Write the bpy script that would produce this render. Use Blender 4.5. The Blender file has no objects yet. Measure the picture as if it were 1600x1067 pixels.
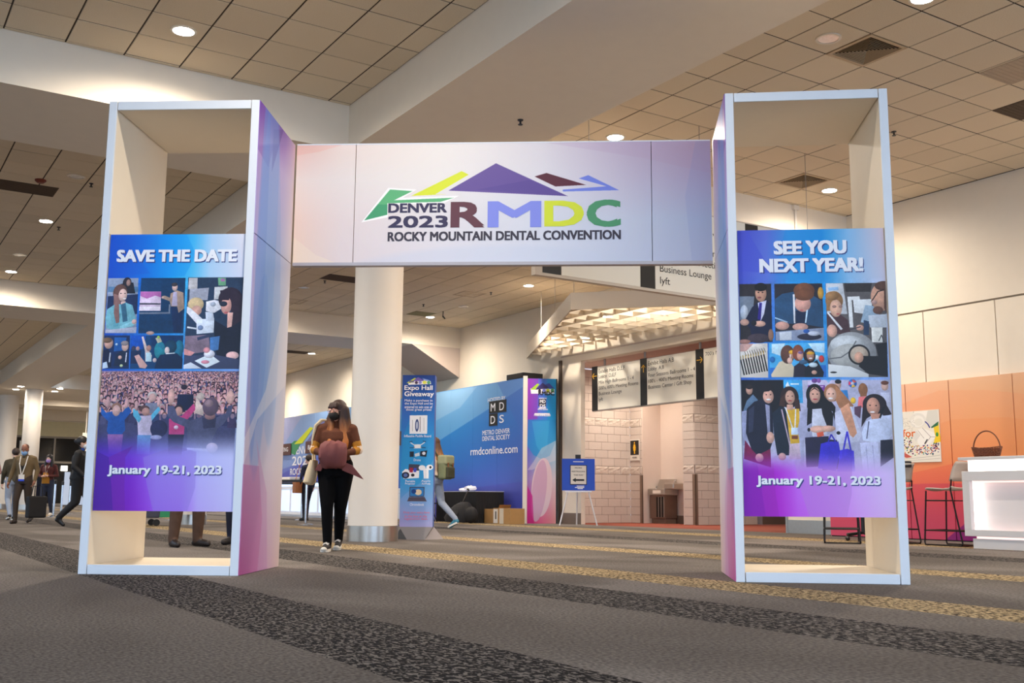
import bpy, math, random
import numpy as np
from mathutils import Vector, Matrix

random.seed(7)
SC = bpy.context.scene
C = SC.collection
PI = math.pi

# ---------------------------------------------------------------- camera, world, exposure
cam_data = bpy.data.cameras.new('camera')
cam = bpy.data.objects.new('camera', cam_data)
C.objects.link(cam)
cam_data.sensor_width = 36.0
cam_data.lens = 36.80
cam_data.clip_end = 300
cam.matrix_world = (Matrix.Translation((0, 0, 0.5725)) @ Matrix.Rotation(-0.5668, 4, 'Z')
                    @ Matrix.Rotation(PI / 2 + 0.1495, 4, 'X') @ Matrix.Rotation(0.0079, 4, 'Z'))
SC.camera = cam

world = bpy.data.worlds.new('world')
SC.world = world
world.use_nodes = True
bg = world.node_tree.nodes['Background']
bg.inputs['Color'].default_value = (0.55, 0.74, 1.0, 1)
bg.inputs['Strength'].default_value = 2.1

SC.view_settings.view_transform = 'Standard'
SC.view_settings.look = 'None'
SC.view_settings.gamma = 1.0
SC.view_settings.use_curve_mapping = False
SC.view_settings.exposure = 1.12
SPOT_W = 390.0
WARM = (1.0, 0.87, 0.72)

# ---------------------------------------------------------------- helpers
def lin(c):
    if isinstance(c, str):
        c = tuple(int(c[i:i + 2], 16) for i in (0, 2, 4))
    o = []
    for v in c[:3]:
        v = v / 255.0
        o.append(v / 12.92 if v <= 0.04045 else ((v + 0.055) / 1.055) ** 2.4)
    return tuple(o)

MATS = {}
def mat(name, col, rough=0.5, metal=0.0, var=0.06, scale=6.0, bump=0.0, bscale=80.0, emit=0.0, ecol=None, spec=0.5, objvar=0.0):
    """principled material whose colour is gently broken up by noise"""
    if name in MATS:
        return MATS[name]
    m = bpy.data.materials.new(name)
    m.use_nodes = True
    nt = m.node_tree
    b = nt.nodes['Principled BSDF']
    b.inputs['Roughness'].default_value = rough
    b.inputs['Metallic'].default_value = metal
    b.inputs['Specular IOR Level'].default_value = spec
    c = lin(col)
    tc = nt.nodes.new('ShaderNodeTexCoord')
    nz = nt.nodes.new('ShaderNodeTexNoise')
    nz.inputs['Scale'].default_value = scale
    nz.inputs['Detail'].default_value = 4
    nt.links.new(tc.outputs['Object'], nz.inputs['Vector'])
    mx = nt.nodes.new('ShaderNodeMix')
    mx.data_type = 'RGBA'
    mx.inputs[6].default_value = (*[max(0, v * (1 - var)) for v in c], 1)
    mx.inputs[7].default_value = (*[min(1, v * (1 + var)) for v in c], 1)
    nt.links.new(nz.outputs['Fac'], mx.inputs[0])
    out = mx.outputs[2]
    if objvar:
        oi = nt.nodes.new('ShaderNodeObjectInfo')
        mr = nt.nodes.new('ShaderNodeMapRange')
        mr.inputs['To Min'].default_value = 1 - objvar
        mr.inputs['To Max'].default_value = 1 + objvar
        nt.links.new(oi.outputs['Random'], mr.inputs['Value'])
        hs = nt.nodes.new('ShaderNodeHueSaturation')
        nt.links.new(mr.outputs['Result'], hs.inputs['Value'])
        nt.links.new(out, hs.inputs['Color'])
        out = hs.outputs['Color']
    nt.links.new(out, b.inputs['Base Color'])
    if bump:
        n2 = nt.nodes.new('ShaderNodeTexNoise')
        n2.inputs['Scale'].default_value = bscale
        n2.inputs['Detail'].default_value = 3
        nt.links.new(tc.outputs['Object'], n2.inputs['Vector'])
        bp = nt.nodes.new('ShaderNodeBump')
        bp.inputs['Strength'].default_value = bump
        bp.inputs['Distance'].default_value = 0.01
        nt.links.new(n2.outputs['Fac'], bp.inputs['Height'])
        nt.links.new(bp.outputs['Normal'], b.inputs['Normal'])
    if emit:
        b.inputs['Emission Color'].default_value = (*(ecol or c), 1)
        b.inputs['Emission Strength'].default_value = emit
    MATS[name] = m
    return m

class MB:
    """collects simple solids and links them as one mesh object"""
    def __init__(s):
        s.v = []; s.f = []; s.m = []
    def add(s, vs, fs, mi=0):
        o = len(s.v)
        s.v += [tuple(x) for x in vs]
        for f in fs:
            s.f.append(tuple(i + o for i in f)); s.m.append(mi)
        return s
    def box(s, lo, hi, mi=0):
        x0, y0, z0 = lo; x1, y1, z1 = hi
        return s.add([(x0, y0, z0), (x1, y0, z0), (x1, y1, z0), (x0, y1, z0), (x0, y0, z1), (x1, y0, z1), (x1, y1, z1), (x0, y1, z1)],
                     [(3, 2, 1, 0), (4, 5, 6, 7), (0, 1, 5, 4), (1, 2, 6, 5), (2, 3, 7, 6), (3, 0, 4, 7)], mi)
    def cbox(s, c, d, mi=0, rot=None):
        m = MB().box((-d[0] / 2, -d[1] / 2, -d[2] / 2), (d[0] / 2, d[1] / 2, d[2] / 2))
        R = rot or Matrix.Identity(3)
        return s.add([R @ Vector(p) + Vector(c) for p in m.v], m.f, mi)
    def prism(s, poly, z0, z1, mi=0, frame=None):
        """polygon in (a, b), swept along c; frame = (origin, A, B, N)"""
        n = len(poly)
        if frame is None:
            P = lambda a, b, c: (a, b, c)
        else:
            o, A, B, N = [Vector(q) for q in frame]
            P = lambda a, b, c: o + A * a + B * b + N * c
        vs = [P(a, b, z0) for a, b in poly] + [P(a, b, z1) for a, b in poly]
        fs = [tuple(range(n - 1, -1, -1)), tuple(range(n, 2 * n))]
        fs += [(i, (i + 1) % n, n + (i + 1) % n, n + i) for i in range(n)]
        return s.add(vs, fs, mi)
    def tube(s, path, r, n=8, mi=0, closed=False, cap=True):
        path = [Vector(p) for p in path]
        k = len(path)
        rs = r if isinstance(r, (list, tuple)) else [r] * k
        vs = []; fs = []
        prev = None
        for i, p in enumerate(path):
            if closed:
                t = path[(i + 1) % k] - path[i - 1]
            else:
                t = path[min(i + 1, k - 1)] - path[max(i - 1, 0)]
            t.normalize()
            if prev is None:
                a = t.orthogonal().normalized()
            else:
                a = (prev - t * prev.dot(t))
                a = a.normalized() if a.length > 1e-6 else t.orthogonal().normalized()
            prev = a
            b = t.cross(a)
            for j in range(n):
                th = 2 * PI * j / n
                vs.append(p + (a * math.cos(th) + b * math.sin(th)) * rs[i])
        for i in range(k if closed else k - 1):
            i2 = (i + 1) % k
            for j in range(n):
                fs.append((i * n + j, i * n + (j + 1) % n, i2 * n + (j + 1) % n, i2 * n + j))
        if cap and not closed:
            fs.append(tuple(range(n - 1, -1, -1)))
            fs.append(tuple((k - 1) * n + j for j in range(n)))
        return s.add(vs, fs, mi)
    def lathe(s, prof, n=24, c=(0, 0, 0), mi=0, sx=1.0, sy=1.0, cap=True):
        vs = []; fs = []
        k = len(prof)
        for r, z in prof:
            for j in range(n):
                th = 2 * PI * j / n
                vs.append((c[0] + r * sx * math.cos(th), c[1] + r * sy * math.sin(th), c[2] + z))
        for i in range(k - 1):
            for j in range(n):
                fs.append((i * n + j, i * n + (j + 1) % n, (i + 1) * n + (j + 1) % n, (i + 1) * n + j))
        if cap:
            fs.append(tuple(range(n - 1, -1, -1)))
            fs.append(tuple((k - 1) * n + j for j in range(n)))
        return s.add(vs, fs, mi)
    def loft(s, rings, n=12, mi=0):
        """rings: (centre, rx, ry[, exponent]) horizontal superellipses"""
        vs = []; fs = []
        for r in rings:
            c, rx, ry = r[:3]
            e = r[3] if len(r) > 3 else 1.0
            for j in range(n):
                th = 2 * PI * j / n
                ct, st = math.cos(th), math.sin(th)
                vs.append((c[0] + rx * math.copysign(abs(ct) ** e, ct), c[1] + ry * math.copysign(abs(st) ** e, st), c[2]))
        k = len(rings)
        for i in range(k - 1):
            for j in range(n):
                fs.append((i * n + j, i * n + (j + 1) % n, (i + 1) * n + (j + 1) % n, (i + 1) * n + j))
        fs.append(tuple(range(n - 1, -1, -1)))
        fs.append(tuple((k - 1) * n + j for j in range(n)))
        return s.add(vs, fs, mi)
    def ball(s, c, r, n=12, mi=0, R=None):
        rx, ry, rz = (r, r, r) if not isinstance(r, (list, tuple)) else r
        vs = []; fs = []
        k = max(6, n // 2 + 1)
        R = R or Matrix.Identity(3)
        for i in range(k + 1):
            ph = PI * (i + 0.02) / (k + 0.04) - PI / 2
            for j in range(n):
                th = 2 * PI * j / n
                vs.append(R @ Vector((rx * math.cos(ph) * math.cos(th), ry * math.cos(ph) * math.sin(th), rz * math.sin(ph))) + Vector(c))
        for i in range(k):
            for j in range(n):
                fs.append((i * n + j, i * n + (j + 1) % n, (i + 1) * n + (j + 1) % n, (i + 1) * n + j))
        fs.append(tuple(range(n - 1, -1, -1)))
        fs.append(tuple(k * n + j for j in range(n)))
        return s.add(vs, fs, mi)
    def mesh(s, name, mats, smooth=False):
        me = bpy.data.meshes.new(name)
        me.from_pydata([tuple(v) for v in s.v], [], s.f)
        for m in (mats if isinstance(mats, (list, tuple)) else [mats]):
            me.materials.append(m)
        if len(set(s.m)) > 1 or (s.m and s.m[0]):
            me.polygons.foreach_set('material_index', s.m)
        if smooth:
            me.polygons.foreach_set('use_smooth', [True] * len(me.polygons))
            try:
                me.set_sharp_from_angle(angle=math.radians(40))
            except Exception:
                pass
        me.update()
        return me
    def build(s, name, mats, parent=None, loc=(0, 0, 0), rotz=0.0, smooth=False):
        return link(name, s.mesh(name, mats, smooth), parent, loc, rotz)

def link(name, data, parent=None, loc=(0, 0, 0), rotz=0.0):
    o = bpy.data.objects.new(name, data)
    C.objects.link(o)
    o.location = loc
    o.rotation_euler = (0, 0, rotz)
    if parent is not None:
        o.parent = parent
    return o

def bevel(o, w=0.005, seg=2):
    b = o.modifiers.new('bevel', 'BEVEL')
    b.width = w; b.segments = seg; b.limit_method = 'ANGLE'; b.angle_limit = math.radians(50)
    return o

def tag(o, label, cat, group=None, kind=None):
    o['label'] = label
    o['category'] = cat
    if group: o['group'] = group
    if kind: o['kind'] = kind
    return o

def thing(name, label, cat, loc=(0, 0, 0), rotz=0.0, group=None):
    o = link(name, None, None, loc, rotz)
    o.empty_display_size = 0.1
    return tag(o, label, cat, group)

def struct(o, label=None, cat=None):
    o['kind'] = 'structure'
    if label: o['label'] = label
    if cat: o['category'] = cat
    return o

def dup_tree(root, loc, rotz=0.0, label=None, name=None):
    r = root.copy(); C.objects.link(r)
    r.location = loc; r.rotation_euler = (0, 0, rotz)
    if label: r['label'] = label
    for ch in list(root.children):
        c = ch.copy(); C.objects.link(c); c.parent = r
        for g in list(ch.children):
            d = g.copy(); C.objects.link(d); d.parent = c
    return r

# ---------------------------------------------------------------- drawn print (numpy canvas -> image held in memory)
class Canvas:
    def __init__(s, w, h, col=(255, 255, 255)):
        s.w, s.h = w, h
        s.sh = False
        s.a = np.empty((h, w, 3), np.float32)
        s.a[:] = col
    def _blend(s, x0, x1, y0, y1, m, col):
        sub = s.a[y0:y1, x0:x1]
        c = np.asarray(col, np.float32) if not isinstance(col, tuple) else np.array(col[:3], np.float32)
        sub += (c - sub) * m[..., None]
    def ell(s, cx, cy, rx, ry, col, rot=0.0, alpha=1.0, soft=1.0):
        R = max(rx, ry) + 2 + soft
        x0, x1 = max(0, int(cx - R)), min(s.w, int(cx + R) + 2)
        y0, y1 = max(0, int(cy - R)), min(s.h, int(cy + R) + 2)
        if x0 >= x1 or y0 >= y1: return
        yy, xx = np.mgrid[y0:y1, x0:x1].astype(np.float32)
        dx, dy = xx + .5 - cx, yy + .5 - cy
        if rot:
            c, n = math.cos(rot), math.sin(rot)
            dx, dy = dx * c + dy * n, -dx * n + dy * c
        d = np.sqrt((dx / rx) ** 2 + (dy / ry) ** 2)
        m = np.clip((1 - d) * min(rx, ry) / soft + .5, 0, 1) * alpha
        if s.sh and min(rx, ry) > 3:
            k = 1.05 - .17 * np.clip((dx / rx + .30) ** 2 + (dy / ry + .30) ** 2, 0, 1.5)
            s._blend(x0, x1, y0, y1, m, np.array(col[:3], np.float32) * k[..., None])
            return
        s._blend(x0, x1, y0, y1, m, col)
    def poly(s, pts, col, alpha=1.0, ss=2):
        P = np.array(pts, np.float32)
        x0, y0 = np.floor(P.min(0)).astype(int); x1, y1 = np.ceil(P.max(0)).astype(int) + 1
        x0, y0 = max(0, x0), max(0, y0); x1, y1 = min(s.w, x1), min(s.h, y1)
        if x0 >= x1 or y0 >= y1: return
        ys = (np.arange((y1 - y0) * ss) + .5) / ss + y0
        xs = (np.arange((x1 - x0) * ss) + .5) / ss + x0
        ins = np.zeros((len(ys), len(xs)), bool)
        for i in range(len(P)):
            ax, ay = P[i]; bx, by = P[(i + 1) % len(P)]
            if ay == by: continue
            r = (ys >= min(ay, by)) & (ys < max(ay, by))
            if not r.any(): continue
            xc = ax + (ys[r] - ay) / (by - ay) * (bx - ax)
            ins[r] ^= xs[None, :] > xc[:, None]
        m = ins.reshape(y1 - y0, ss, x1 - x0, ss).mean((1, 3)).astype(np.float32) * alpha
        if s.sh:
            w_, h_ = x1 - x0, y1 - y0
            yy, xx = np.mgrid[0:h_, 0:w_].astype(np.float32)
            k = 1.08 - .18 * (.6 * xx / w_ + .4 * yy / h_)
            s._blend(x0, x1, y0, y1, m, np.array(col[:3], np.float32) * k[..., None])
            return
        s._blend(x0, x1, y0, y1, m, col)
    def line(s, pts, w, col, alpha=1.0):
        w = max(w, 1.0)
        for (ax, ay), (bx, by) in zip(pts[:-1], pts[1:]):
            dx, dy = bx - ax, by - ay
            L = math.hypot(dx, dy) or 1
            nx, ny = -dy / L * w / 2, dx / L * w / 2
            s.poly([(ax + nx, ay + ny), (bx + nx, by + ny), (bx - nx, by - ny), (ax - nx, ay - ny)], col, alpha)
    def hgrad(s, stops, y0=0, y1=None):
        y1 = s.h if y1 is None else y1
        t = (np.arange(s.w) + .5) / s.w
        row = np.stack([np.interp(t, [q[0] for q in stops], [q[1][k] for q in stops]) for k in range(3)], -1)
        s.a[y0:y1] = row[None]
    def grid(s, xs, ys, cols):
        """bilinear colour grid: cols[j][i] at (xs[i], ys[j]) in 0..1"""
        tx = (np.arange(s.w) + .5) / s.w; ty = (np.arange(s.h) + .5) / s.h
        g = np.array(cols, np.float32)
        rows = np.stack([[np.interp(tx, xs, g[j, :, k]) for k in range(3)] for j in range(len(ys))])
        out = np.empty_like(s.a)
        for k in range(3):
            A = rows[:, k, :]
            idx = np.clip(np.searchsorted(ys, ty) - 1, 0, len(ys) - 2)
            y = np.array(ys)
            f = np.clip((ty - y[idx]) / (y[idx + 1] - y[idx]), 0, 1)[:, None]
            out[..., k] = A[idx] * (1 - f) + A[idx + 1] * f
        s.a[:] = out
    def ops(s, ops, shade=False):
        s.sh = shade
        for o in ops:
            if o[0] == 'e': s.ell(*o[1:5], o[5], o[6])
            elif o[0] == 'p': s.poly(o[1], o[2], *(o[3:4]))
            else: s.line(o[1], o[2], o[3])
        s.sh = False
    def mottle(s, amt, y0, y1, seed=1):
        r = np.random.RandomState(seed)
        n = np.zeros((s.h, s.w), np.float32)
        for k, a in ((3, .35), (9, .4), (28, .5)):
            g = r.uniform(-1, 1, (s.h // k + 2, s.w // k + 2)).astype(np.float32)
            yi = np.arange(s.h) / k; xi = np.arange(s.w) / k
            a0 = yi.astype(int); b0 = xi.astype(int); fy = (yi - a0)[:, None]; fx = (xi - b0)[None]
            n += a * ((g[a0][:, b0] * (1 - fy) + g[a0 + 1][:, b0] * fy) * (1 - fx) + (g[a0][:, b0 + 1] * (1 - fy) + g[a0 + 1][:, b0 + 1] * fy) * fx)
        yy = np.arange(s.h) / s.h
        wv = np.clip((yy - y0) / .02, 0, 1) * np.clip((y1 - yy) / .06, 0, 1)
        s.a *= 1 + amt * n[..., None] * wv[:, None, None]
    def image(s, name):
        im = bpy.data.images.new(name, s.w, s.h)
        px = np.ones((s.h, s.w, 4), np.float32)
        px[..., :3] = np.clip(s.a[::-1] / 255.0, 0, 1)
        im.pixels.foreach_set(px.ravel())
        im.update()
        im.pack()
        return im

def print_mat(name, canvas, rough=0.42, glow=0.0):
    im = canvas.image(name)
    m = bpy.data.materials.new(name)
    m.use_nodes = True
    nt = m.node_tree
    b = nt.nodes['Principled BSDF']
    t = nt.nodes.new('ShaderNodeTexImage')
    t.image = im
    t.extension = 'EXTEND'
    nt.links.new(t.outputs['Color'], b.inputs['Base Color'])
    b.inputs['Roughness'].default_value = rough
    b.inputs['Specular IOR Level'].default_value = 0.3
    if glow:
        nt.links.new(t.outputs['Color'], b.inputs['Emission Color'])
        b.inputs['Emission Strength'].default_value = glow
    return m

def set_uv(o, fn):
    me = o.data
    uv = me.uv_layers.new(name='print')
    for l in me.loops:
        uv.data[l.index].uv = fn(me.vertices[l.vertex_index].co)

def sheet(name, parent, org, A, B, w, h, m, th=0.004):
    """thin printed board: org = lower left of its face, A right, B up, face along A x B"""
    A = Vector(A); B = Vector(B); N = A.cross(B)
    mb = MB().prism([(0, 0), (w, 0), (w, h), (0, h)], -th, 0, 0, (org, A, B, N))
    o = mb.build(name, m, parent)
    O = Vector(org)
    set_uv(o, lambda co: ((co - O).dot(A) / w, (co - O).dot(B) / h))
    return o

TXT = {}
def text_geo(s, bold):
    k = (s, bold)
    if k in TXT: return TXT[k]
    cu = bpy.data.curves.new('t', 'FONT')
    cu.body = s
    cu.offset = bold
    cu.resolution_u = 3
    o = bpy.data.objects.new('t', cu)
    C.objects.link(o)
    dg = bpy.context.evaluated_depsgraph_get()
    me = bpy.data.meshes.new_from_object(o.evaluated_get(dg))
    v = np.array([q.co[:2] for q in me.vertices])
    f = [tuple(p.vertices) for p in me.polygons]
    bpy.data.objects.remove(o); bpy.data.curves.remove(cu); bpy.data.meshes.remove(me)
    lo = v.min(0); hi = v.max(0)
    TXT[k] = ((v - lo) / (hi - lo), f, (hi - lo)[0] / (hi - lo)[1])
    return TXT[k]

def text_into(mb, s, frame, bb, bold=0.0, mi=0, shear=0.0, lift=0.003, fitw=True):
    """lettering in bbox bb=(a0,a1,b0,b1) on the plane frame=(origin,A,B); heavier weights are overprinted"""
    v, f, asp = text_geo(s, 0.0)
    a0, a1, b0, b1 = bb
    if not fitw:
        a1 = a0 + asp * (b1 - b0)
    o, A, B = [Vector(q) for q in frame]
    N = A.cross(B).normalized()
    d = bold * 0.7 * (b1 - b0) * B.length
    dx, dy = d / A.length, d / B.length * 0.6
    offs = [(0, 0)] if d == 0 else [(-1, -1), (1, -1), (1, 1), (-1, 1), (0, 0)]
    for i, (sx, sy) in enumerate(offs):
        P = [o + A * (a0 + dx + sx * dx + x * (a1 - a0 - 2 * dx)) + B * (b0 + dy + sy * dy + y * (b1 - b0 - 2 * dy) + shear * x) + N * (lift + i * 0.00012) for x, y in v]
        mb.add(P, f, mi)

def lettering(name, parent, items, frame, m, bold=0.03, lift=0.003):
    for it in items:
        mb = MB()
        s, bb = it[:2]
        text_into(mb, s, frame, bb, it[2] if len(it) > 2 else bold, lift=lift)
        o = mb.build(name, m, parent)
    return o

# shared materials
M_white = mat('white_paint', (226, 218, 208), 0.55, var=0.02)
M_wall = mat('wall_paint', (232, 220, 202), 0.6, var=0.03, bump=0.03, bscale=200)
M_soffit = mat('soffit_paint', (205, 188, 176), 0.7, var=0.03)
M_steel = mat('brushed_steel', (190, 186, 180), 0.28, 1.0, var=0.08, scale=20)
M_chrome = mat('chrome', (215, 220, 228), 0.12, 1.0, var=0.02)
M_black = mat('black_metal', (22, 22, 24), 0.4, var=0.1)
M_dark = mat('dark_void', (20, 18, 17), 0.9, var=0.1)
M_ink = mat('black_ink', (24, 22, 26), 0.6, var=0.02)
M_inkw = mat('white_ink', (240, 240, 246), 0.55, var=0.01)
M_alu = mat('white_laminate', (222, 226, 232), 0.38, var=0.015)
M_inner = mat('cream_board', (232, 220, 200), 0.55, var=0.02)
M_gold = mat('yellow_ink', (245, 190, 40), 0.6, var=0.02)

# ================================================================ STRUCTURE
HC = 5.4346      # ceiling height
SO = 4.85        # underside of the beams

# ---- floor with woven stripes
def carpet():
    m = bpy.data.materials.new('striped_carpet')
    m.use_nodes = True
    nt = m.node_tree; N = nt.nodes; L = nt.links
    b = N['Principled BSDF']
    b.inputs['Roughness'].default_value = 0.95
    b.inputs['Specular IOR Level'].default_value = 0.12
    tc = N.new('ShaderNodeTexCoord')
    sep = N.new('ShaderNodeSeparateXYZ')
    L.new(tc.outputs['Object'], sep.inputs[0])
    def nz(scale, detail=3, sx=1, sy=1, dist=0):
        mp = N.new('ShaderNodeMapping')
        mp.inputs['Scale'].default_value = (sx, sy, 1)
        L.new(tc.outputs['Object'], mp.inputs['Vector'])
        t = N.new('ShaderNodeTexNoise')
        t.inputs['Scale'].default_value = scale
        t.inputs['Detail'].default_value = detail
        t.inputs['Distortion'].default_value = dist
        L.new(mp.outputs[0], t.inputs['Vector'])
        return t.outputs['Fac']
    def ramp(fac, stops, const=False):
        r = N.new('ShaderNodeValToRGB')
        r.color_ramp.interpolation = 'CONSTANT' if const else 'LINEAR'
        e = r.color_ramp.elements
        while len(e) < len(stops): e.new(0.5)
        for q, (p, c) in zip(e, stops):
            q.position = p; q.color = (*c, 1)
        L.new(fac, r.inputs['Fac'])
        return r.outputs['Color']
    def mix(f, a, bb):
        x = N.new('ShaderNodeMix'); x.data_type = 'RGBA'
        L.new(f, x.inputs[0]); L.new(a, x.inputs[6]); L.new(bb, x.inputs[7])
        return x.outputs[2]
    def math_(op, a, bb=None, cc=None):
        x = N.new('ShaderNodeMath'); x.operation = op
        for i, q in enumerate((a, bb, cc)):
            if q is None: continue
            if isinstance(q, (int, float)): x.inputs[i].default_value = q
            else: L.new(q, x.inputs[i])
        return x.outputs[0]
    # ground: warm grey with broad flame-like tonal fields and fine loop grain
    field = ramp(nz(0.55, 2, 1.0, 0.5, 1.2), [(0.36, lin((93, 87, 83))), (0.5, lin((104, 98, 94))), (0.60, lin((117, 111, 107)))])
    grain = ramp(nz(75, 3, 1, 0.6), [(0.32, (0.35, 0.35, 0.35)), (0.68, (1.5, 1.5, 1.5))])
    base = N.new('ShaderNodeMix'); base.data_type = 'RGBA'; base.blend_type = 'MULTIPLY'; base.inputs[0].default_value = 0.75
    L.new(field, base.inputs[6]); L.new(grain, base.inputs[7])
    col = base.outputs[2]
    # stripes run along the hall; u is the coordinate across them
    wob = math_('MULTIPLY', nz(22, 2), 0.025)
    u = math_('ADD', sep.outputs['X'], wob)
    fleck = nz(58, 2, 1.0, 0.5, 0.6)
    dark = ramp(fleck, [(0.0, lin((24, 22, 23))), (0.51, lin((26, 24, 25))), (0.57, lin((112, 106, 102)))])
    gold = ramp(fleck, [(0.45, lin((36, 31, 27))), (0.50, lin((160, 139, 104))), (0.7, lin((198, 178, 142)))])
    for u0, u1, c in ((-9.9, -9.2, dark), (-7.3, -6.8, gold), (-4.9, -4.3, gold), (-2.6, -2.0, dark), (1.55, 2.21, dark), (3.58, 4.26, dark),
                      (4.89, 5.46, gold), (7.41, 7.96, gold), (9.80, 10.55, dark), (12.15, 13.0, gold)):
        m0 = math_('GREATER_THAN', u, u0 + 0.0125)
        m1 = math_('LESS_THAN', u, u1 + 0.0125)
        col = mix(math_('MULTIPLY', m0, m1), col, c)
    L.new(col, b.inputs['Base Color'])
    bp = N.new('ShaderNodeBump'); bp.inputs['Strength'].default_value = 0.5; bp.inputs['Distance'].default_value = 0.006
    L.new(nz(95, 3, 1, 0.7), bp.inputs['Height'])
    L.new(bp.outputs['Normal'], b.inputs['Normal'])
    return m
fl = MB().box((-30, -12, -0.2), (14.75, 75, 0)).build('floor', carpet())
struct(fl, 'grey carpet floor with black and gold speckled stripes', 'floor')
M_red = mat('rust_carpet', (136, 64, 46), 0.95, var=0.12, scale=40, bump=0.3, bscale=150)
struct(MB().box((14.75, 12.0, -0.2), (24, 21.6, 0)).build('floor', M_red), 'rust red carpet floor of the restroom alcove', 'floor')

# ---- tiled ceilings in coffers between the beams
M_tile = mat('mineral_tile', (224, 208, 182), 0.9, var=0.30, scale=130, bump=0.25, bscale=220, objvar=0.05)
M_grid = mat('ceiling_grid', (62, 46, 32), 0.8, var=0.05)
T = 0.6096
def tile_mesh(w, d):
    g = 0.008
    w2, d2 = w - 2 * g, d - 2 * g
    e = 0.004
    mb = MB()
    mb.add([(g + e, g + e, 0), (g + w2 - e, g + e, 0), (g + w2 - e, g + d2 - e, 0), (g + e, g + d2 - e, 0),
            (g, g, 0.006), (g + w2, g, 0.006), (g + w2, g + d2, 0.006), (g, g + d2, 0.006)],
           [(3, 2, 1, 0), (0, 1, 5, 4), (1, 2, 6, 5), (2, 3, 7, 6), (3, 0, 4, 7)])
    return mb
TILES = {}
def coffer(label, u0, u1, v0, v1, ou, ov, single_from=None, single_to=None, holes=()):
    slab = MB().box((u0 - 0.05, v0 - 0.05, HC + 0.008), (u1 + 0.05, v1 + 0.05, HC + 0.06)).build('ceiling', M_grid)
    struct(slab, label, 'ceiling')
    iu0 = math.floor((u0 - ou) / T); iu1 = math.ceil((u1 - ou) / T)
    iv0 = math.floor((v0 - ov) / T); iv1 = math.ceil((v1 - ov) / T)
    rest = MB()
    n = 0
    rr = random.Random(len(label))
    for j in range(iv0, iv1):
        for i in range(iu0, iu1):
            a0 = max(u0, ou + i * T); a1 = min(u1, ou + (i + 1) * T)
            b0 = max(v0, ov + j * T); b1 = min(v1, ov + (j + 1) * T)
            if a1 - a0 < 0.03 or b1 - b0 < 0.03: continue
            cx, cy = (a0 + a1) / 2, (b0 + b1) / 2
            if any(abs(cx - hx) < 0.2 and abs(cy - hy) < 0.2 for hx, hy in holes): continue
            dz = rr.uniform(0, 0.003)
            if single_from is not None and single_from <= cy <= single_to and n < 296:
                key = (round(a1 - a0, 3), round(b1 - b0, 3))
                if key not in TILES:
                    TILES[key] = tile_mesh(a1 - a0, b1 - b0).mesh('ceiling_tile', M_tile)
                link('ceiling_tile', TILES[key], slab, (a0, b0, HC - dz))
                n += 1
            else:
                tm = tile_mesh(a1 - a0, b1 - b0)
                rest.add([(x + a0, y + b0, z + HC - dz) for x, y, z in tm.v], tm.f)
    if rest.v:
        r = rest.build('ceiling_tiles', M_tile, slab)
        r['kind'] = 'stuff'
    return slab
LU, LV, RU, RV = 3.4925, 9.8024, 8.1266, 7.3573
VENTS_A = [(RU + 1.5 * T, RV - 0.5 * T), (RU + 6.5 * T, RV + 5.5 * T), (RU + 6.5 * T, RV - 0.5 * T)]
VENTS_B = [(12.39, 21.38), (9.04, 21.38)]
coffer('tiled ceiling of the near coffer beyond the upper left of the arch', -2.4, 5.0, -1.0, 11.70, LU, LV, 3.5, 12)
coffer('tiled ceiling of the near coffer above the orange panel wall', 6.85, 14.25, -1.0, 11.75, RU, RV, 2.5, 12, VENTS_A)
coffer('tiled ceiling of the second coffer over the walking people', -2.4, 5.0, 13.66, 25.95, LU, LV, 14.6, 26)
coffer('tiled ceiling of the second coffer over the blue backdrop', 6.85, 14.75, 13.66, 25.95, RU, RV, 13, 26)
coffer('tiled ceiling of the third coffer far behind the walking people', -2.4, 5.3, 27.9, 45.2, LU, LV)
coffer('tiled ceiling of the third coffer over the registration desk', 7.2, 14.75, 27.9, 45.2, RU, RV)
coffer('tiled ceiling of the coffer behind the viewer', -2.4, 14.25, -11.0, -2.9, LU, LV)
coffer('tiled ceiling of the farthest coffer before the dark windows', -12, 20, 51.2, 54.3, LU, LV)
coffer('tiled ceiling of the coffer at the far end wall', -12, 20, 56.5, 64.8, LU, LV)
coffer('tiled ceiling beyond the long beam on the window side', -12, -4.3, -1.0, 45.2, LU, LV)

# ---- plaster beams
def beam(label, u0, u1, v0, v1, z0=SO):
    mb = MB().box((u0, v0, z0), (u1, v1, HC + 0.1))
    return struct(mb.build('ceiling_beam', [M_wall]), label, 'beam')
beam('long plaster ceiling beam running over the header of the arch', 5.0, 6.85, -11, 45.2)
beam('long plaster ceiling beam on the window side', -4.3, -2.4, -11, 45.2)
def cross(label, v0, v1, u1):
    for a, b, t in ((-2.4, 5.0, 'window half'), (6.85, u1, 'backdrop half')):
        beam(label + ', ' + t, a, b, v0, v1)
    beam(label + ', outer stub', -12, -4.3, v0, v1)
cross('cross beam behind the viewer', -2.9, -1.0, 14.25)
cross('cross beam directly behind the entrance arch', 11.70, 13.66, 14.75)
cross('cross beam over the far end of the walking people', 25.95, 27.9, 14.75)
beam('wide far cross beam with small round lights', -12, 20, 45.2, 51.2)
beam('farther cross beam beyond the round column', -12, 20, 54.3, 56.5)
beam('last cross beam before the dark glass', -12, 20, 64.8, 66.2)
# sloped plaster infill where the second cross beam meets the wall
mb = MB().prism([(13.2, SO + 0.001), (14.74, SO + 0.001), (14.74, SO - 0.85)], 27.9, 25.96, 0, ((0, 0, 0), (1, 0, 0), (0, 0, 1), (0, 1, 0)))
struct(mb.build('ceiling_infill', M_soffit), 'small sloped plaster infill under the far beam', 'beam')

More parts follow.
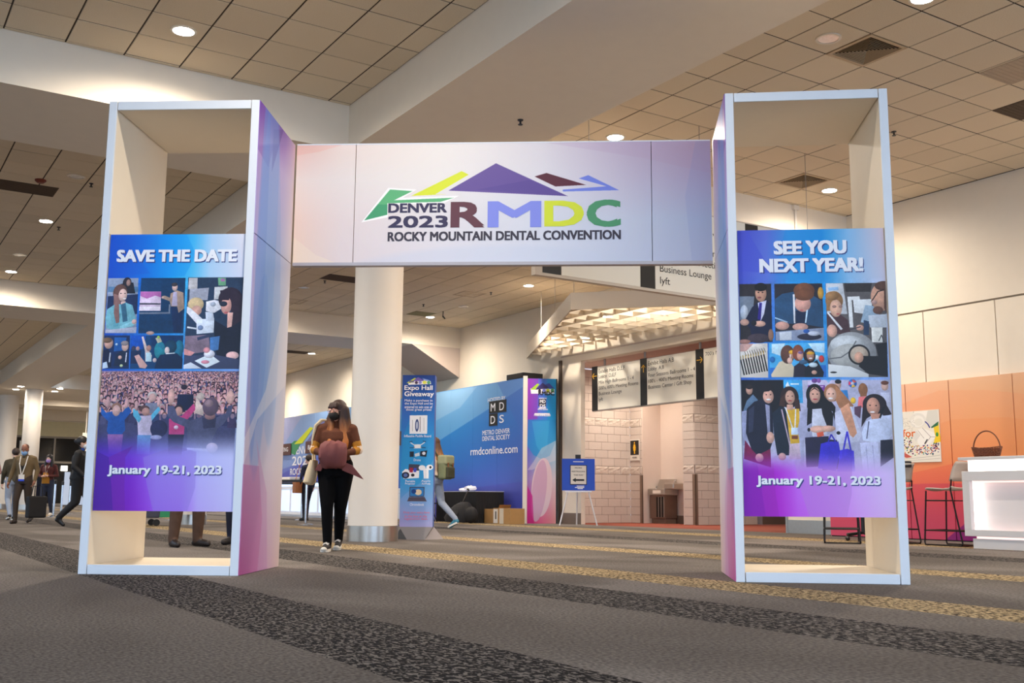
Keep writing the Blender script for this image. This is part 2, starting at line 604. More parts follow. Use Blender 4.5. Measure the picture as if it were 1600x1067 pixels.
# ---- columns with steel bases
def column(u, v, label, r=0.335):
    o = MB().lathe([(r, 0.0), (r, SO + 0.02)], 48, (u, v, 0)).build('column', M_white, smooth=True)
    struct(o, label, 'column')
    b = MB().lathe([(r + 0.012, 0.0), (r + 0.012, 0.205), (r + 0.004, 0.21)], 48, (u, v, 0)).build('column_base', M_steel, o, smooth=True)
    b['label'] = 'brushed steel sleeve round the column foot'
    return o
column(6.16, 13.16, 'round white column behind the walking woman')
column(6.32, 22.3, 'round white column seen under the save the date poster', 0.26)
column(6.45, 46.5, 'slim far round white column behind the masked man')
column(5.95, 49.9, 'far white column at the very edge of the hall view', 0.40)

# ---- right wall: painted panels with recessed joints
wr = MB().box((14.28, -12, 0), (14.75, 12.3, HC)).build('wall_right', mat('joint_shadow', (150, 138, 122), 0.8))
struct(wr, 'cream panelled wall above the orange panels', 'wall')
pj = [-11.9, -9.4, -6.9, -4.4, -1.98, -0.75, 0.48, 1.71, 2.94, 4.16, 5.38, 6.60, 7.83, 9.05, 10.28, 11.5, 12.28]
for a, b in zip(pj[:-1], pj[1:]):
    bevel(MB().box((14.25, a + 0.008, 0.0), (14.285, b - 0.008, 3.555)).build('wall_panel', M_wall, wr), 0.003, 1)
MB().box((14.25, -11.99, 3.585), (14.285, 12.29, HC)).build('wall_panel', M_wall, wr)
# far wall with the restroom opening
W = 14.75
wf = MB()
wf.box((W, 20.1, 0), (W + 0.12, 66, HC)); wf.box((W, 13.73, 3.86), (W + 0.3, 20.1, HC)); wf.box((W, 12.0, 0), (W + 0.3, 13.73, HC))
wo = wf.build('wall_right', M_wall)
struct(wo, 'cream wall with the wide restroom opening', 'wall')
k = MB().box((W - 0.012, 12.31, 0), (W, 13.73, 0.24)).build('kick_plate', M_steel, wo); k['label'] = 'polished steel kick plate'
MB().box((W - 0.012, 20.1, 0), (W, 20.86, 0.26)).build('kick_plate', mat('grey_base', (120, 108, 98), 0.5), wo)
MB().box((W - 0.05, 20.86, 0), (W, 20.95, 3.95)).build('door_trim', mat('bronze_trim', (92, 78, 68), 0.45, 0.6), wo)
MB().box((W - 0.03, 13.69, 0), (W + 0.02, 13.73, 3.88)).build('door_trim', M_steel, wo)
MB().box((W - 0.015, 20.42, 1.2), (W, 20.5, 1.32)).build('switch_plate', M_white, wo)
MB().box((W - 0.02, 12.3, 4.02), (W, 20.9, 4.05)).build('ledge_trim', M_soffit, wo)

# ---- restroom alcove in concrete block
M_block = mat('painted_block', (206, 192, 182), 0.75, var=0.05, scale=14, bump=0.15, bscale=160, objvar=0.03)
M_split = mat('split_face_block', (210, 196, 184), 0.85, var=0.12, scale=30, bump=1.0, bscale=35, objvar=0.04)
M_mortar = mat('mortar', (150, 134, 126), 0.9)
def block_wall(label, p, d, length, n, rows=19, bl=0.406, bh=0.203):
    """block face starting at p running along d; n = face normal"""
    d = Vector((*d, 0)); n = Vector((*n, 0)); p = Vector((*p, 0))
    back = MB().prism([(0.012, 0), (length - 0.012, 0), (length - 0.012, rows * bh), (0.012, rows * bh)], -0.03, -0.006, 0, (p, d, (0, 0, 1), n))
    w = struct(back.build('wall_alcove', M_mortar), label, 'wall')
    cache = {}
    for r in range(rows):
        rough = r in (6, 12)
        x = -bl / 2 if r % 2 and length > 0.7 else 0.0
        while x < length - 0.01:
            a, b = max(0, x), min(length, x + bl)
            x += bl
            if b - a < 0.03: continue
            key = (round(b - a, 3), rough)
            if key not in cache:
                L_ = b - a; g = 0.005; e = 0.02 if rough else 0.0
                rr = random.Random(int(L_ * 1000))
                if rough:
                    mb = MB(); nx, nz_ = 6, 4
                    vs = []
                    for jj in range(nz_ + 1):
                        for ii in range(nx + 1):
                            inner = 0 < ii < nx and 0 < jj < nz_
                            q = d * (g + (L_ - 2 * g) * ii / nx) + Vector((0, 0, g + (bh - 2 * g) * jj / nz_)) + n * (rr.uniform(0.004, 0.02) if inner else 0.002)
                            vs.append(q)
                    fs = [(jj * (nx + 1) + ii, jj * (nx + 1) + ii + 1, (jj + 1) * (nx + 1) + ii + 1, (jj + 1) * (nx + 1) + ii) for jj in range(nz_) for ii in range(nx)]
                    mb.add(vs, fs)
                else:
                    mb = MB().prism([(g, g), (L_ - g, g), (L_ - g, bh - g), (g, bh - g)], -0.02, 0, 0, ((0, 0, 0), d, (0, 0, 1), n))
                cache[key] = mb.mesh('block', M_split if rough else M_block)
            link('block', cache[key], w, tuple(p + d * a + Vector((0, 0, r * bh))))
    return w
block_wall('shaded concrete block side wall of the restroom alcove', (14.86, 21.3), (1, 0), 2.36, (0, -1))
block_wall('narrow lit block wall carrying the womens sign', (17.2, 21.3), (0, -1), 0.49, (-1, 0))
block_wall('narrow block face just past the drinking fountain', (17.2, 19.28), (0, -1), 0.43, (-1, 0))
block_wall('concrete block pier beside the arch', (17.2, 18.85), (1, 0), 2.05, (0, -1))
M_rec = mat('recess_paint', (218, 200, 188), 0.6, var=0.02)
for y0, y1, lb in ((20.785, 20.815, 'far'), (19.25, 19.285, 'near')):
    struct(MB().box((17.205, y0, 0), (17.8, y1, 3.86)).build('wall_recess', M_rec), lb + ' side reveal of the drinking fountain recess', 'wall')
mb = MB().box((17.8, 19.0, 0), (17.9, 21.4, 3.86))
wb = struct(mb.build('wall_recess', M_rec), 'smooth white wall behind the drinking fountain', 'wall')
M_base = mat('taupe_base', (112, 94, 82), 0.5)
MB().box((17.77, 19.29, 0), (17.8, 20.8, 0.2)).build('baseboard', M_base, wb)
MB().lathe([(0.045, -0.004), (0.045, 0.004)], 16).build('floor_outlet', M_black, wb, (17.79, 19.50, 0.34)).rotation_euler = (0, PI / 2, 0)
for (x, y), wq in (((17.19, 20.80), 'wall_recess'), ((17.19, 18.84), 'wall_alcove.003')):
    g = MB().box((x - 0.008, y - 0.012, 0), (x + 0.07, y + 0.0, 1.2)); g.box((x - 0.008, y - 0.012, 0), (x + 0.0, y + 0.09, 1.2))
    g.build('corner_guard', mat('corner_guard', (136, 116, 102), 0.4, 0.3), bpy.data.objects[wq])
al = MB().box((W + 0.3, 12, 3.88), (24, 21.6, 3.95)).build('ceiling_alcove', mat('alcove_soffit', (196, 172, 160), 0.7))
struct(al, 'flat plaster ceiling of the restroom alcove', 'ceiling')
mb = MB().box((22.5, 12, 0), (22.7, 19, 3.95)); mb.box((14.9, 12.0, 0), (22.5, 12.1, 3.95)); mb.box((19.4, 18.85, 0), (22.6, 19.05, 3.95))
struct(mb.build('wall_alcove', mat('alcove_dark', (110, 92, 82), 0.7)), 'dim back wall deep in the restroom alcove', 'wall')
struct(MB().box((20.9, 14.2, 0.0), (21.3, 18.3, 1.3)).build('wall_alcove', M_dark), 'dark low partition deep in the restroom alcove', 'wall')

# ---- far end: pale lintel above dark glazing
we = MB().box((-30, 66.2, 4.0), (20, 66.5, HC)).build('wall_far', mat('far_lintel', (214, 204, 168), 0.7))
struct(we, 'pale lintel wall at the far end of the hall', 'wall')
M_glass = mat('night_glass', (22, 21, 22), 0.08, var=0.1)
wn = MB().box((-30, 66.4, 0), (20, 66.45, 4.0)).build('window_1', M_glass)
struct(wn, 'dark night glazing under the far lintel', 'window')
M_mull = mat('pale_mullion', (150, 142, 132), 0.5)
for x in np.arange(-6, 18, 1.5):
    MB().box((x - 0.05, 66.28, 0), (x + 0.05, 66.42, 4.0)).build('mullion', M_mull, wn)
for z in (0.06, 2.5, 3.95):
    MB().box((-7.5, 66.3, z - 0.06), (18, 66.42, z + 0.06)).build('transom', M_mull, wn)
M_lit = mat('lit_lobby', (255, 246, 230), 0.6, emit=2.2, ecol=(1.0, 0.93, 0.82))
M_pan = mat('lit_panel', (150, 160, 175), 0.6, emit=0.25, ecol=(0.6, 0.7, 0.9))
for x, z, w_, h_, mm in ((11.1, 2.15, .35, .3, M_lit), (11.9, 2.05, .4, .35, M_lit), (12.6, 1.95, .4, .4, M_lit), (11.3, 1.0, .3, 1.9, M_pan), (12.2, 1.0, .3, 1.9, M_pan), (9.0, 1.7, .25, .2, M_lit)):
    MB().box((x - w_ / 2, 66.2, z - h_ / 2), (x + w_ / 2, 66.27, z + h_ / 2)).build('lit_pane', mm, wn)
struct(MB().box((-30.2, -12, 0), (-30, 66, HC)).build('wall_left', M_wall), 'distant cream wall on the window side', 'wall')

# ================================================================ CEILING FITTINGS
M_lens_on = mat('lit_lens', (255, 250, 240), 0.4, emit=38.0, ecol=(1.0, 0.94, 0.86))
M_lens_off = mat('unlit_reflector', (232, 232, 232), 0.2, 0.35, var=0.25, scale=40)
M_trim = mat('downlight_trim', (225, 215, 200), 0.4)
def spot(parent, x, y, z, watts, col=WARM, size=168, blend=1.0, rad=0.09):
    l = bpy.data.lights.new('lamp', 'SPOT')
    l.energy = watts; l.color = col; l.spot_size = math.radians(size); l.spot_blend = blend; l.shadow_soft_size = rad
    return link('lamp', l, parent, (x, y, z))
def downlight(u, v, on, label, z=HC, r=0.11, watts=None):
    t = thing('downlight', label, 'downlight', (u, v, z), 0, 'recessed downlights')
    MB().lathe([(r + 0.025, -0.012), (r + 0.025, 0.0), (r - 0.002, 0.0), (r - 0.002, -0.012), (r + 0.025, -0.012)], 24, cap=False).build('trim_ring', M_trim, t, smooth=True)
    if on:
        MB().lathe([(r - 0.004, -0.011), (r - 0.004, -0.004)], 24).build('lens', M_lens_on, t)
        spot(t, 0, 0, -0.05, watts or SPOT_W)
    else:
        MB().lathe([(r - 0.004, -0.008), (0.03, -0.002)], 24).build('reflector', M_lens_off, t)
    return t
for u, v, on, lb in (
    (2.66, 10.68, 1, 'lit round downlight shining above the save the date tower'),
    (8.47, 10.74, 1, 'lit round downlight just over the header edge'),
    (12.79, 10.80, 1, 'lit round downlight seen through the see you next year tower'),
    (8.50, 5.95, 1, 'lit downlight at the very top of the frame over the vent'),
    (2.70, 5.95, 1, 'lit downlight of the near coffer, nearer than the one over the tower'),
    (12.80, 5.95, 1, 'lit downlight high over the end of the white counter'),
    (8.45, 7.07, 0, 'unlit round downlight beside the square ceiling vent'),
    (2.73, 19.86, 1, 'lit downlight in the second coffer, nearer of the two lit ones beside the tower'),
    (2.80, 24.92, 1, 'lit downlight in the second coffer next to the far beam'),
    (2.68, 16.73, 0, 'unlit downlight nearest the tower in the second coffer'),
    (2.73, 23.05, 0, 'unlit downlight between the two lit ones of the second coffer'),
    (12.99, 19.72, 1, 'lit downlight above the lattice canopy'),
    (13.12, 24.75, 1, 'lit downlight above the blue backdrop near the far beam'),
    (13.09, 22.90, 0, 'unlit downlight above the blue backdrop between two lit ones'),
    (8.79, 22.90, 0, 'unlit downlight seen between arch and round column'),
    (9.05, 19.80, 0, 'unlit bluish downlight peeking out under the header'),
    (13.22, 33.49, 1, 'lit downlight over the registration desk'),
    (13.1, 29.2, 0, 'unlit downlight close behind the far beam over the desk'),
):
    downlight(u, v, on, lb, watts=SPOT_W * (.55 if u > 12 and v < 12 else .7 if u > 12 or v == 5.95 else 1))
for (u, v, w), lb in zip(((2.7, 1.2, SPOT_W * .2), (8.5, 1.2, SPOT_W * .2), (12.8, 1.2, SPOT_W * .2), (8.5, 15.0, SPOT_W), (2.7, 15.0, SPOT_W * 0.6), (2.7, 33, SPOT_W * 1.3), (2.7, 39, SPOT_W * 1.5), (8.8, 30.5, SPOT_W), (8.8, 36, SPOT_W * 1.3), (13.2, 39, SPOT_W), (13.0, 15.2, SPOT_W * .25), (8.8, 24.9, SPOT_W * 0.6), (9.0, 52.5, SPOT_W * 2), (10, 60, SPOT_W * 2.5)),  # unseen downlights; the far rows are added to brighten the far hall
    ['lit downlight of the window side row just behind the viewer', 'lit downlight of the middle row just behind the viewer', 'lit downlight of the counter row just behind the viewer', 'lit downlight hidden behind the header past the first cross beam', 'lit downlight hidden behind the save the date tower past the first cross beam', 'added unseen downlight in the third coffer behind the masked man, nearer', 'added unseen downlight in the third coffer behind the masked man, farther', 'added unseen downlight over the aisle before the registration desk, nearer', 'added unseen downlight over the aisle before the registration desk, farther', 'added unseen downlight over the far end of the registration desk', 'lit downlight hidden behind the header above the canopy', 'added unseen downlight by the round column in the second coffer', 'added unseen downlight between the far beams before the dark glass', 'added unseen downlight of the last coffer before the dark glass']):
    downlight(u, v, 1, lb, watts=w)
for u, v, lb in ((5.78, 45.36, 'inner nearer'), (5.78, 46.75, 'inner farther'), (7.22, 45.3, 'outer nearer'), (7.24, 46.66, 'outer farther')):
    downlight(u, v, 1, 'small bright light in the far beam by the slim column, ' + lb, z=SO, r=0.12, watts=90)

M_vent = mat('vent_metal', (190, 165, 132), 0.5, var=0.04)
def diffuser(u, v, label, slats=9):
    t = thing('ceiling_vent', label, 'vent', (u, v, HC), 0, 'square ceiling vents')
    MB().box((-0.3, -0.3, 0.10), (0.3, 0.3, 0.11)).build('duct', M_dark, t)
    f = MB()
    for x0, y0, x1, y1 in ((-.3, -.3, .3, -.26), (-.3, .26, .3, .3), (-.3, -.26, -.26, .26), (.26, -.26, .3, .26)):
        f.box((x0, y0, -0.008), (x1, y1, 0.01))
    f.build('vent_frame', M_vent, t)
    for k in range(slats):
        s = 0.25 - k * 0.25 / slats
        i = s - 0.012
        mb = MB()
        zt, zb = 0.035, -0.004
        o_ = [(-s, -s), (s, -s), (s, s), (-s, s)]; n_ = [(-i, -i), (i, -i), (i, i), (-i, i)]
        mb.add([(x, y, zb) for x, y in o_] + [(x, y, zt) for x, y in n_], [(j, (j + 1) % 4, 4 + (j + 1) % 4, 4 + j) for j in range(4)])
        mb.build('louver', M_vent, t)
    return t
diffuser(*VENTS_A[0], 'square louvered vent above the see you next year tower, largest in view')
diffuser(*VENTS_A[1], 'square louvered vent seen through the open top of the tower')
diffuser(12.39, 21.38, 'square louvered vent above the blue backdrop', 6)
diffuser(9.2, 24.7, 'square louvered vent seen beside the save the date tower', 6)
M_ret = mat('return_grille', (84, 66, 50), 0.7, var=0.15, scale=60)
M_ret2 = mat('olive_grille', (150, 140, 100), 0.7, var=0.08, scale=60)
def grille(u, v, label, w=0.6, d=0.6, m=None):
    t = thing('return_grille', label, 'vent', (u, v, HC), 0, 'flat return air grilles')
    MB().box((-w / 2, -d / 2, -0.006), (w / 2, d / 2, 0.004)).build('grille_plate', m or M_ret, t)
    mb = MB()
    for k in range(10):
        y = -d / 2 + d * (k + .5) / 10
        mb.box((-w / 2 + .02, y - .008, -0.011), (w / 2 - .02, y + .008, -0.006))
    s = mb.build('grille_bars', m or M_ret, t); s['kind'] = 'stuff'
grille(RU + 6.5 * T, RV - 0.5 * T, 'dark square return grille cut by the frame edge')
grille(1.97, 17.85, 'dark return grille left of the save the date tower', 1.2, 0.6)
grille(9.3, 21.45, 'dark return grille beside the round column', 1.2, 0.6)
grille(12.7, 24.45, 'olive return grille next to the lit far downlight', 0.6, 0.6, M_ret2)
grille(12.5, 33.5, 'dark return grille over the registration desk', 1.2, 0.6)
grille(10.9, 6.45, 'pale access panel grille in the near ceiling', 0.6, 0.6, mat('pale_grille', (180, 160, 138), 0.6))
def sprinkler(u, v, z, label):
    t = thing('sprinkler', label, 'sprinkler', (u, v, z), 0, 'fire sprinklers')
    MB().lathe([(0.03, -0.012), (0.035, 0.0)], 12).build('escutcheon', M_black, t)
    mb = MB().tube([(0, 0, 0), (0, 0, -0.05)], 0.012, 6); mb.lathe([(0.028, -0.06), (0.028, -0.054)], 10)
    mb.build('head', M_black, t)
sprinkler(11.4, 8.52, HC, 'small dark sprinkler in the ceiling right of the tower')
sprinkler(6.2, 9.6, SO, 'small dark sprinkler under the beam above the header')
sprinkler(12.7, 20.9, HC, 'small dark sprinkler above the blue backdrop')
sprinkler(12.1, 23.2, HC, 'small dark sprinkler nearer the far beam')
sprinkler(8.9, 21.9, HC, 'small dark sprinkler left of the column')
sprinkler(2.95, 17.0, HC, 'small dark sprinkler by the unlit downlight left of the tower')
sprinkler(3.0, 20.2, HC, 'small dark sprinkler by the lit downlight left of the tower')
t = thing('dome_camera', 'small black dome camera under the far beam', 'camera', (12.9, 26.6, SO))
MB().lathe([(0.09, -0.02), (0.09, 0)], 16).build('mount', M_white, t); MB().ball((0, 0, -0.03), (0.07, 0.07, 0.07), 12).build('dome', M_black, t, smooth=True)
t = thing('smoke_detector', 'reddish smoke detector near the left edge grille', 'detector', (2.25, 17.25, HC))
MB().lathe([(0.05, -0.05), (0.085, -0.02), (0.085, 0)], 16).build('housing', mat('detector_brown', (120, 50, 35), 0.5), t, smooth=True)
t = thing('ceiling_antenna', 'black antenna hanging from the ceiling by the far lit downlight', 'antenna', (13.0, 23.8, HC))
MB().tube([(0, 0, 0), (0.0, 0.02, -0.16)], 0.012, 6).build('stem', M_black, t); MB().tube([(0, 0.02, -0.12), (0.05, -0.02, -0.2)], 0.02, 6).build('whip', M_black, t)
t = thing('wall_pipe', 'thin white conduit with box on the beam seen through the tower', 'pipe', (12.98, 11.68, 0))
MB().tube([(0, 0, HC - 0.05), (0, 0, SO - 0.0)], 0.02, 8).build('conduit', M_white, t); MB().box((-0.06, -0.03, HC - 0.09), (0.06, 0.02, HC - 0.01)).build('junction_box', M_white, t)

# ================================================================ ENTRANCE ARCH
TW, TD, TH_, WT = 1.212, 1.069, 3.66, 0.07
HB = 2.586
def poster_bg_left():
    c = Canvas(512, 1024)
    c.grid([0, .25, .45, .62, .75, 1], [0, .155, .5, .74, .85, 1],
           [[(0, 78, 205), (0, 110, 220), (0, 150, 236), (60, 180, 240), (170, 205, 238), (226, 222, 232)],
            [(0, 75, 205), (0, 112, 222), (0, 155, 238), (80, 190, 240), (175, 210, 240), (214, 216, 236)],
            [(30, 80, 185), (30, 110, 205), (30, 125, 215), (60, 140, 220), (90, 150, 225), (120, 160, 225)],
            [(70, 35, 190), (96, 80, 214), (140, 146, 240), (160, 166, 246), (186, 192, 248), (204, 206, 246)],
            [(84, 14, 184), (120, 30, 204), (160, 124, 240), (172, 140, 244), (190, 182, 246), (204, 202, 246)],
            [(88, 2, 168), (124, 10, 190), (160, 88, 232), (170, 104, 236), (192, 170, 242), (202, 194, 242)]])
    c.poly([(0, 30), (40, 0), (160, 150), (0, 160)], (20, 90, 210), .35)
    c.poly([(180, 0), (290, 0), (330, 80), (290, 160), (200, 160)], (0, 140, 235), .35)
    return c
def poster_bg_right():
    c = Canvas(512, 1024)
    c.grid([0, .2, .36, .58, .75, 1], [0, .16, .5, .74, .85, 1],
           [[(66, 70, 190), (88, 108, 208), (60, 150, 220), (25, 145, 218), (130, 185, 228), (218, 196, 206)],
            [(72, 82, 200), (95, 120, 215), (40, 150, 222), (25, 145, 220), (140, 190, 230), (205, 200, 218)],
            [(40, 110, 200), (30, 125, 210), (30, 140, 220), (50, 145, 220), (100, 160, 226), (140, 170, 228)],
            [(136, 24, 204), (160, 76, 226), (176, 124, 240), (188, 146, 240), (204, 180, 246), (212, 200, 246)],
            [(148, 0, 194), (172, 18, 202), (196, 108, 236), (204, 134, 238), (214, 168, 242), (220, 196, 242)],
            [(146, 0, 186), (172, 12, 196), (196, 90, 230), (210, 124, 234), (218, 156, 238), (222, 188, 236)]])
    c.poly([(0, 150), (35, 0), (120, 160)], (70, 80, 205), .5)
    c.poly([(170, 0), (300, 0), (310, 90), (260, 165), (130, 165)], (15, 140, 220), .35)
    return c
SK = (228, 184, 168); SKD = (205, 150, 125)
cl = poster_bg_left()
for pts, col, al in [([(0.6, 810.9), (46.8, 831.6), (64.4, 944.8), (74.5, 1024.0), (0.1, 1024.0)], (66, 4, 140), 0.55), ([(46.8, 831.6), (64.4, 944.8), (74.5, 1024.0), (119.6, 1024.0), (111.4, 939.7), (108.1, 831.6), (134.2, 790.1)], (112, 14, 160), 0.5), ([(173.6, 831.6), (192.0, 924.3), (221.2, 1024.0), (347.0, 1024.0), (371.7, 939.7), (369.1, 810.9), (293.0, 790.1)], (150, 128, 222), 0.5)]:
    cl.poly(pts, col, al)
bgc = cl.a.copy()
# crowd picture of the lower half
cl.ops([('p', [(0.5, 516.0), (512.8, 516.0), (506.4, 831.6), (1.9, 831.6)], (66, 66, 104)), ('p', [(0.5, 516.0), (512.8, 516.0), (513.3, 554.2), (0.7, 535.6)], (150, 125, 165)), ('p', [(332.4, 516.0), (512.8, 516.0), (512.4, 570.0), (419.0, 538.3)], (118, 108, 142))])
rr = random.Random(3)
x0_, y0_, x1_, y1_ = (0.9, 522.3, 515.5, 670.1)
for row in range(26):
    f = row / 25
    y = y0_ + (y1_ - y0_) * f ** 1.35
    r = 2.6 + 8.5 * f
    x = x0_ + rr.uniform(0, 2 * r)
    while x < x1_:
        yy = y + rr.uniform(-r, r)
        cl.poly([(x - 1.7 * r, yy + 4 * r), (x - 1.2 * r, yy + 1.2 * r), (x + 1.2 * r, yy + 1.2 * r), (x + 1.7 * r, yy + 4 * r)], rr.choice([(30, 28, 62), (50, 48, 88), (24, 30, 66), (96, 92, 128), (70, 40, 80), (30, 60, 110)]))
        if rr.random() < .75:
            sx = rr.choice((-1, 1))
            cl.line([(x + sx * 1.3 * r, yy + 2 * r), (x + sx * 1.5 * r, yy - 1.6 * r)], 0.6 * r, rr.choice([(206, 150, 160), (220, 168, 168), (60, 60, 110)]))
        cl.ell(x, yy - .25 * r, .9 * r, 1.05 * r, rr.choice([(40, 26, 46), (70, 42, 52), (120, 84, 84), (180, 160, 160)]))
        cl.ell(x, yy + .15 * r, .7 * r, .85 * r, rr.choice([(214, 158, 160), (226, 172, 170), (180, 124, 130)]))
        x += r * rr.uniform(1.9, 3.4)
cl.ops([('p', [(0.3, 680.6), (510.2, 670.1), (506.4, 831.6), (1.9, 831.6)], (56, 58, 98), 0.55), ('p', [(288.6, 601.7), (347.3, 601.7), (349.8, 654.4), (286.8, 670.1)], (15, 25, 60)), ('e', 314.2, 580.6, 10.7, 12.6, (210, 160, 160), 0), ('e', 311.3, 575.3, 11.7, 9.5, (40, 30, 50), 0), ('p', [(170.4, 633.3), (221.0, 633.3), (220.6, 675.3), (169.8, 670.1)], (122, 126, 150)), ('e', 194.3, 604.4, 17.1, 12.7, (200, 190, 188), 0), ('e', 194.9, 614.4, 13.9, 15.8, (218, 172, 166), 0), ('p', [(6.1, 646.5), (26.2, 670.1), (47.1, 664.9), (87.2, 667.5), (105.5, 643.8), (121.6, 664.9), (96.9, 696.3), (101.7, 732.9), (87.0, 752.7), (44.6, 752.7), (33.1, 738.1), (36.1, 701.5), (7.9, 675.3)], (22, 84, 168)), ('e', 29.3, 634.4, 10.7, 15.8, (218, 168, 168), 0), ('e', 101.2, 634.4, 8.5, 17.9, (218, 168, 168), 0), ('e', 64.8, 649.1, 19.1, 15.8, (150, 108, 92), 0), ('e', 64.0, 662.2, 14.9, 20.0, (224, 178, 172), 0), ('p', [(36.4, 748.5), (94.7, 748.5), (91.1, 821.2), (46.2, 821.2)], (146, 98, 150)), ('p', [(132.9, 675.3), (151.8, 680.6), (175.7, 680.6), (196.8, 678.0), (201.0, 753.7), (150.7, 753.7), (145.3, 706.8)], (205, 190, 216)), ('p', [(125.4, 657.0), (138.0, 654.4), (159.3, 691.1), (150.6, 706.8), (127.9, 680.6)], (90, 180, 216)), ('p', [(220.6, 646.5), (227.7, 659.6), (198.0, 698.9), (194.2, 678.0)], (90, 180, 216)), ('e', 137.4, 643.8, 6.4, 18.9, (214, 168, 168), 0), ('e', 219.8, 630.7, 6.4, 17.9, (214, 168, 168), 0), ('e', 167.9, 655.4, 19.1, 12.7, (90, 60, 62), 0), ('e', 173.8, 665.9, 14.9, 14.8, (200, 148, 138), 0), ('p', [(147.9, 751.1), (198.2, 751.1), (196.8, 821.2), (149.3, 821.2)], (92, 140, 182)), ('e', 226.1, 727.6, 31.8, 31.4, (36, 40, 80), 0), ('e', 217.2, 758.9, 21.2, 8.4, (170, 170, 205), 0), ('e', 295.6, 654.4, 17.1, 14.7, (40, 28, 44), 0), ('e', 296.0, 663.8, 13.9, 16.9, (200, 150, 140), 0), ('p', [(261.3, 691.1), (287.5, 683.2), (308.6, 680.6), (348.9, 636.0), (359.4, 654.4), (320.5, 706.8), (320.0, 748.5), (264.3, 748.5)], (192, 62, 124)), ('e', 289.5, 722.4, 8.5, 7.3, (230, 200, 220), 0), ('p', [(261.7, 748.5), (320.0, 748.5), (315.7, 821.2), (265.5, 821.2)], (20, 20, 42)), ('p', [(358.2, 607.0), (387.1, 654.4), (388.3, 680.6), (355.9, 670.1)], (214, 190, 180)), ('e', 374.3, 609.6, 14.9, 14.8, (200, 180, 172), 0), ('e', 265.0, 609.6, 12.8, 29.5, (222, 172, 164), 0), ('e', 483.7, 612.3, 14.9, 24.3, (226, 178, 168), 0), ('p', [(253.5, 643.8), (277.5, 643.8), (292.6, 680.6), (341.3, 697.3), (393.7, 680.6), (436.4, 685.8), (470.3, 670.1), (477.1, 643.8), (494.0, 639.6), (491.5, 670.1), (464.0, 709.4), (441.0, 727.6), (426.7, 764.1), (421.8, 805.7), (329.5, 801.5), (333.8, 758.9), (329.9, 723.5), (277.8, 702.6), (255.4, 680.6)], (74, 76, 108)), ('p', [(383.3, 685.8), (436.4, 685.8), (432.8, 722.4), (390.6, 727.6)], (50, 50, 80)), ('e', 412.3, 680.6, 20.3, 13.6, (150, 110, 112), 0), ('e', 413.3, 646.5, 29.9, 33.6, (98, 78, 98), 0), ('e', 406.4, 634.4, 15.9, 13.7, (150, 122, 132), 0), ('p', [(333.0, 796.3), (419.4, 799.4), (416.8, 812.9), (335.3, 810.9)], (196, 196, 220)), ('e', 425.5, 795.3, 21.2, 17.6, (200, 176, 196), 0), ('p', [(315.2, 810.9), (346.5, 803.1), (415.6, 810.9), (443.0, 831.6), (316.2, 831.6)], (120, 118, 180))], True)
yf0, yf1 = (727.6, 836.7)
cl.mottle(.16, .49, .86, 3)
tt = np.clip((np.arange(1024) - yf0) / (yf1 - yf0), 0, 1); tt = (tt * tt * (3 - 2 * tt))[:, None, None]
cl.a = cl.a * (1 - tt) + bgc * tt
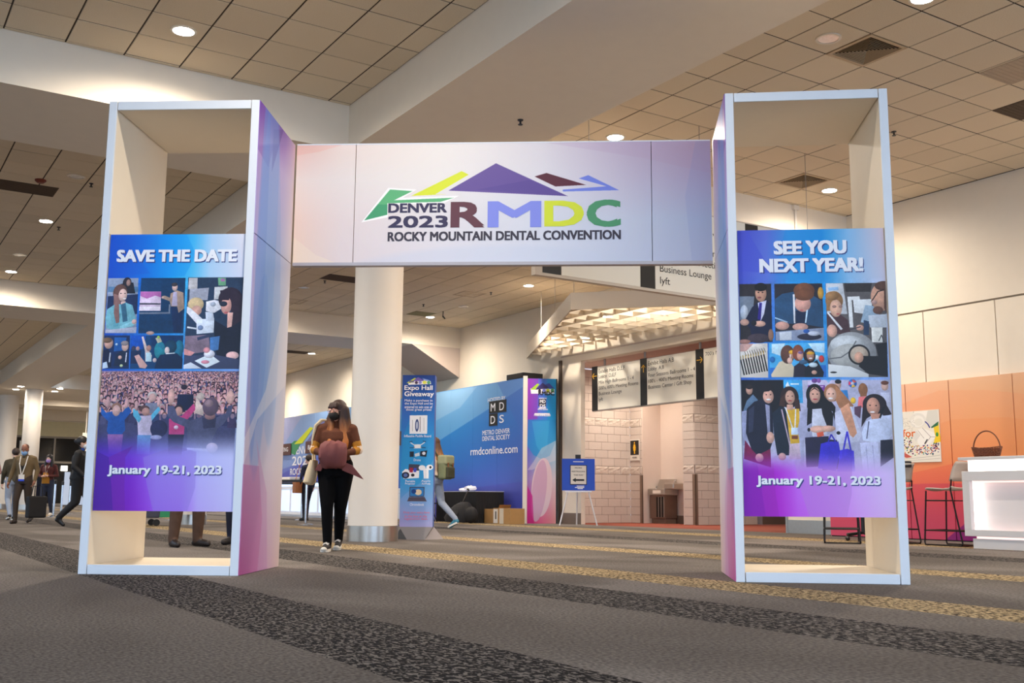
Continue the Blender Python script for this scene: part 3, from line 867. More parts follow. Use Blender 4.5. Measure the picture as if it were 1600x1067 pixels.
# five smaller pictures
cl.ops([('p', [(1.4, 166.9), (115.9, 166.9), (119.6, 374.7), (2.5, 374.7)], (150, 162, 188)), ('p', [(4.1, 235.8), (117.9, 228.0), (118.6, 303.4), (3.2, 303.4)], (28, 48, 92)), ('p', [(3.4, 199.3), (117.8, 199.3), (117.9, 220.2), (3.2, 220.2)], (92, 132, 172)), ('p', [(50.6, 188.8), (97.1, 183.6), (107.3, 225.4), (58.0, 225.4)], (34, 36, 52)), ('e', 73.9, 186.2, 16.6, 22.0, (44, 40, 52), 0), ('e', 79.0, 184.7, 8.3, 12.6, (180, 140, 132), 0), ('e', 50.1, 222.8, 27.0, 32.4, (108, 74, 68), 0), ('p', [(25.8, 225.4), (53.4, 235.8), (54.2, 334.5), (40.0, 338.6), (29.6, 303.4)], (150, 108, 104)), ('e', 60.5, 231.7, 16.1, 24.0, (238, 198, 188), 0), ('e', 67.5, 244.7, 6.2, 2.6, (250, 240, 240), 0), ('e', 52.8, 225.4, 2.6, 2.1, (60, 40, 40), 0), ('e', 68.4, 225.4, 2.6, 2.1, (60, 40, 40), 0), ('p', [(54.7, 256.7), (72.7, 254.1), (71.8, 282.7), (56.3, 282.7)], (232, 190, 180)), ('p', [(4.6, 285.2), (39.5, 261.9), (55.3, 267.1), (73.0, 259.3), (99.5, 269.7), (116.7, 324.1), (106.8, 349.9), (30.1, 362.8), (6.4, 355.1), (0.5, 318.9)], (122, 188, 204)), ('p', [(55.3, 267.1), (73.1, 260.8), (84.9, 329.3), (67.1, 334.5)], (58, 108, 138)), ('p', [(35.5, 282.7), (57.5, 303.4), (50.0, 349.9), (31.9, 349.9)], (100, 168, 188)), ('p', [(55.2, 349.9), (113.1, 324.1), (118.7, 340.7), (61.1, 362.3)], (142, 202, 216)), ('e', 109.9, 331.9, 9.3, 9.3, (236, 190, 180), 0), ('p', [(33.0, 241.1), (46.0, 241.1), (54.2, 334.5), (41.5, 338.6), (30.3, 298.2)], (150, 108, 104)), ('p', [(4.3, 362.8), (119.9, 352.5), (119.6, 374.7), (2.5, 374.7)], (192, 192, 212)), ('p', [(126.3, 166.9), (293.9, 166.9), (297.2, 375.7), (127.9, 375.7)], (5, 56, 98)), ('p', [(126.7, 218.6), (204.6, 218.6), (207.0, 291.5), (125.7, 291.5)], (228, 204, 228)), ('p', [(126.7, 218.6), (204.6, 218.6), (205.8, 241.1), (183.1, 233.8), (152.6, 245.2), (127.7, 235.8)], (190, 108, 178)), ('p', [(126.0, 261.9), (205.4, 262.9), (204.6, 267.6), (126.4, 267.6)], (42, 42, 62)), ('p', [(125.7, 274.9), (205.0, 274.9), (205.8, 289.9), (125.6, 289.9)], (240, 226, 240)), ('p', [(126.0, 297.2), (243.5, 296.1), (243.8, 302.4), (126.3, 303.4)], (112, 122, 142)), ('p', [(236.7, 267.1), (243.0, 267.1), (242.5, 298.2), (237.4, 298.2)], (120, 130, 150)), ('p', [(244.8, 272.3), (289.4, 282.7), (288.8, 373.2), (260.4, 373.2)], (12, 40, 82)), ('p', [(240.8, 225.4), (265.1, 213.9), (288.9, 222.8), (295.6, 282.7), (274.7, 299.3), (268.2, 274.9), (244.9, 274.9), (238.5, 251.5)], (168, 142, 126)), ('p', [(250.9, 220.2), (264.4, 220.2), (269.1, 272.3), (247.4, 272.3)], (186, 176, 206)), ('e', 255.7, 201.9, 10.4, 14.6, (218, 182, 172), 0), ('e', 253.6, 192.0, 11.4, 7.3, (58, 52, 58), 0), ('p', [(209.1, 235.8), (219.4, 233.8), (247.0, 245.2), (242.4, 256.7), (212.8, 245.2)], (168, 142, 126)), ('e', 212.5, 241.1, 5.2, 4.7, (225, 185, 172), 0), ('e', 172.8, 374.7, 15.5, 7.2, (200, 160, 150), 0), ('p', [(304.2, 165.3), (512.5, 165.3), (511.2, 507.9), (304.9, 507.9)], (36, 56, 84)), ('p', [(306.9, 166.9), (339.7, 166.9), (340.8, 209.8), (306.5, 209.8)], (192, 188, 192)), ('p', [(311.7, 209.8), (384.2, 204.5), (381.2, 251.5), (312.7, 251.5)], (170, 172, 190)), ('p', [(404.8, 201.9), (454.1, 199.3), (452.5, 246.3), (404.9, 248.9)], (200, 202, 206)), ('p', [(416.2, 166.9), (445.9, 166.9), (447.2, 196.7), (419.1, 196.7)], (110, 170, 130)), ('p', [(426.8, 170.5), (442.4, 170.5), (442.9, 181.0), (427.3, 181.0)], (170, 110, 170)), ('e', 337.8, 267.1, 30.0, 26.0, (226, 198, 152), 0), ('e', 341.5, 290.4, 19.7, 18.7, (216, 166, 152), 0), ('p', [(305.6, 274.9), (320.4, 282.7), (374.5, 329.3), (343.9, 338.6), (305.7, 298.2)], (226, 226, 236)), ('p', [(304.9, 386.0), (392.4, 380.9), (401.4, 442.5), (344.1, 450.2), (304.7, 432.3)], (132, 112, 130)), ('p', [(303.1, 432.3), (344.0, 447.6), (329.2, 460.4), (303.3, 455.3)], (220, 150, 150)), ('p', [(343.2, 324.1), (410.2, 318.9), (410.1, 373.2), (346.8, 378.3)], (214, 222, 236)), ('p', [(375.4, 295.6), (403.9, 295.6), (410.6, 329.3), (379.6, 329.3)], (206, 214, 230)), ('p', [(376.2, 256.7), (407.0, 250.4), (430.6, 255.6), (435.4, 282.7), (409.3, 299.3), (376.8, 292.0)], (232, 232, 242)), ('e', 402.6, 267.1, 10.3, 8.3, (180, 190, 210), 0), ('e', 360.2, 355.1, 10.3, 9.3, (120, 140, 180), 0), ('p', [(310.9, 349.9), (344.7, 355.1), (345.0, 361.3), (309.6, 356.1)], (220, 225, 235)), ('p', [(349.0, 391.2), (397.4, 378.3), (398.9, 388.6), (352.1, 402.5)], (50, 60, 90)), ('e', 466.5, 246.3, 44.5, 42.6, (44, 32, 50), 0), ('p', [(475.5, 215.0), (511.2, 235.8), (512.0, 355.1), (479.4, 365.4), (470.5, 303.4)], (44, 32, 48)), ('e', 452.1, 272.3, 19.7, 32.2, (218, 162, 152), 0), ('p', [(458.4, 298.2), (479.1, 298.2), (476.3, 352.5), (459.4, 356.1)], (226, 176, 166)), ('p', [(426.2, 215.0), (467.5, 209.8), (461.5, 251.5), (433.0, 251.5)], (44, 32, 50)), ('e', 441.4, 265.5, 14.5, 9.9, (38, 46, 66), 0), ('e', 453.2, 298.2, 7.2, 3.1, (190, 90, 100), 0), ('p', [(410.5, 326.7), (460.9, 355.1), (478.7, 349.9), (509.9, 329.3), (510.1, 457.9), (427.3, 468.1), (415.2, 406.6)], (22, 28, 48)), ('e', 484.4, 457.9, 23.6, 14.3, (236, 188, 186), 0), ('p', [(398.0, 391.2), (433.9, 386.0), (431.0, 437.4), (400.4, 442.5)], (70, 120, 180)), ('p', [(306.1, 460.4), (411.2, 453.8), (510.8, 473.2), (511.2, 507.9), (304.9, 507.9)], (58, 66, 98)), ('p', [(344.5, 478.3), (400.8, 451.7), (439.1, 480.9), (390.4, 503.8)], (228, 238, 246)), ('e', 384.2, 482.4, 15.5, 6.6, (222, 140, 160), 0), ('e', 398.3, 452.8, 20.5, 15.3, (228, 228, 242), 0), ('e', 387.3, 438.4, 12.4, 10.3, (224, 150, 160), 0), ('p', [(304.2, 493.6), (330.4, 483.4), (372.5, 506.4), (304.9, 507.9)], (215, 222, 236)), ('p', [(-0.6, 383.5), (97.4, 383.5), (100.6, 507.9), (2.1, 507.9)], (14, 44, 94)), ('p', [(39.6, 391.2), (84.5, 391.2), (82.1, 438.4), (40.2, 443.5)], (22, 92, 172)), ('e', 48.9, 416.9, 4.6, 4.6, (200, 230, 250), 0), ('p', [(-0.1, 440.0), (17.9, 432.3), (34.1, 460.4), (33.5, 501.3), (3.1, 507.9)], (16, 26, 62)), ('e', 18.8, 412.8, 16.5, 20.6, (218, 168, 152), 0), ('e', 12.9, 401.5, 17.6, 10.3, (124, 94, 72), 0), ('p', [(25.0, 447.6), (29.2, 447.6), (28.3, 483.4), (23.2, 483.4)], (210, 215, 230)), ('p', [(50.1, 453.8), (70.9, 440.0), (94.2, 442.5), (94.9, 497.7), (42.5, 497.7)], (20, 36, 66)), ('e', 81.3, 424.6, 12.9, 17.5, (222, 182, 170), 0), ('e', 79.6, 412.8, 14.4, 9.3, (152, 142, 146), 0), ('p', [(86.8, 447.6), (90.4, 447.6), (88.9, 483.4), (84.8, 483.4)], (220, 220, 235)), ('e', 64.7, 465.5, 7.2, 7.2, (225, 180, 165), 0), ('p', [(1.7, 486.0), (15.8, 480.9), (22.4, 503.8), (2.1, 507.9)], (205, 222, 242)), ('e', 71.7, 496.2, 6.2, 5.1, (200, 215, 170), 0), ('p', [(101.0, 383.5), (297.6, 383.5), (299.7, 507.9), (104.7, 507.9)], (0, 62, 112)), ('p', [(101.0, 383.5), (157.8, 383.5), (148.8, 434.8), (104.0, 434.8)], (0, 84, 194)), ('p', [(170.7, 383.5), (297.6, 383.5), (296.4, 422.0), (183.1, 422.0)], (0, 50, 100)), ('e', 114.2, 432.3, 8.2, 9.2, (60, 60, 90), 0), ('e', 129.6, 432.3, 7.2, 8.2, (190, 150, 150), 0), ('p', [(104.5, 442.5), (142.9, 440.0), (140.6, 488.5), (105.6, 488.5)], (20, 40, 80)), ('p', [(141.0, 388.6), (148.2, 387.1), (165.7, 432.3), (184.1, 457.9), (182.3, 480.9), (160.7, 480.9), (157.5, 442.5)], (226, 202, 196)), ('e', 170.8, 431.2, 9.3, 11.3, (192, 142, 132), 0), ('p', [(160.4, 447.6), (180.4, 447.6), (184.3, 480.9), (162.2, 480.9)], (192, 222, 232)), ('e', 212.3, 438.4, 20.6, 31.9, (32, 140, 160), 0), ('p', [(208.0, 406.6), (229.5, 422.0), (225.1, 437.4), (203.7, 422.0)], (34, 120, 150)), ('p', [(193.4, 393.7), (209.6, 387.6), (219.4, 406.6), (203.2, 412.8)], (204, 196, 172)), ('e', 204.6, 390.1, 5.2, 5.2, (180, 220, 90), 0), ('e', 284.1, 432.3, 17.5, 30.7, (20, 110, 140), 0), ('e', 252.9, 426.1, 22.7, 24.7, (10, 62, 92), 0), ('e', 239.7, 439.4, 9.3, 13.4, (214, 194, 194), 0), ('p', [(235.1, 450.2), (269.4, 447.6), (269.7, 453.8), (236.4, 455.8)], (230, 235, 240)), ('p', [(215.8, 455.3), (277.3, 450.2), (299.9, 470.7), (299.7, 507.9), (196.1, 507.9), (203.6, 475.8)], (6, 36, 72)), ('p', [(118.4, 460.4), (134.5, 454.3), (169.8, 496.2), (162.2, 506.9), (140.4, 503.8)], (216, 168, 162)), ('e', 195.3, 475.8, 7.2, 8.2, (214, 190, 190), 0)], True)
cl.mottle(.15, .155, .50, 7)

cr = poster_bg_right()
for pts, col, al in [([(2.4, 820.0), (49.2, 839.9), (61.8, 930.0), (73.2, 1023.3), (-0.0, 1024.0)], (124, 0, 166), 0.55), ([(49.2, 839.9), (61.8, 930.0), (73.2, 1023.3), (118.6, 1022.9), (108.7, 934.6), (104.9, 839.7)], (152, 26, 176), 0.5), ([(178.2, 839.3), (190.6, 919.1), (220.7, 1022.9), (348.5, 1022.6), (365.9, 947.5), (373.6, 818.4), (273.2, 798.8)], (186, 128, 216), 0.5)]:
    cr.poly(pts, col, al)
bgc = cr.a.copy()
cr.ops([('p', [(0.3, 546.1), (511.3, 547.7), (509.6, 877.3), (-2.6, 880.4)], (186, 184, 212)), ('p', [(0.3, 546.1), (149.6, 546.6), (146.1, 668.0), (0.5, 668.0)], (24, 21, 28)), ('p', [(0.7, 657.8), (18.9, 652.7), (21.1, 769.5), (-0.2, 779.6)], (170, 172, 205)), ('p', [(147.1, 546.6), (212.0, 546.8), (212.5, 628.4), (147.2, 628.3)], (62, 166, 226)), ('p', [(154.0, 566.1), (161.9, 551.8), (170.3, 572.2), (156.3, 572.2)], (235, 245, 250)), ('p', [(171.7, 558.4), (200.7, 558.5), (200.5, 563.6), (171.6, 563.6)], (225, 240, 250)), ('p', [(231.0, 546.9), (326.4, 547.2), (322.8, 647.7), (228.7, 647.7)], (206, 196, 226)), ('e', 254.3, 549.0, 10.0, 8.2, (120, 70, 150), 0), ('e', 269.2, 549.0, 7.0, 8.2, (150, 90, 170), 0), ('p', [(231.4, 565.3), (290.0, 565.4), (289.1, 591.9), (230.5, 591.8)], (128, 58, 158)), ('p', [(236.2, 569.3), (283.9, 569.5), (283.8, 572.5), (236.1, 572.4)], (230, 220, 240)), ('p', [(294.1, 547.1), (311.5, 547.1), (302.2, 558.8)], (130, 180, 220)), ('e', 384.3, 559.6, 14.4, 14.8, (60, 110, 190), 0), ('p', [(384.3, 559.6), (384.9, 544.8), (397.9, 554.0)], (230, 90, 70)), ('p', [(384.3, 559.6), (371.8, 551.4), (370.2, 566.6)], (225, 60, 90)), ('p', [(384.3, 559.6), (379.8, 573.8), (394.8, 570.8)], (240, 190, 60)), ('e', 384.3, 559.6, 5.9, 6.1, (205, 205, 225), 0), ('e', 334.7, 564.0, 9.9, 16.3, (222, 176, 156), 0), ('e', 335.1, 553.3, 10.9, 7.6, (30, 26, 30), 0), ('p', [(325.1, 584.3), (365.7, 582.9), (370.0, 625.0), (328.6, 624.9)], (52, 132, 202)), ('p', [(403.2, 607.3), (428.9, 605.3), (422.4, 645.2), (397.8, 645.2)], (236, 120, 120)), ('e', 419.0, 581.0, 15.8, 22.3, (150, 98, 62), 0), ('p', [(406.9, 576.9), (434.0, 576.9), (430.4, 604.8), (409.2, 606.3)], (150, 98, 62)), ('p', [(387.1, 642.7), (411.9, 637.6), (405.2, 683.0), (387.1, 667.9)], (90, 60, 80)), ('e', 384.0, 619.9, 8.9, 11.1, (240, 190, 50), 0), ('e', 493.2, 569.5, 11.8, 16.2, (224, 180, 162), 0), ('e', 493.7, 557.8, 13.2, 7.1, (110, 62, 42), 0), ('p', [(477.6, 592.2), (508.0, 592.3), (509.9, 662.9), (481.0, 652.8)], (206, 206, 228)), ('p', [(4.8, 655.2), (18.7, 619.5), (40.4, 597.5), (57.4, 617.0), (44.3, 642.5), (16.3, 655.2)], (96, 122, 152)), ('e', 28.2, 581.1, 11.6, 17.4, (210, 160, 140), 0), ('e', 28.4, 570.9, 12.0, 8.2, (40, 30, 32), 0), ('e', 88.8, 586.4, 26.1, 32.7, (30, 22, 28), 0), ('p', [(65.9, 581.2), (78.7, 571.0), (74.8, 624.7), (67.3, 622.1)], (30, 22, 28)), ('p', [(103.5, 581.3), (111.7, 591.5), (110.8, 624.7), (99.9, 622.1)], (30, 22, 28)), ('p', [(8.8, 759.4), (30.6, 789.6), (95.6, 779.3), (96.1, 854.7), (3.7, 825.0)], (126, 24, 72)), ('p', [(18.0, 648.6), (44.7, 623.1), (72.6, 614.5), (98.7, 629.8), (107.6, 668.0), (107.3, 754.1), (95.3, 789.4), (49.9, 812.3), (29.6, 789.6), (12.9, 734.0)], (26, 28, 48)), ('p', [(23.9, 652.7), (44.4, 637.4), (37.1, 728.9), (21.9, 734.0)], (48, 52, 78)), ('p', [(82.1, 632.3), (97.0, 637.4), (96.4, 749.1), (88.7, 759.2)], (150, 150, 180)), ('e', 93.4, 604.8, 18.6, 24.5, (228, 172, 152), 0), ('e', 94.1, 616.0, 8.5, 3.1, (250, 242, 240), 0), ('e', 86.5, 598.6, 2.5, 2.0, (40, 24, 24), 0), ('e', 101.5, 598.7, 2.5, 2.0, (40, 24, 24), 0), ('p', [(73.2, 588.9), (88.6, 575.1), (106.0, 581.3), (95.9, 586.4)], (30, 22, 28)), ('e', 96.4, 750.1, 13.5, 20.3, (226, 174, 156), 0), ('e', 57.2, 820.8, 14.0, 15.1, (224, 170, 158), 0), ('e', 166.3, 608.0, 31.8, 38.8, (50, 30, 28), 0), ('p', [(135.2, 612.0), (153.3, 591.6), (149.3, 642.6), (129.5, 637.5)], (70, 42, 34)), ('p', [(182.7, 607.0), (199.9, 617.2), (203.6, 657.8), (184.0, 647.7)], (64, 38, 32)), ('p', [(151.6, 648.7), (198.9, 648.7), (196.2, 769.0), (165.4, 771.6)], (226, 176, 46)), ('p', [(106.3, 662.9), (134.4, 640.0), (153.1, 648.7), (164.2, 779.1), (159.2, 811.8), (118.6, 812.0), (109.5, 744.0)], (24, 34, 50)), ('e', 168.3, 608.0, 16.4, 24.5, (226, 174, 150), 0), ('e', 167.9, 620.2, 7.0, 2.0, (180, 60, 70), 0), ('e', 161.4, 603.9, 2.5, 1.5, (40, 24, 24), 0), ('e', 176.4, 603.9, 2.5, 1.5, (40, 24, 24), 0), ('p', [(157.0, 633.4), (177.0, 633.4), (178.9, 652.7), (155.0, 652.7)], (222, 170, 148)), ('l', [(151.7, 645.1), (174.4, 718.6)], 4.5, (235, 235, 240)), ('l', [(186.4, 650.2), (181.9, 718.6)], 4.0, (235, 235, 240)), ('l', [(138.1, 650.2), (164.9, 789.2)], 4.5, (190, 165, 180)), ('p', [(169.0, 715.1), (192.9, 715.0), (192.1, 739.8), (168.3, 739.8)], (205, 220, 242)), ('p', [(170.2, 742.8), (191.0, 742.8), (190.7, 754.9), (169.8, 754.9)], (120, 60, 40)), ('p', [(161.4, 773.1), (201.1, 768.9), (201.4, 825.2), (157.8, 825.4)], (202, 178, 196)), ('e', 135.3, 816.4, 12.9, 13.0, (214, 166, 150), 0), ('p', [(230.8, 581.6), (280.5, 581.7), (323.0, 642.6), (316.7, 710.8), (295.9, 713.4), (278.1, 652.8), (236.9, 703.3), (221.8, 710.9), (226.7, 617.2)], (22, 18, 24)), ('e', 253.6, 599.4, 29.8, 38.7, (22, 18, 24), 0), ('p', [(190.7, 721.1), (203.3, 668.0), (228.9, 642.6), (241.4, 640.1), (242.8, 748.7), (213.0, 753.8), (208.4, 851.7), (199.6, 849.2), (195.4, 761.4)], (166, 166, 196)), ('p', [(278.6, 640.1), (312.6, 657.8), (321.5, 713.3), (294.9, 741.0), (279.9, 746.1)], (166, 166, 196)), ('p', [(243.5, 650.2), (284.3, 646.7), (291.0, 738.5), (239.5, 744.7)], (202, 202, 218)), ('p', [(229.7, 617.2), (244.0, 637.5), (239.5, 698.3), (222.8, 708.4)], (22, 18, 24)), ('p', [(271.7, 622.3), (298.5, 637.6), (314.7, 667.9), (310.8, 708.3), (291.1, 708.3), (277.6, 667.9)], (22, 18, 24)), ('e', 254.1, 601.0, 18.4, 28.5, (224, 170, 148), 0), ('e', 254.6, 615.2, 7.9, 2.5, (190, 70, 80), 0), ('e', 247.3, 596.9, 2.5, 2.0, (30, 20, 20), 0), ('e', 262.2, 596.9, 2.5, 2.0, (30, 20, 20), 0), ('p', [(233.0, 591.8), (253.5, 572.4), (275.2, 591.8), (253.4, 577.5)], (22, 18, 24)), ('p', [(215.6, 749.8), (295.8, 744.6), (298.6, 848.7), (216.3, 853.1)], (34, 29, 58)), ('e', 263.5, 721.0, 30.7, 13.1, (224, 172, 152), 0), ('e', 229.3, 722.5, 4.9, 6.6, (20, 18, 24), 0), ('p', [(255.7, 733.6), (278.1, 728.5), (280.0, 743.6), (257.6, 748.7)], (220, 90, 60)), ('e', 313.9, 591.9, 28.7, 31.5, (166, 112, 76), 0), ('p', [(325.7, 566.5), (349.5, 592.0), (384.8, 637.6), (366.9, 655.3), (335.3, 645.2), (323.9, 617.3)], (172, 116, 80)), ('p', [(319.8, 662.9), (345.0, 648.7), (377.4, 640.2), (409.0, 738.3), (397.2, 764.4), (323.4, 771.1)], (206, 206, 228)), ('p', [(338.6, 648.7), (369.0, 627.5), (392.5, 733.3), (379.1, 750.4), (368.7, 740.9)], (216, 152, 118)), ('e', 309.7, 599.0, 17.8, 25.4, (228, 178, 156), 0), ('e', 307.3, 612.2, 8.5, 3.1, (248, 240, 240), 0), ('e', 302.4, 596.0, 2.5, 2.0, (40, 24, 24), 0), ('e', 316.7, 596.0, 2.5, 2.0, (40, 24, 24), 0), ('p', [(274.7, 753.7), (323.8, 758.6), (330.1, 858.5), (271.0, 863.8)], (30, 26, 52)), ('p', [(268.2, 771.3), (294.1, 763.7), (328.6, 763.6), (333.2, 798.6), (316.1, 866.0), (255.6, 856.4)], (52, 42, 192)), ('p', [(333.4, 793.6), (357.1, 788.5), (379.4, 795.9), (380.6, 868.2), (319.9, 868.5)], (62, 46, 202)), ('l', [(294.1, 763.7), (304.8, 738.5), (318.7, 763.6)], 4.9, (48, 40, 170)), ('l', [(344.8, 791.1), (359.3, 728.4), (369.2, 793.5)], 5.9, (60, 48, 196)), ('e', 295.7, 718.4, 24.6, 11.1, (224, 172, 150), 0), ('e', 329.6, 733.4, 6.9, 6.0, (22, 20, 26), 0), ('e', 456.3, 633.6, 40.2, 36.5, (34, 22, 28), 0), ('p', [(417.3, 625.0), (435.3, 604.8), (481.9, 606.4), (512.6, 667.9), (484.9, 677.0), (475.1, 652.8), (427.3, 683.0), (408.0, 714.2)], (34, 22, 28)), ('p', [(409.3, 730.8), (424.5, 693.1), (459.5, 675.5), (511.1, 670.4), (514.5, 738.1), (490.1, 764.1), (446.1, 765.7), (411.1, 759.3)], (206, 212, 238)), ('e', 451.1, 640.7, 22.6, 31.3, (208, 148, 124), 0), ('e', 447.8, 660.4, 8.3, 3.0, (246, 236, 236), 0), ('e', 440.4, 636.7, 3.0, 2.0, (36, 22, 22), 0), ('e', 461.0, 637.7, 2.9, 2.0, (36, 22, 22), 0), ('p', [(440.2, 667.9), (474.6, 665.4), (469.0, 683.0), (444.4, 685.5)], (204, 144, 120)), ('l', [(434.3, 693.1), (424.6, 753.3)], 3.4, (80, 80, 110)), ('p', [(470.8, 758.2), (512.8, 755.6), (513.1, 817.8), (467.0, 850.3)], (28, 26, 44)), ('p', [(401.0, 768.4), (463.3, 763.2), (465.2, 847.9), (431.9, 877.8), (407.9, 868.0)], (198, 198, 228)), ('l', [(421.2, 778.3), (425.2, 863.0)], 2.9, (160, 160, 200)), ('l', [(443.2, 775.7), (447.1, 862.8)], 2.9, (160, 160, 200)), ('p', [(482.9, 642.7), (492.7, 642.7), (473.9, 683.0), (469.1, 680.5)], (20, 18, 24))], True)
yf0, yf1 = (791.4, 881.4)
cr.mottle(.13, .51, .86, 5)
tt = np.clip((np.arange(1024) - yf0) / (yf1 - yf0), 0, 1); tt = (tt * tt * (3 - 2 * tt))[:, None, None]
cr.a = cr.a * (1 - tt) + bgc * tt
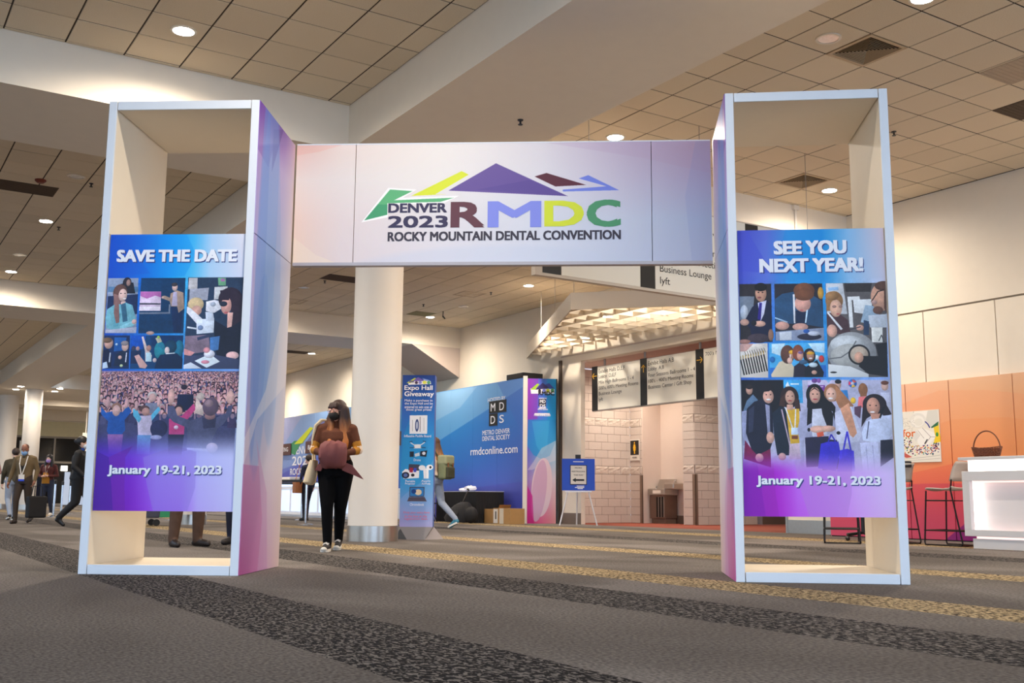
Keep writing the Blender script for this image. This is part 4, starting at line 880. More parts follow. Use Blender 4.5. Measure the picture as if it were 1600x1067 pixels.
cr.ops([('p', [(2.4, 198.3), (114.4, 198.6), (113.9, 409.6), (1.1, 412.1)], (44, 38, 42)), ('p', [(1.9, 243.3), (54.4, 243.9), (45.4, 330.0), (2.0, 329.6)], (120, 130, 146)), ('e', 17.5, 302.5, 13.8, 27.2, (205, 212, 225), 0), ('p', [(16.7, 335.2), (45.5, 283.7), (67.2, 263.7), (101.7, 258.7), (114.3, 279.0), (113.1, 401.0), (42.5, 401.6), (37.2, 362.5)], (24, 28, 58)), ('p', [(66.0, 267.6), (96.9, 258.6), (87.1, 308.6), (73.8, 335.7)], (204, 204, 228)), ('p', [(71.3, 267.6), (80.8, 267.7), (74.9, 331.4), (63.4, 326.9)], (46, 30, 132)), ('e', 77.5, 233.2, 19.6, 30.6, (210, 156, 130), 0), ('e', 78.1, 210.3, 22.2, 15.3, (24, 19, 22), 0), ('p', [(56.7, 215.5), (63.4, 204.6), (62.8, 226.5)], (24, 19, 22)), ('e', 69.6, 229.3, 3.2, 2.2, (30, 20, 20), 0), ('e', 83.9, 229.5, 3.2, 2.2, (30, 20, 20), 0), ('e', 71.8, 248.5, 6.9, 3.3, (150, 80, 80), 0), ('e', 17.7, 337.9, 15.9, 12.0, (218, 168, 148), 0), ('e', 70.4, 343.8, 21.1, 10.9, (218, 168, 148), 0), ('e', 50.4, 340.9, 9.5, 9.8, (30, 28, 34), 0), ('e', 64.8, 396.3, 37.8, 17.3, (72, 58, 68), 0), ('e', 16.0, 408.4, 21.1, 8.7, (175, 124, 112), 0), ('e', 108.8, 384.8, 9.4, 21.7, (150, 110, 90), 0), ('p', [(126.0, 198.8), (293.0, 199.8), (291.7, 406.6), (124.0, 405.4)], (40, 38, 48)), ('e', 286.6, 234.6, 10.5, 21.8, (200, 150, 60), 0), ('p', [(126.6, 254.6), (152.5, 235.8), (194.9, 228.1), (262.6, 245.2), (289.3, 262.9), (292.3, 359.2), (212.3, 345.0), (126.2, 344.3)], (42, 78, 114)), ('p', [(195.4, 298.8), (241.3, 288.4), (234.2, 347.9), (190.2, 348.6)], (24, 38, 68)), ('e', 229.2, 224.1, 36.7, 27.2, (128, 78, 52), 0), ('e', 223.0, 271.9, 28.2, 30.5, (228, 168, 152), 0), ('e', 228.7, 239.4, 34.7, 21.9, (128, 78, 52), 0), ('p', [(189.3, 237.8), (196.2, 237.9), (195.6, 343.3), (189.8, 343.2)], (235, 235, 240)), ('p', [(234.8, 296.5), (241.1, 293.9), (233.3, 342.5), (228.1, 342.5)], (200, 225, 245)), ('e', 219.0, 296.3, 6.3, 2.7, (190, 100, 100), 0), ('e', 149.2, 351.5, 24.3, 15.2, (220, 166, 150), 0), ('e', 211.9, 356.4, 27.2, 13.5, (220, 166, 150), 0), ('l', [(124.7, 322.6), (167.9, 339.2)], 4.7, (170, 200, 225)), ('p', [(125.4, 373.0), (293.3, 360.3), (292.8, 406.6), (125.6, 405.4)], (142, 152, 178)), ('p', [(138.0, 375.2), (181.1, 372.3), (180.2, 402.5), (139.8, 404.4)], (206, 210, 220)), ('e', 242.2, 392.2, 41.8, 11.9, (42, 42, 62), 0), ('e', 232.4, 372.2, 10.5, 7.5, (40, 90, 170), 0), ('e', 258.2, 380.5, 20.8, 8.6, (200, 205, 220), 0), ('p', [(305.0, 199.4), (511.9, 200.4), (505.5, 537.7), (302.3, 537.0)], (92, 86, 86)), ('p', [(306.1, 199.4), (364.7, 200.2), (376.2, 311.4), (306.5, 310.7)], (202, 204, 210)), ('p', [(311.8, 215.8), (347.5, 212.5), (350.2, 224.5), (315.6, 226.8)], (150, 190, 230)), ('p', [(368.8, 200.2), (465.2, 200.3), (458.7, 232.3), (372.9, 231.2)], (52, 46, 46)), ('p', [(378.5, 249.2), (420.2, 248.1), (421.8, 260.5), (392.6, 261.8), (395.2, 360.1), (382.7, 360.0)], (226, 226, 226)), ('p', [(397.9, 260.3), (462.9, 258.3), (461.6, 290.7), (432.3, 311.9), (400.3, 306.2)], (222, 224, 226)), ('p', [(438.7, 279.6), (480.9, 285.5), (488.4, 355.5), (420.8, 341.5)], (150, 172, 192)), ('p', [(447.6, 317.5), (511.3, 312.7), (509.8, 361.0), (452.1, 360.5)], (192, 198, 208)), ('p', [(431.4, 333.5), (449.3, 339.0), (447.4, 387.3), (429.3, 387.2)], (40, 60, 90)), ('p', [(456.2, 360.6), (494.9, 360.9), (492.7, 414.4), (456.7, 414.1)], (228, 226, 220)), ('l', [(480.1, 408.9), (490.2, 387.6), (497.8, 414.4)], 3.1, (60, 60, 62)), ('e', 332.6, 263.4, 30.3, 34.7, (162, 116, 72), 0), ('p', [(304.8, 267.4), (325.6, 240.5), (318.3, 300.0), (304.7, 299.9)], (162, 116, 72)), ('p', [(304.6, 305.3), (349.2, 311.1), (377.0, 333.0), (384.2, 376.1), (351.8, 383.9), (305.2, 378.2)], (78, 52, 56)), ('e', 337.4, 290.5, 20.8, 31.4, (228, 178, 152), 0), ('e', 325.4, 245.9, 23.0, 16.3, (170, 124, 78), 0), ('e', 344.0, 311.1, 6.2, 2.7, (190, 100, 100), 0), ('e', 331.9, 283.9, 7.3, 4.9, (160, 120, 110), 0), ('e', 353.8, 284.2, 6.8, 4.9, (160, 120, 110), 0), ('p', [(304.6, 305.3), (311.9, 305.4), (358.7, 365.1), (351.3, 369.4)], (232, 232, 236)), ('e', 321.0, 371.3, 17.7, 22.7, (226, 172, 152), 0), ('e', 417.4, 361.3, 13.4, 10.7, (226, 172, 152), 0), ('l', [(383.5, 368.0), (420.1, 357.6)], 3.6, (60, 60, 70)), ('e', 494.2, 252.1, 35.1, 49.9, (206, 154, 128), 0), ('e', 506.3, 211.2, 32.1, 17.3, (92, 62, 50), 0), ('e', 482.0, 299.0, 17.6, 14.0, (110, 74, 60), 0), ('l', [(459.9, 269.1), (484.7, 231.5), (508.3, 225.3)], 3.6, (30, 26, 26)), ('e', 470.2, 270.2, 10.4, 7.6, (190, 150, 140), 0), ('p', [(507.0, 193.8), (516.3, 193.9), (511.9, 312.7), (502.9, 291.1)], (92, 62, 50)), ('e', 386.6, 452.1, 83.9, 75.6, (164, 164, 166), 0), ('e', 371.2, 418.9, 58.0, 29.9, (206, 208, 210), 0), ('e', 380.0, 461.7, 67.0, 42.8, (186, 184, 180), 0), ('l', [(306.1, 472.0), (348.8, 466.9), (380.6, 445.7), (402.7, 408.4)], 4.1, (110, 110, 112)), ('e', 411.1, 457.6, 37.1, 36.4, (36, 32, 34), 0), ('e', 411.1, 457.6, 30.9, 29.9, (196, 176, 156), 0), ('p', [(468.3, 420.6), (508.1, 414.5), (505.6, 536.7), (439.4, 525.8), (408.5, 499.2), (415.1, 461.9), (475.3, 463.3)], (24, 21, 24)), ('e', 409.7, 467.2, 15.5, 19.3, (222, 168, 142), 0), ('p', [(303.9, 490.7), (378.6, 499.0), (440.4, 526.9), (439.9, 537.5), (302.3, 537.0)], (220, 220, 220)), ('e', 321.0, 520.1, 11.3, 3.2, (40, 40, 44), 0), ('p', [(-0.1, 416.4), (95.9, 414.4), (95.2, 537.9), (-0.3, 537.6)], (226, 216, 206)), ('p', [(-0.1, 416.4), (47.5, 415.1), (20.4, 443.6), (-0.7, 443.5)], (205, 160, 150)), ('l', [(0.7, 473.1), (12.1, 528.5)], 4.7, (32, 28, 28)), ('l', [(9.7, 471.0), (21.0, 527.0)], 4.7, (32, 28, 28)), ('l', [(18.7, 468.9), (30.0, 525.4)], 4.7, (32, 28, 28)), ('l', [(27.8, 466.8), (39.0, 523.8)], 4.7, (32, 28, 28)), ('l', [(36.8, 464.7), (47.9, 522.2)], 4.7, (32, 28, 28)), ('l', [(45.8, 462.6), (56.9, 520.7)], 4.7, (32, 28, 28)), ('l', [(54.7, 460.5), (65.8, 519.1)], 4.7, (32, 28, 28)), ('l', [(63.7, 458.4), (74.8, 517.5)], 4.7, (32, 28, 28)), ('l', [(72.7, 456.3), (83.8, 515.9)], 4.7, (32, 28, 28)), ('l', [(81.7, 454.2), (92.7, 514.4)], 4.7, (32, 28, 28)), ('l', [(0.7, 473.1), (-0.0, 459.6)], 3.2, (190, 150, 60)), ('l', [(9.7, 471.0), (9.0, 457.5)], 3.2, (190, 150, 60)), ('l', [(18.7, 468.9), (18.0, 455.4)], 3.2, (190, 150, 60)), ('l', [(27.8, 466.8), (27.0, 453.3)], 3.2, (190, 150, 60)), ('l', [(36.8, 464.7), (36.0, 451.2)], 3.2, (190, 150, 60)), ('l', [(45.8, 462.6), (45.0, 449.1)], 3.2, (190, 150, 60)), ('l', [(54.7, 460.5), (54.0, 447.0)], 3.2, (190, 150, 60)), ('l', [(63.7, 458.4), (63.0, 444.9)], 3.1, (190, 150, 60)), ('l', [(72.7, 456.3), (72.0, 442.8)], 3.1, (190, 150, 60)), ('l', [(81.7, 454.2), (81.0, 440.7)], 3.1, (190, 150, 60)), ('l', [(15.1, 443.5), (21.1, 459.8)], 2.1, (90, 80, 70)), ('l', [(23.6, 442.0), (29.5, 458.2)], 2.1, (90, 80, 70)), ('l', [(32.1, 440.4), (38.0, 456.6)], 2.1, (90, 80, 70)), ('l', [(40.6, 438.8), (46.5, 455.0)], 2.1, (90, 80, 70)), ('l', [(49.0, 437.3), (54.9, 453.5)], 2.1, (90, 80, 70)), ('l', [(57.5, 435.7), (63.4, 451.9)], 2.1, (90, 80, 70)), ('l', [(65.9, 434.1), (71.8, 450.3)], 2.1, (90, 80, 70)), ('l', [(74.4, 432.6), (80.3, 448.8)], 2.1, (90, 80, 70)), ('l', [(82.8, 431.0), (88.7, 447.2)], 2.1, (90, 80, 70)), ('p', [(101.2, 414.4), (296.7, 414.1), (295.6, 537.0), (101.0, 538.0)], (74, 172, 228)), ('p', [(110.5, 417.2), (157.8, 415.3), (140.8, 460.4), (109.7, 449.5)], (200, 230, 245)), ('p', [(236.2, 415.9), (293.5, 415.2), (292.3, 450.5), (256.1, 445.0)], (190, 225, 245)), ('e', 111.6, 473.7, 9.4, 10.7, (40, 120, 200), 0), ('e', 281.2, 471.9, 9.4, 12.8, (210, 60, 60), 0), ('e', 265.8, 466.4, 7.3, 8.6, (220, 235, 245), 0), ('p', [(101.9, 503.2), (296.1, 493.3), (295.6, 537.0), (101.0, 538.0)], (40, 110, 200)), ('p', [(105.4, 527.3), (135.0, 481.9), (166.6, 471.3), (187.6, 503.5), (181.4, 536.6), (107.3, 536.4)], (222, 204, 174)), ('e', 164.5, 455.2, 24.0, 33.3, (98, 62, 50), 0), ('e', 180.1, 456.3, 10.5, 15.0, (190, 140, 120), 0), ('e', 179.9, 447.2, 11.0, 7.5, (236, 176, 44), 0), ('l', [(174.4, 455.2), (172.7, 476.7)], 2.6, (240, 240, 240)), ('e', 171.7, 477.7, 9.4, 11.8, (228, 182, 164), 0), ('p', [(185.7, 498.2), (208.0, 482.2), (232.4, 503.7), (227.2, 536.8), (182.4, 536.6)], (40, 34, 48)), ('e', 201.2, 450.0, 19.8, 29.0, (136, 72, 52), 0), ('e', 207.7, 459.7, 11.4, 17.1, (210, 150, 130), 0), ('e', 209.1, 449.0, 8.4, 4.8, (120, 90, 140), 0), ('p', [(222.0, 503.7), (265.5, 476.1), (287.9, 519.9), (284.2, 537.0), (220.9, 536.8)], (24, 24, 34)), ('e', 240.0, 461.0, 20.8, 26.8, (34, 24, 30), 0), ('e', 243.1, 459.9, 13.0, 18.2, (192, 136, 112), 0), ('e', 243.9, 451.3, 14.0, 5.4, (232, 172, 44), 0), ('e', 243.9, 469.5, 6.2, 2.7, (245, 235, 235), 0), ('e', 251.9, 493.1, 15.1, 8.6, (214, 232, 242), 0), ('e', 218.4, 483.3, 15.1, 8.0, (62, 92, 122), 0), ('e', 254.7, 519.8, 9.4, 7.5, (210, 160, 140), 0)], True)
cr.mottle(.13, .175, .515, 9)

def side_art(flip=False):
    c = Canvas(220, 720)
    c.grid([0, .35, .7, 1], [0, .10, .28, .45, .62, .78, 1],
           [[(104, 62, 156), (92, 52, 148), (140, 100, 176), (214, 184, 200)],
            [(160, 132, 190), (170, 150, 200), (190, 170, 208), (226, 204, 210)],
            [(170, 160, 208), (160, 170, 214), (186, 190, 220), (224, 212, 214)],
            [(176, 166, 208), (140, 170, 214), (176, 194, 222), (218, 212, 220)],
            [(160, 160, 206), (146, 166, 210), (190, 198, 222), (222, 214, 216)],
            [(196, 174, 202), (206, 196, 212), (216, 204, 212), (222, 208, 206)],
            [(196, 96, 152), (204, 140, 178), (208, 168, 186), (216, 188, 178)]])
    c.poly([(0, 0), (110, 0), (60, 90), (0, 80)], (118, 78, 166), .5)
    c.poly([(80, 20), (140, 0), (80, 92)], (88, 56, 140), .6)
    c.ell(70, 250, 52, 330, (96, 150, 214), 0.05, .34, 3)
    c.ell(95, 230, 60, 300, (120, 166, 216), -0.12, .30, 3)
    c.ell(40, 260, 26, 300, (84, 128, 204), 0.02, .36, 2)
    c.ell(60, 380, 34, 120, (80, 130, 204), 0.08, .30, 2)
    c.poly([(0, 560), (60, 490), (140, 455), (220, 420), (220, 250), (160, 330), (100, 440), (0, 520)], (236, 228, 226), .45)
    c.poly([(0, 560), (80, 560), (110, 640), (95, 720), (0, 720)], (182, 84, 150), .45)
    c.poly([(60, 520), (130, 600), (150, 720), (95, 720), (110, 640)], (190, 130, 180), .4)
    if flip: c.a = c.a[:, ::-1].copy()
    return c
MP_side = print_mat('tower_side_print', side_art())
MP_side_r = print_mat('tower_side_print_mirrored', side_art(True))
MP_left = print_mat('poster_left_print', cl)
MP_right = print_mat('poster_right_print', cr)
M_shadow_ink = mat('poster_shadow_ink', (50, 60, 130), 0.6, var=0.02)
M_gap = mat('panel_gap', (70, 66, 70), 0.7)

def tower(label, loc, rotz, poster_mat, inner_right, items, shadow_items):
    t = thing('exhibit_tower', label, 'display tower', loc, rotz, 'towers of the entrance arch')
    g = 0.0035
    for sgn, x0 in (('l', 0.0), ('r', TW - WT)):
        inner = (sgn == 'r') == inner_right
        for z0, z1 in ((0, HB), (HB, TH_)):
            MB().box((x0 + 0.006, 0.012, z0 + g), (x0 + WT - 0.006, TD - 0.004, z1 - g)).build('side_panel', M_inner, t)
            if inner:
                xf = TW - 0.006 if inner_right else 0.006
                mm = MP_side if inner_right else MP_side_r
                o = MB().box((xf - (0.001 if inner_right else 0.008), 0.003, z0 + g), (xf + (0.008 if inner_right else 0.001), TD, z1 - g)).build('printed_side', mm, t)
                o['label'] = 'purple and blue printed side panel'
                if inner_right: set_uv(o, lambda co: (co.y / TD, co.z / TH_))
                else: set_uv(o, lambda co: (1 - co.y / TD, co.z / TH_))
        bevel(MB().box((x0 + g, 0.0, 0), (x0 + WT - g, 0.018, TH_)).build('front_stile', M_alu, t), 0.002, 1)
        MB().box((x0 + 0.01, TD - 0.02, 0), (x0 + WT - 0.01, TD + 0.002, TH_)).build('rear_stile', M_alu, t)
        MB().box((x0 + 0.012, 0.018, 0), (x0 + WT - 0.012, 0.022, TH_)).build('gap_strip', M_gap, t)
    for z0 in (0.0, TH_ - WT):
        bevel(MB().box((WT + 0.002, 0.002, z0), (TW - WT - 0.002, 0.018, z0 + WT)).build('front_rail', M_alu, t), 0.002, 1)
        MB().box((WT + 0.002, 0.014, z0 + 0.004), (TW - WT - 0.002, TD - 0.002, z0 + WT - 0.004)).build('shelf_panel', M_inner, t)
    MB().box((WT, 0.03, 0.4634), (TW - WT, 0.05, 2.584)).build('poster_back', M_alu, t)
    w, h = TW - 2 * WT - 0.008, 2.12
    o = (WT + 0.004, 0.024, 0.464)
    p = sheet('poster', t, o, (1, 0, 0), (0, 0, 1), w, h, poster_mat)
    fr = ((o[0], o[1], o[2]), (w, 0, 0), (0, 0, h))
    for s, (a0, a1, b0, b1), bold in items:
        sh = MB(); tx = MB()
        text_into(sh, s, fr, (a0 + .006, a1 + .006, b0 - .0035, b1 - .0035), bold + .02, lift=0.0012)
        text_into(tx, s, fr, (a0, a1, b0, b1), bold, lift=0.0026)
        sh.build('lettering_shadow', M_shadow_ink, p)
        q = tx.build('lettering', M_inkw, p); q['label'] = 'white raised looking lettering'
    return t
tower('white open frame tower with the save the date poster', (1.5481, 8.3988, 0), -0.6211, MP_left, True,
      [('SAVE THE DATE', (0.0558, 0.9453, 0.8966, 0.9425), .10), ('January 19-21, 2023', (0.0893, 0.9088, 0.1199, 0.1602), .06)], None)
tower('white open frame tower with the see you next year poster', (5.4663, 5.5861, 0), -0.6708, MP_right, False,
      [('SEE YOU', (0.2482, 0.7472, 0.9103, 0.9598), .10), ('NEXT YEAR!', (0.1462, 0.8557, 0.8459, 0.8962), .10), ('January 19-21, 2023', (0.0861, 0.908, 0.099, 0.1378), .06)], None)

# header between the towers
def tower_pt(loc, rz, x, y):
    c, s = math.cos(rz), math.sin(rz)
    return Vector((loc[0] + c * x - s * y, loc[1] + s * x + c * y, 0))
pa = tower_pt((1.5481, 8.3988), -0.6211, TW, TD); pb = tower_pt((5.4663, 5.5861), -0.6708, 0, TD)
HL = (pb - pa).length
hang = math.atan2(pb.y - pa.y, pb.x - pa.x)
hd = thing('arch_header', 'wide printed header board joining the two towers', 'sign board', pa, hang)
ch = Canvas(1500, 430)
ch.grid([0, .12, .35, .6, .82, 1], [0, .3, .65, 1],
        [[(255, 214, 202), (252, 232, 222), (246, 238, 232), (236, 228, 234), (212, 192, 216), (206, 178, 206)],
         [(250, 236, 226), (246, 236, 230), (246, 240, 236), (236, 232, 238), (214, 204, 226), (196, 186, 220)],
         [(252, 222, 206), (242, 226, 222), (238, 232, 234), (228, 230, 240), (214, 220, 238), (188, 204, 234)],
         [(252, 220, 198), (240, 224, 222), (236, 230, 236), (226, 228, 240), (212, 218, 238), (196, 204, 232)]])
ch.poly([(0, 0), (180, 0), (90, 26), (0, 40)], (255, 200, 186), .5)
ch.poly([(0, 330), (90, 400), (170, 430), (0, 430)], (255, 236, 214), .6)
ch.poly([(900, 0), (1500, 0), (1500, 120), (1250, 60)], (206, 176, 206), .28)
ch.poly([(1440, 0), (1500, 0), (1500, 430), (1420, 430), (1400, 200)], (150, 168, 222), .22)
ch.ell(760, 520, 640, 150, (214, 222, 240), 0, .4, 20)
ch.a *= 0.93
ch.ops([('p', [(250.8, 284.5), (344.9, 160.4), (447.5, 167.1), (397.1, 196.6), (600.3, 190.8), (543.8, 218.1), (345.2, 221.6), (346.4, 266.1)], (250, 246, 244)), ('p', [(261.5, 277.0), (351.5, 166.2), (432.9, 172.7), (366.6, 205.3), (582.7, 197.6), (534.2, 212.4), (343.2, 215.9), (344.2, 257.2)], (98, 178, 122)), ('p', [(261.5, 277.0), (308.0, 220.1), (343.3, 220.4), (344.2, 257.2)], (74, 158, 112)), ('p', [(428.8, 189.9), (608.4, 101.9), (633.9, 114.9), (514.7, 184.9), (557.2, 185.3)], (216, 224, 58)), ('p', [(562.0, 172.0), (731.3, 74.7), (987.9, 195.4)], (104, 84, 150)), ('p', [(663.1, 169.2), (987.9, 195.4), (851.0, 136.2)], (96, 78, 146)), ('p', [(869.6, 123.8), (912.0, 111.6), (1052.8, 155.9), (943.3, 160.5)], (92, 46, 60)), ('p', [(1026.3, 132.4), (1060.3, 120.8), (1169.0, 175.8), (970.6, 178.9), (969.3, 172.0), (1124.9, 161.6)], (116, 132, 218))])
MP_head = print_mat('header_print', ch, 0.38)
x_j = [0.0, 0.1498, 0.8555, 1.0]
frame_h = ((0, 0, HB), (1, 0, 0), (0, 0, 1))
HH = TH_ - HB
for i in range(3):
    a, b = max(0.02, x_j[i] * HL + 0.003), min(HL - 0.02, x_j[i + 1] * HL - 0.003)
    p = MB().box((a, -0.004, HB + 0.008), (b, 0.05, TH_ - 0.004)).build('header_panel', MP_head, hd)
    set_uv(p, lambda co: (co.x / HL, (co.z - HB) / HH))
    if i == 1:
        fr = ((0, -0.004, HB), (HL, 0, 0), (0, 0, HH))
        for s, bb, bold, mm, lb in (
            ('DENVER', (0.2312, 0.372, 0.4163, 0.4959), .09, mat('navy_ink', (46, 42, 78), .6, var=.02), 'navy word'),
            ('2023', (0.2312, 0.3747, 0.2914, 0.3913), .09, mat('navy_ink', (46, 42, 78)), 'navy number'),
            ('ROCKY MOUNTAIN DENTAL CONVENTION', (0.2316, 0.7827, 0.1787, 0.2569), .07, mat('charcoal_ink', (50, 46, 62), .6, var=.02), 'charcoal line of words'),
            ('R', (0.3807, 0.4617, 0.2906, 0.5043), .09, mat('maroon_ink', (94, 48, 62), .6, var=.02), 'maroon letter'),
            ('M', (0.4688, 0.596, 0.2899, 0.507), .09, mat('periwinkle_ink', (128, 138, 222), .6, var=.02), 'periwinkle letter'),
            ('D', (0.603, 0.6964, 0.2949, 0.508), .09, mat('lime_ink', (208, 218, 46), .6, var=.02), 'lime letter'),
            ('C', (0.7026, 0.7827, 0.2887, 0.514), .09, mat('green_ink', (72, 146, 102), .6, var=.02), 'green letter')):
            k = MB()
            text_into(k, s, fr, bb, bold, lift=0.002, shear=(0.006 if len(s) > 8 else 0))
            q = k.build('lettering', mm, p); q['label'] = lb
MB().box((0.02, -0.012, HB - 0.022), (HL - 0.02, 0.06, HB + 0.006)).build('bottom_rail', mat('header_rail', (178, 170, 172), .4, .3), hd)
MB().box((0.02, -0.006, TH_ - 0.004), (HL - 0.02, 0.055, TH_ + 0.006)).build('top_rail', M_alu, hd)
MB().box((0.02, 0.05, HB + 0.01), (HL - 0.02, 0.06, TH_ - 0.01)).build('header_back', M_inner, hd)

# ================================================================ HANGING SIGNS
M_signw = mat('sign_white', (236, 230, 216), 0.5, var=0.01)
M_signk = mat('sign_black', (26, 23, 22), 0.45, var=0.04)
M_signa = mat('sign_edge', (160, 148, 138), 0.4, 0.4)
def arrow_mesh(kind, frame, c, r, w=0.16):
    """thin arrow strokes centred on c, radius r"""
    dirs = {'left': (-1, 0), 'right': (1, 0), 'up': (0, 1)}[kind]
    d = Vector(dirs); n = Vector((-d.y, d.x)); c = Vector(c)
    mb = MB()
    o, A, B = [Vector(q) for q in frame]; N = A.cross(B).normalized()
    def bar(p, q):
        t = (q - p).normalized(); m = Vector((-t.y, t.x)) * r * w / 2
        mb.add([o + A * x.x + B * x.y + N * 0.003 for x in (p + m, q + m, q - m, p - m)], [(3, 2, 1, 0)])
    tip = c + d * r
    bar(c - d * r, tip)
    bar(tip, tip - d * r * .75 + n * r * .75); bar(tip, tip - d * r * .75 - n * r * .75)
    return mb
# lower directory sign in the restroom opening, runs along the wall; face looks to -u
sg = thing('directory_sign', 'hanging white directory sign with black arrow strips in the restroom opening', 'sign', (15.0, 19.93, 0))
fr = ((-0.045, 0, 0), (0, -1, 0), (0, 0, 1))
z0, z1 = 2.66, 3.70
MB().box((-0.04, -7.2, z0 - 0.02), (0.04, 0.0, z1)).build('sign_body', M_signa, sg)
cols = [(0.0, 0.22, 'left'), (1.80, 2.03, 'up'), (3.62, 3.86, 'right')]
faces = [(0.22, 1.80), (2.03, 3.62), (3.86, 5.45), (5.45, 7.18)]
for a, b, k in cols:
    MB().box((-0.046, -b, z0), (-0.035, -a, z1 + 0.01)).build('arrow_strip', M_signk, sg)
    q = arrow_mesh(k, fr, ((a + b) / 2, z1 - 0.22), 0.085).build('arrow', M_gold, sg); q['label'] = 'yellow arrow pointing ' + k
for a, b in faces:
    MB().box((-0.044, -b + 0.004, z0 + 0.01), (-0.035, -a - 0.004, z1 - 0.01)).build('sign_face', M_signw, sg)
def lines(a, parent, txts, top, pitch, h):
    for i, (s, ww) in enumerate(txts):
        if s:
            desc = any(c in s for c in 'gyp,j')
            y1 = top - i * pitch; y0 = y1 - h * (1.28 if desc else 1.0)
            mb = MB()
            text_into(mb, s, fr, (a, a + ww, y0, y1), 0.0, lift=0.002)
            mb.build('lettering', M_ink, parent)
t1 = [('Exhibit Halls D,E,F', .98), ('Lobby  D,E,F', .66), ('Mile High Ballrooms 1 - 4', 1.30), ("500's, 600's Meeting Rooms", 1.46), ('Business Lounge', .86), ('lyft', .16)]
t2 = [('Exhibit Halls A,B', .86), ('Lobby  A,B', .53), ('Four Seasons Ballrooms 1 - 4', 1.52), ("100's - 400's Meeting Rooms", 1.46), ('Business Center / Gift Shop', 1.40)]
for a, t in ((0.27, t1), (2.08, t2), (3.92, [("700's Meeting Rooms", 1.1)])):
    lines(a, sg, t, z1 - 0.075, 0.134, 0.084)
for y in (-0.45, -1.92, -3.72, -5.4):
    MB().tube([(0, y, z1 - 0.01), (0, y, 3.88)], 0.028, 8).build('hanger', M_signa, sg)
# upper sign, nearer, mostly behind the header; runs across the hall and faces the viewer
sg = thing('directory_sign', 'hanging white directory sign cut off by the arch header', 'sign', (6.52, 9.8, 0))
fr = ((0, -0.045, 0), (1, 0, 0), (0, 0, 1))
z0, z1 = 3.15, 4.22
MB().box((0, -0.04, z0 - 0.03), (4.9, 0.04, z1 + 0.02)).build('sign_body', mat('sign_cream_edge', (206, 192, 176), .5), sg)
for a, b in ((0.10, 0.36), (1.55, 1.78), (3.35, 3.58)):
    MB().box((a, -0.046, z0 + 0.005), (b, -0.035, z1)).build('arrow_strip', M_signk, sg)
for a, b in ((0.36, 1.55), (1.78, 3.35), (3.58, 4.88)):
    MB().box((a + 0.004, -0.044, z0 + 0.005), (b - 0.004, -0.035, z1)).build('sign_face', M_signw, sg)
lines(1.86, sg, t1, z1 - 0.14, 0.152, 0.092)
for x in (0.8, 2.6, 4.6):
    MB().tube([(x, 0, z1), (x, 0, HC)], 0.005, 6).build('hanger', M_signa, sg)

# ================================================================ LATTICE CANOPY OVER THE OPENING
cp = thing('lattice_canopy', 'hanging triangular white lattice canopy over the restroom opening', 'canopy', (0, 0, 0))
A_, B_, D_ = Vector((14.72, 22.4)), Vector((11.56, 16.05)), Vector((14.72, 12.80))
zc, hf = 4.17, 0.33
M_can = mat('canopy_white', (226, 212, 192), 0.55, var=0.02)
def strip(p, q, z0, z1, th=0.03):
    d = (q - p).normalized(); n = Vector((-d.y, d.x)) * th / 2
    return MB().prism([tuple(p + n), tuple(q + n), tuple(q - n), tuple(p - n)], z0, z1)
strip(A_, B_, zc, zc + hf).build('fascia', M_can, cp)
strip(B_, D_, zc, zc + hf).build('fascia', M_can, cp)
M_bl = mat('lattice_blade', (236, 224, 204), 0.5, var=0.02)
def ucut(v):   # u extent of the triangle on a line of constant v
    if v > B_.y: return B_.x + (A_.x - B_.x) * (v - B_.y) / (A_.y - B_.y)
    return B_.x + (D_.x - B_.x) * (v - B_.y) / (D_.y - B_.y)
step = 0.44
v = D_.y + 0.12
while v < A_.y - 0.1:
    u0 = ucut(v) + 0.02
    if 14.7 - u0 > 0.05: MB().box((u0, v - 0.006, zc + 0.01), (14.7, v + 0.006, zc + 0.20)).build('slat', M_bl, cp)
    v += step
u = B_.x + 0.15
while u < 14.68:
    va = B_.y + (A_.y - B_.y) * (u - B_.x) / (A_.x - B_.x) - 0.03
    vd = B_.y + (D_.y - B_.y) * (u - B_.x) / (D_.x - B_.x) + 0.03
    if va - vd > 0.05: MB().box((u - 0.006, vd, zc + 0.01), (u + 0.006, va, zc + 0.20)).build('slat', M_bl, cp)
    u += step
for u, v in ((11.62, 16.05), (12.6, 18.1), (13.6, 20.1), (13.3, 14.3), (12.4, 15.3)):
    MB().tube([(u, v, zc + hf - 0.02), (u, v, HC)], 0.006, 5).build('wire', M_signa, cp)
for u, v, lb in ((12.66, 16.35, 'nearer lit lamp inside the lattice canopy'), (14.0, 18.9, 'farther lit lamp inside the lattice canopy')):
    t = thing('downlight', lb, 'downlight', (u, v, zc + 0.02), 0, 'lamps in the lattice canopy')
    MB().lathe([(0.10, 0.0), (0.10, 0.12)], 20, cap=False).build('can', M_trim, t)
    MB().lathe([(0.095, 0.004), (0.095, 0.01)], 20).build('lens', mat('soft_lens', (255, 250, 240), .4, emit=6.0, ecol=(1.0, .94, .86)), t)
    spot(t, 0, 0, -0.03, 10)
for u, v, lb in ((12.9, 16.6, 'lamp above the lattice canopy nearer the hanging corner'), (13.2, 15.0, 'lamp above the lattice canopy nearer the orange panels')):
    t = thing('canopy_lamp', lb, 'lamp', (u, v, 5.2), 0, 'lamps above the lattice')
    MB().lathe([(0.07, 0.0), (0.07, 0.1)], 16).build('housing', M_black, t)
    l = spot(t, 0, 0, -0.03, 34, size=165, rad=0.03)
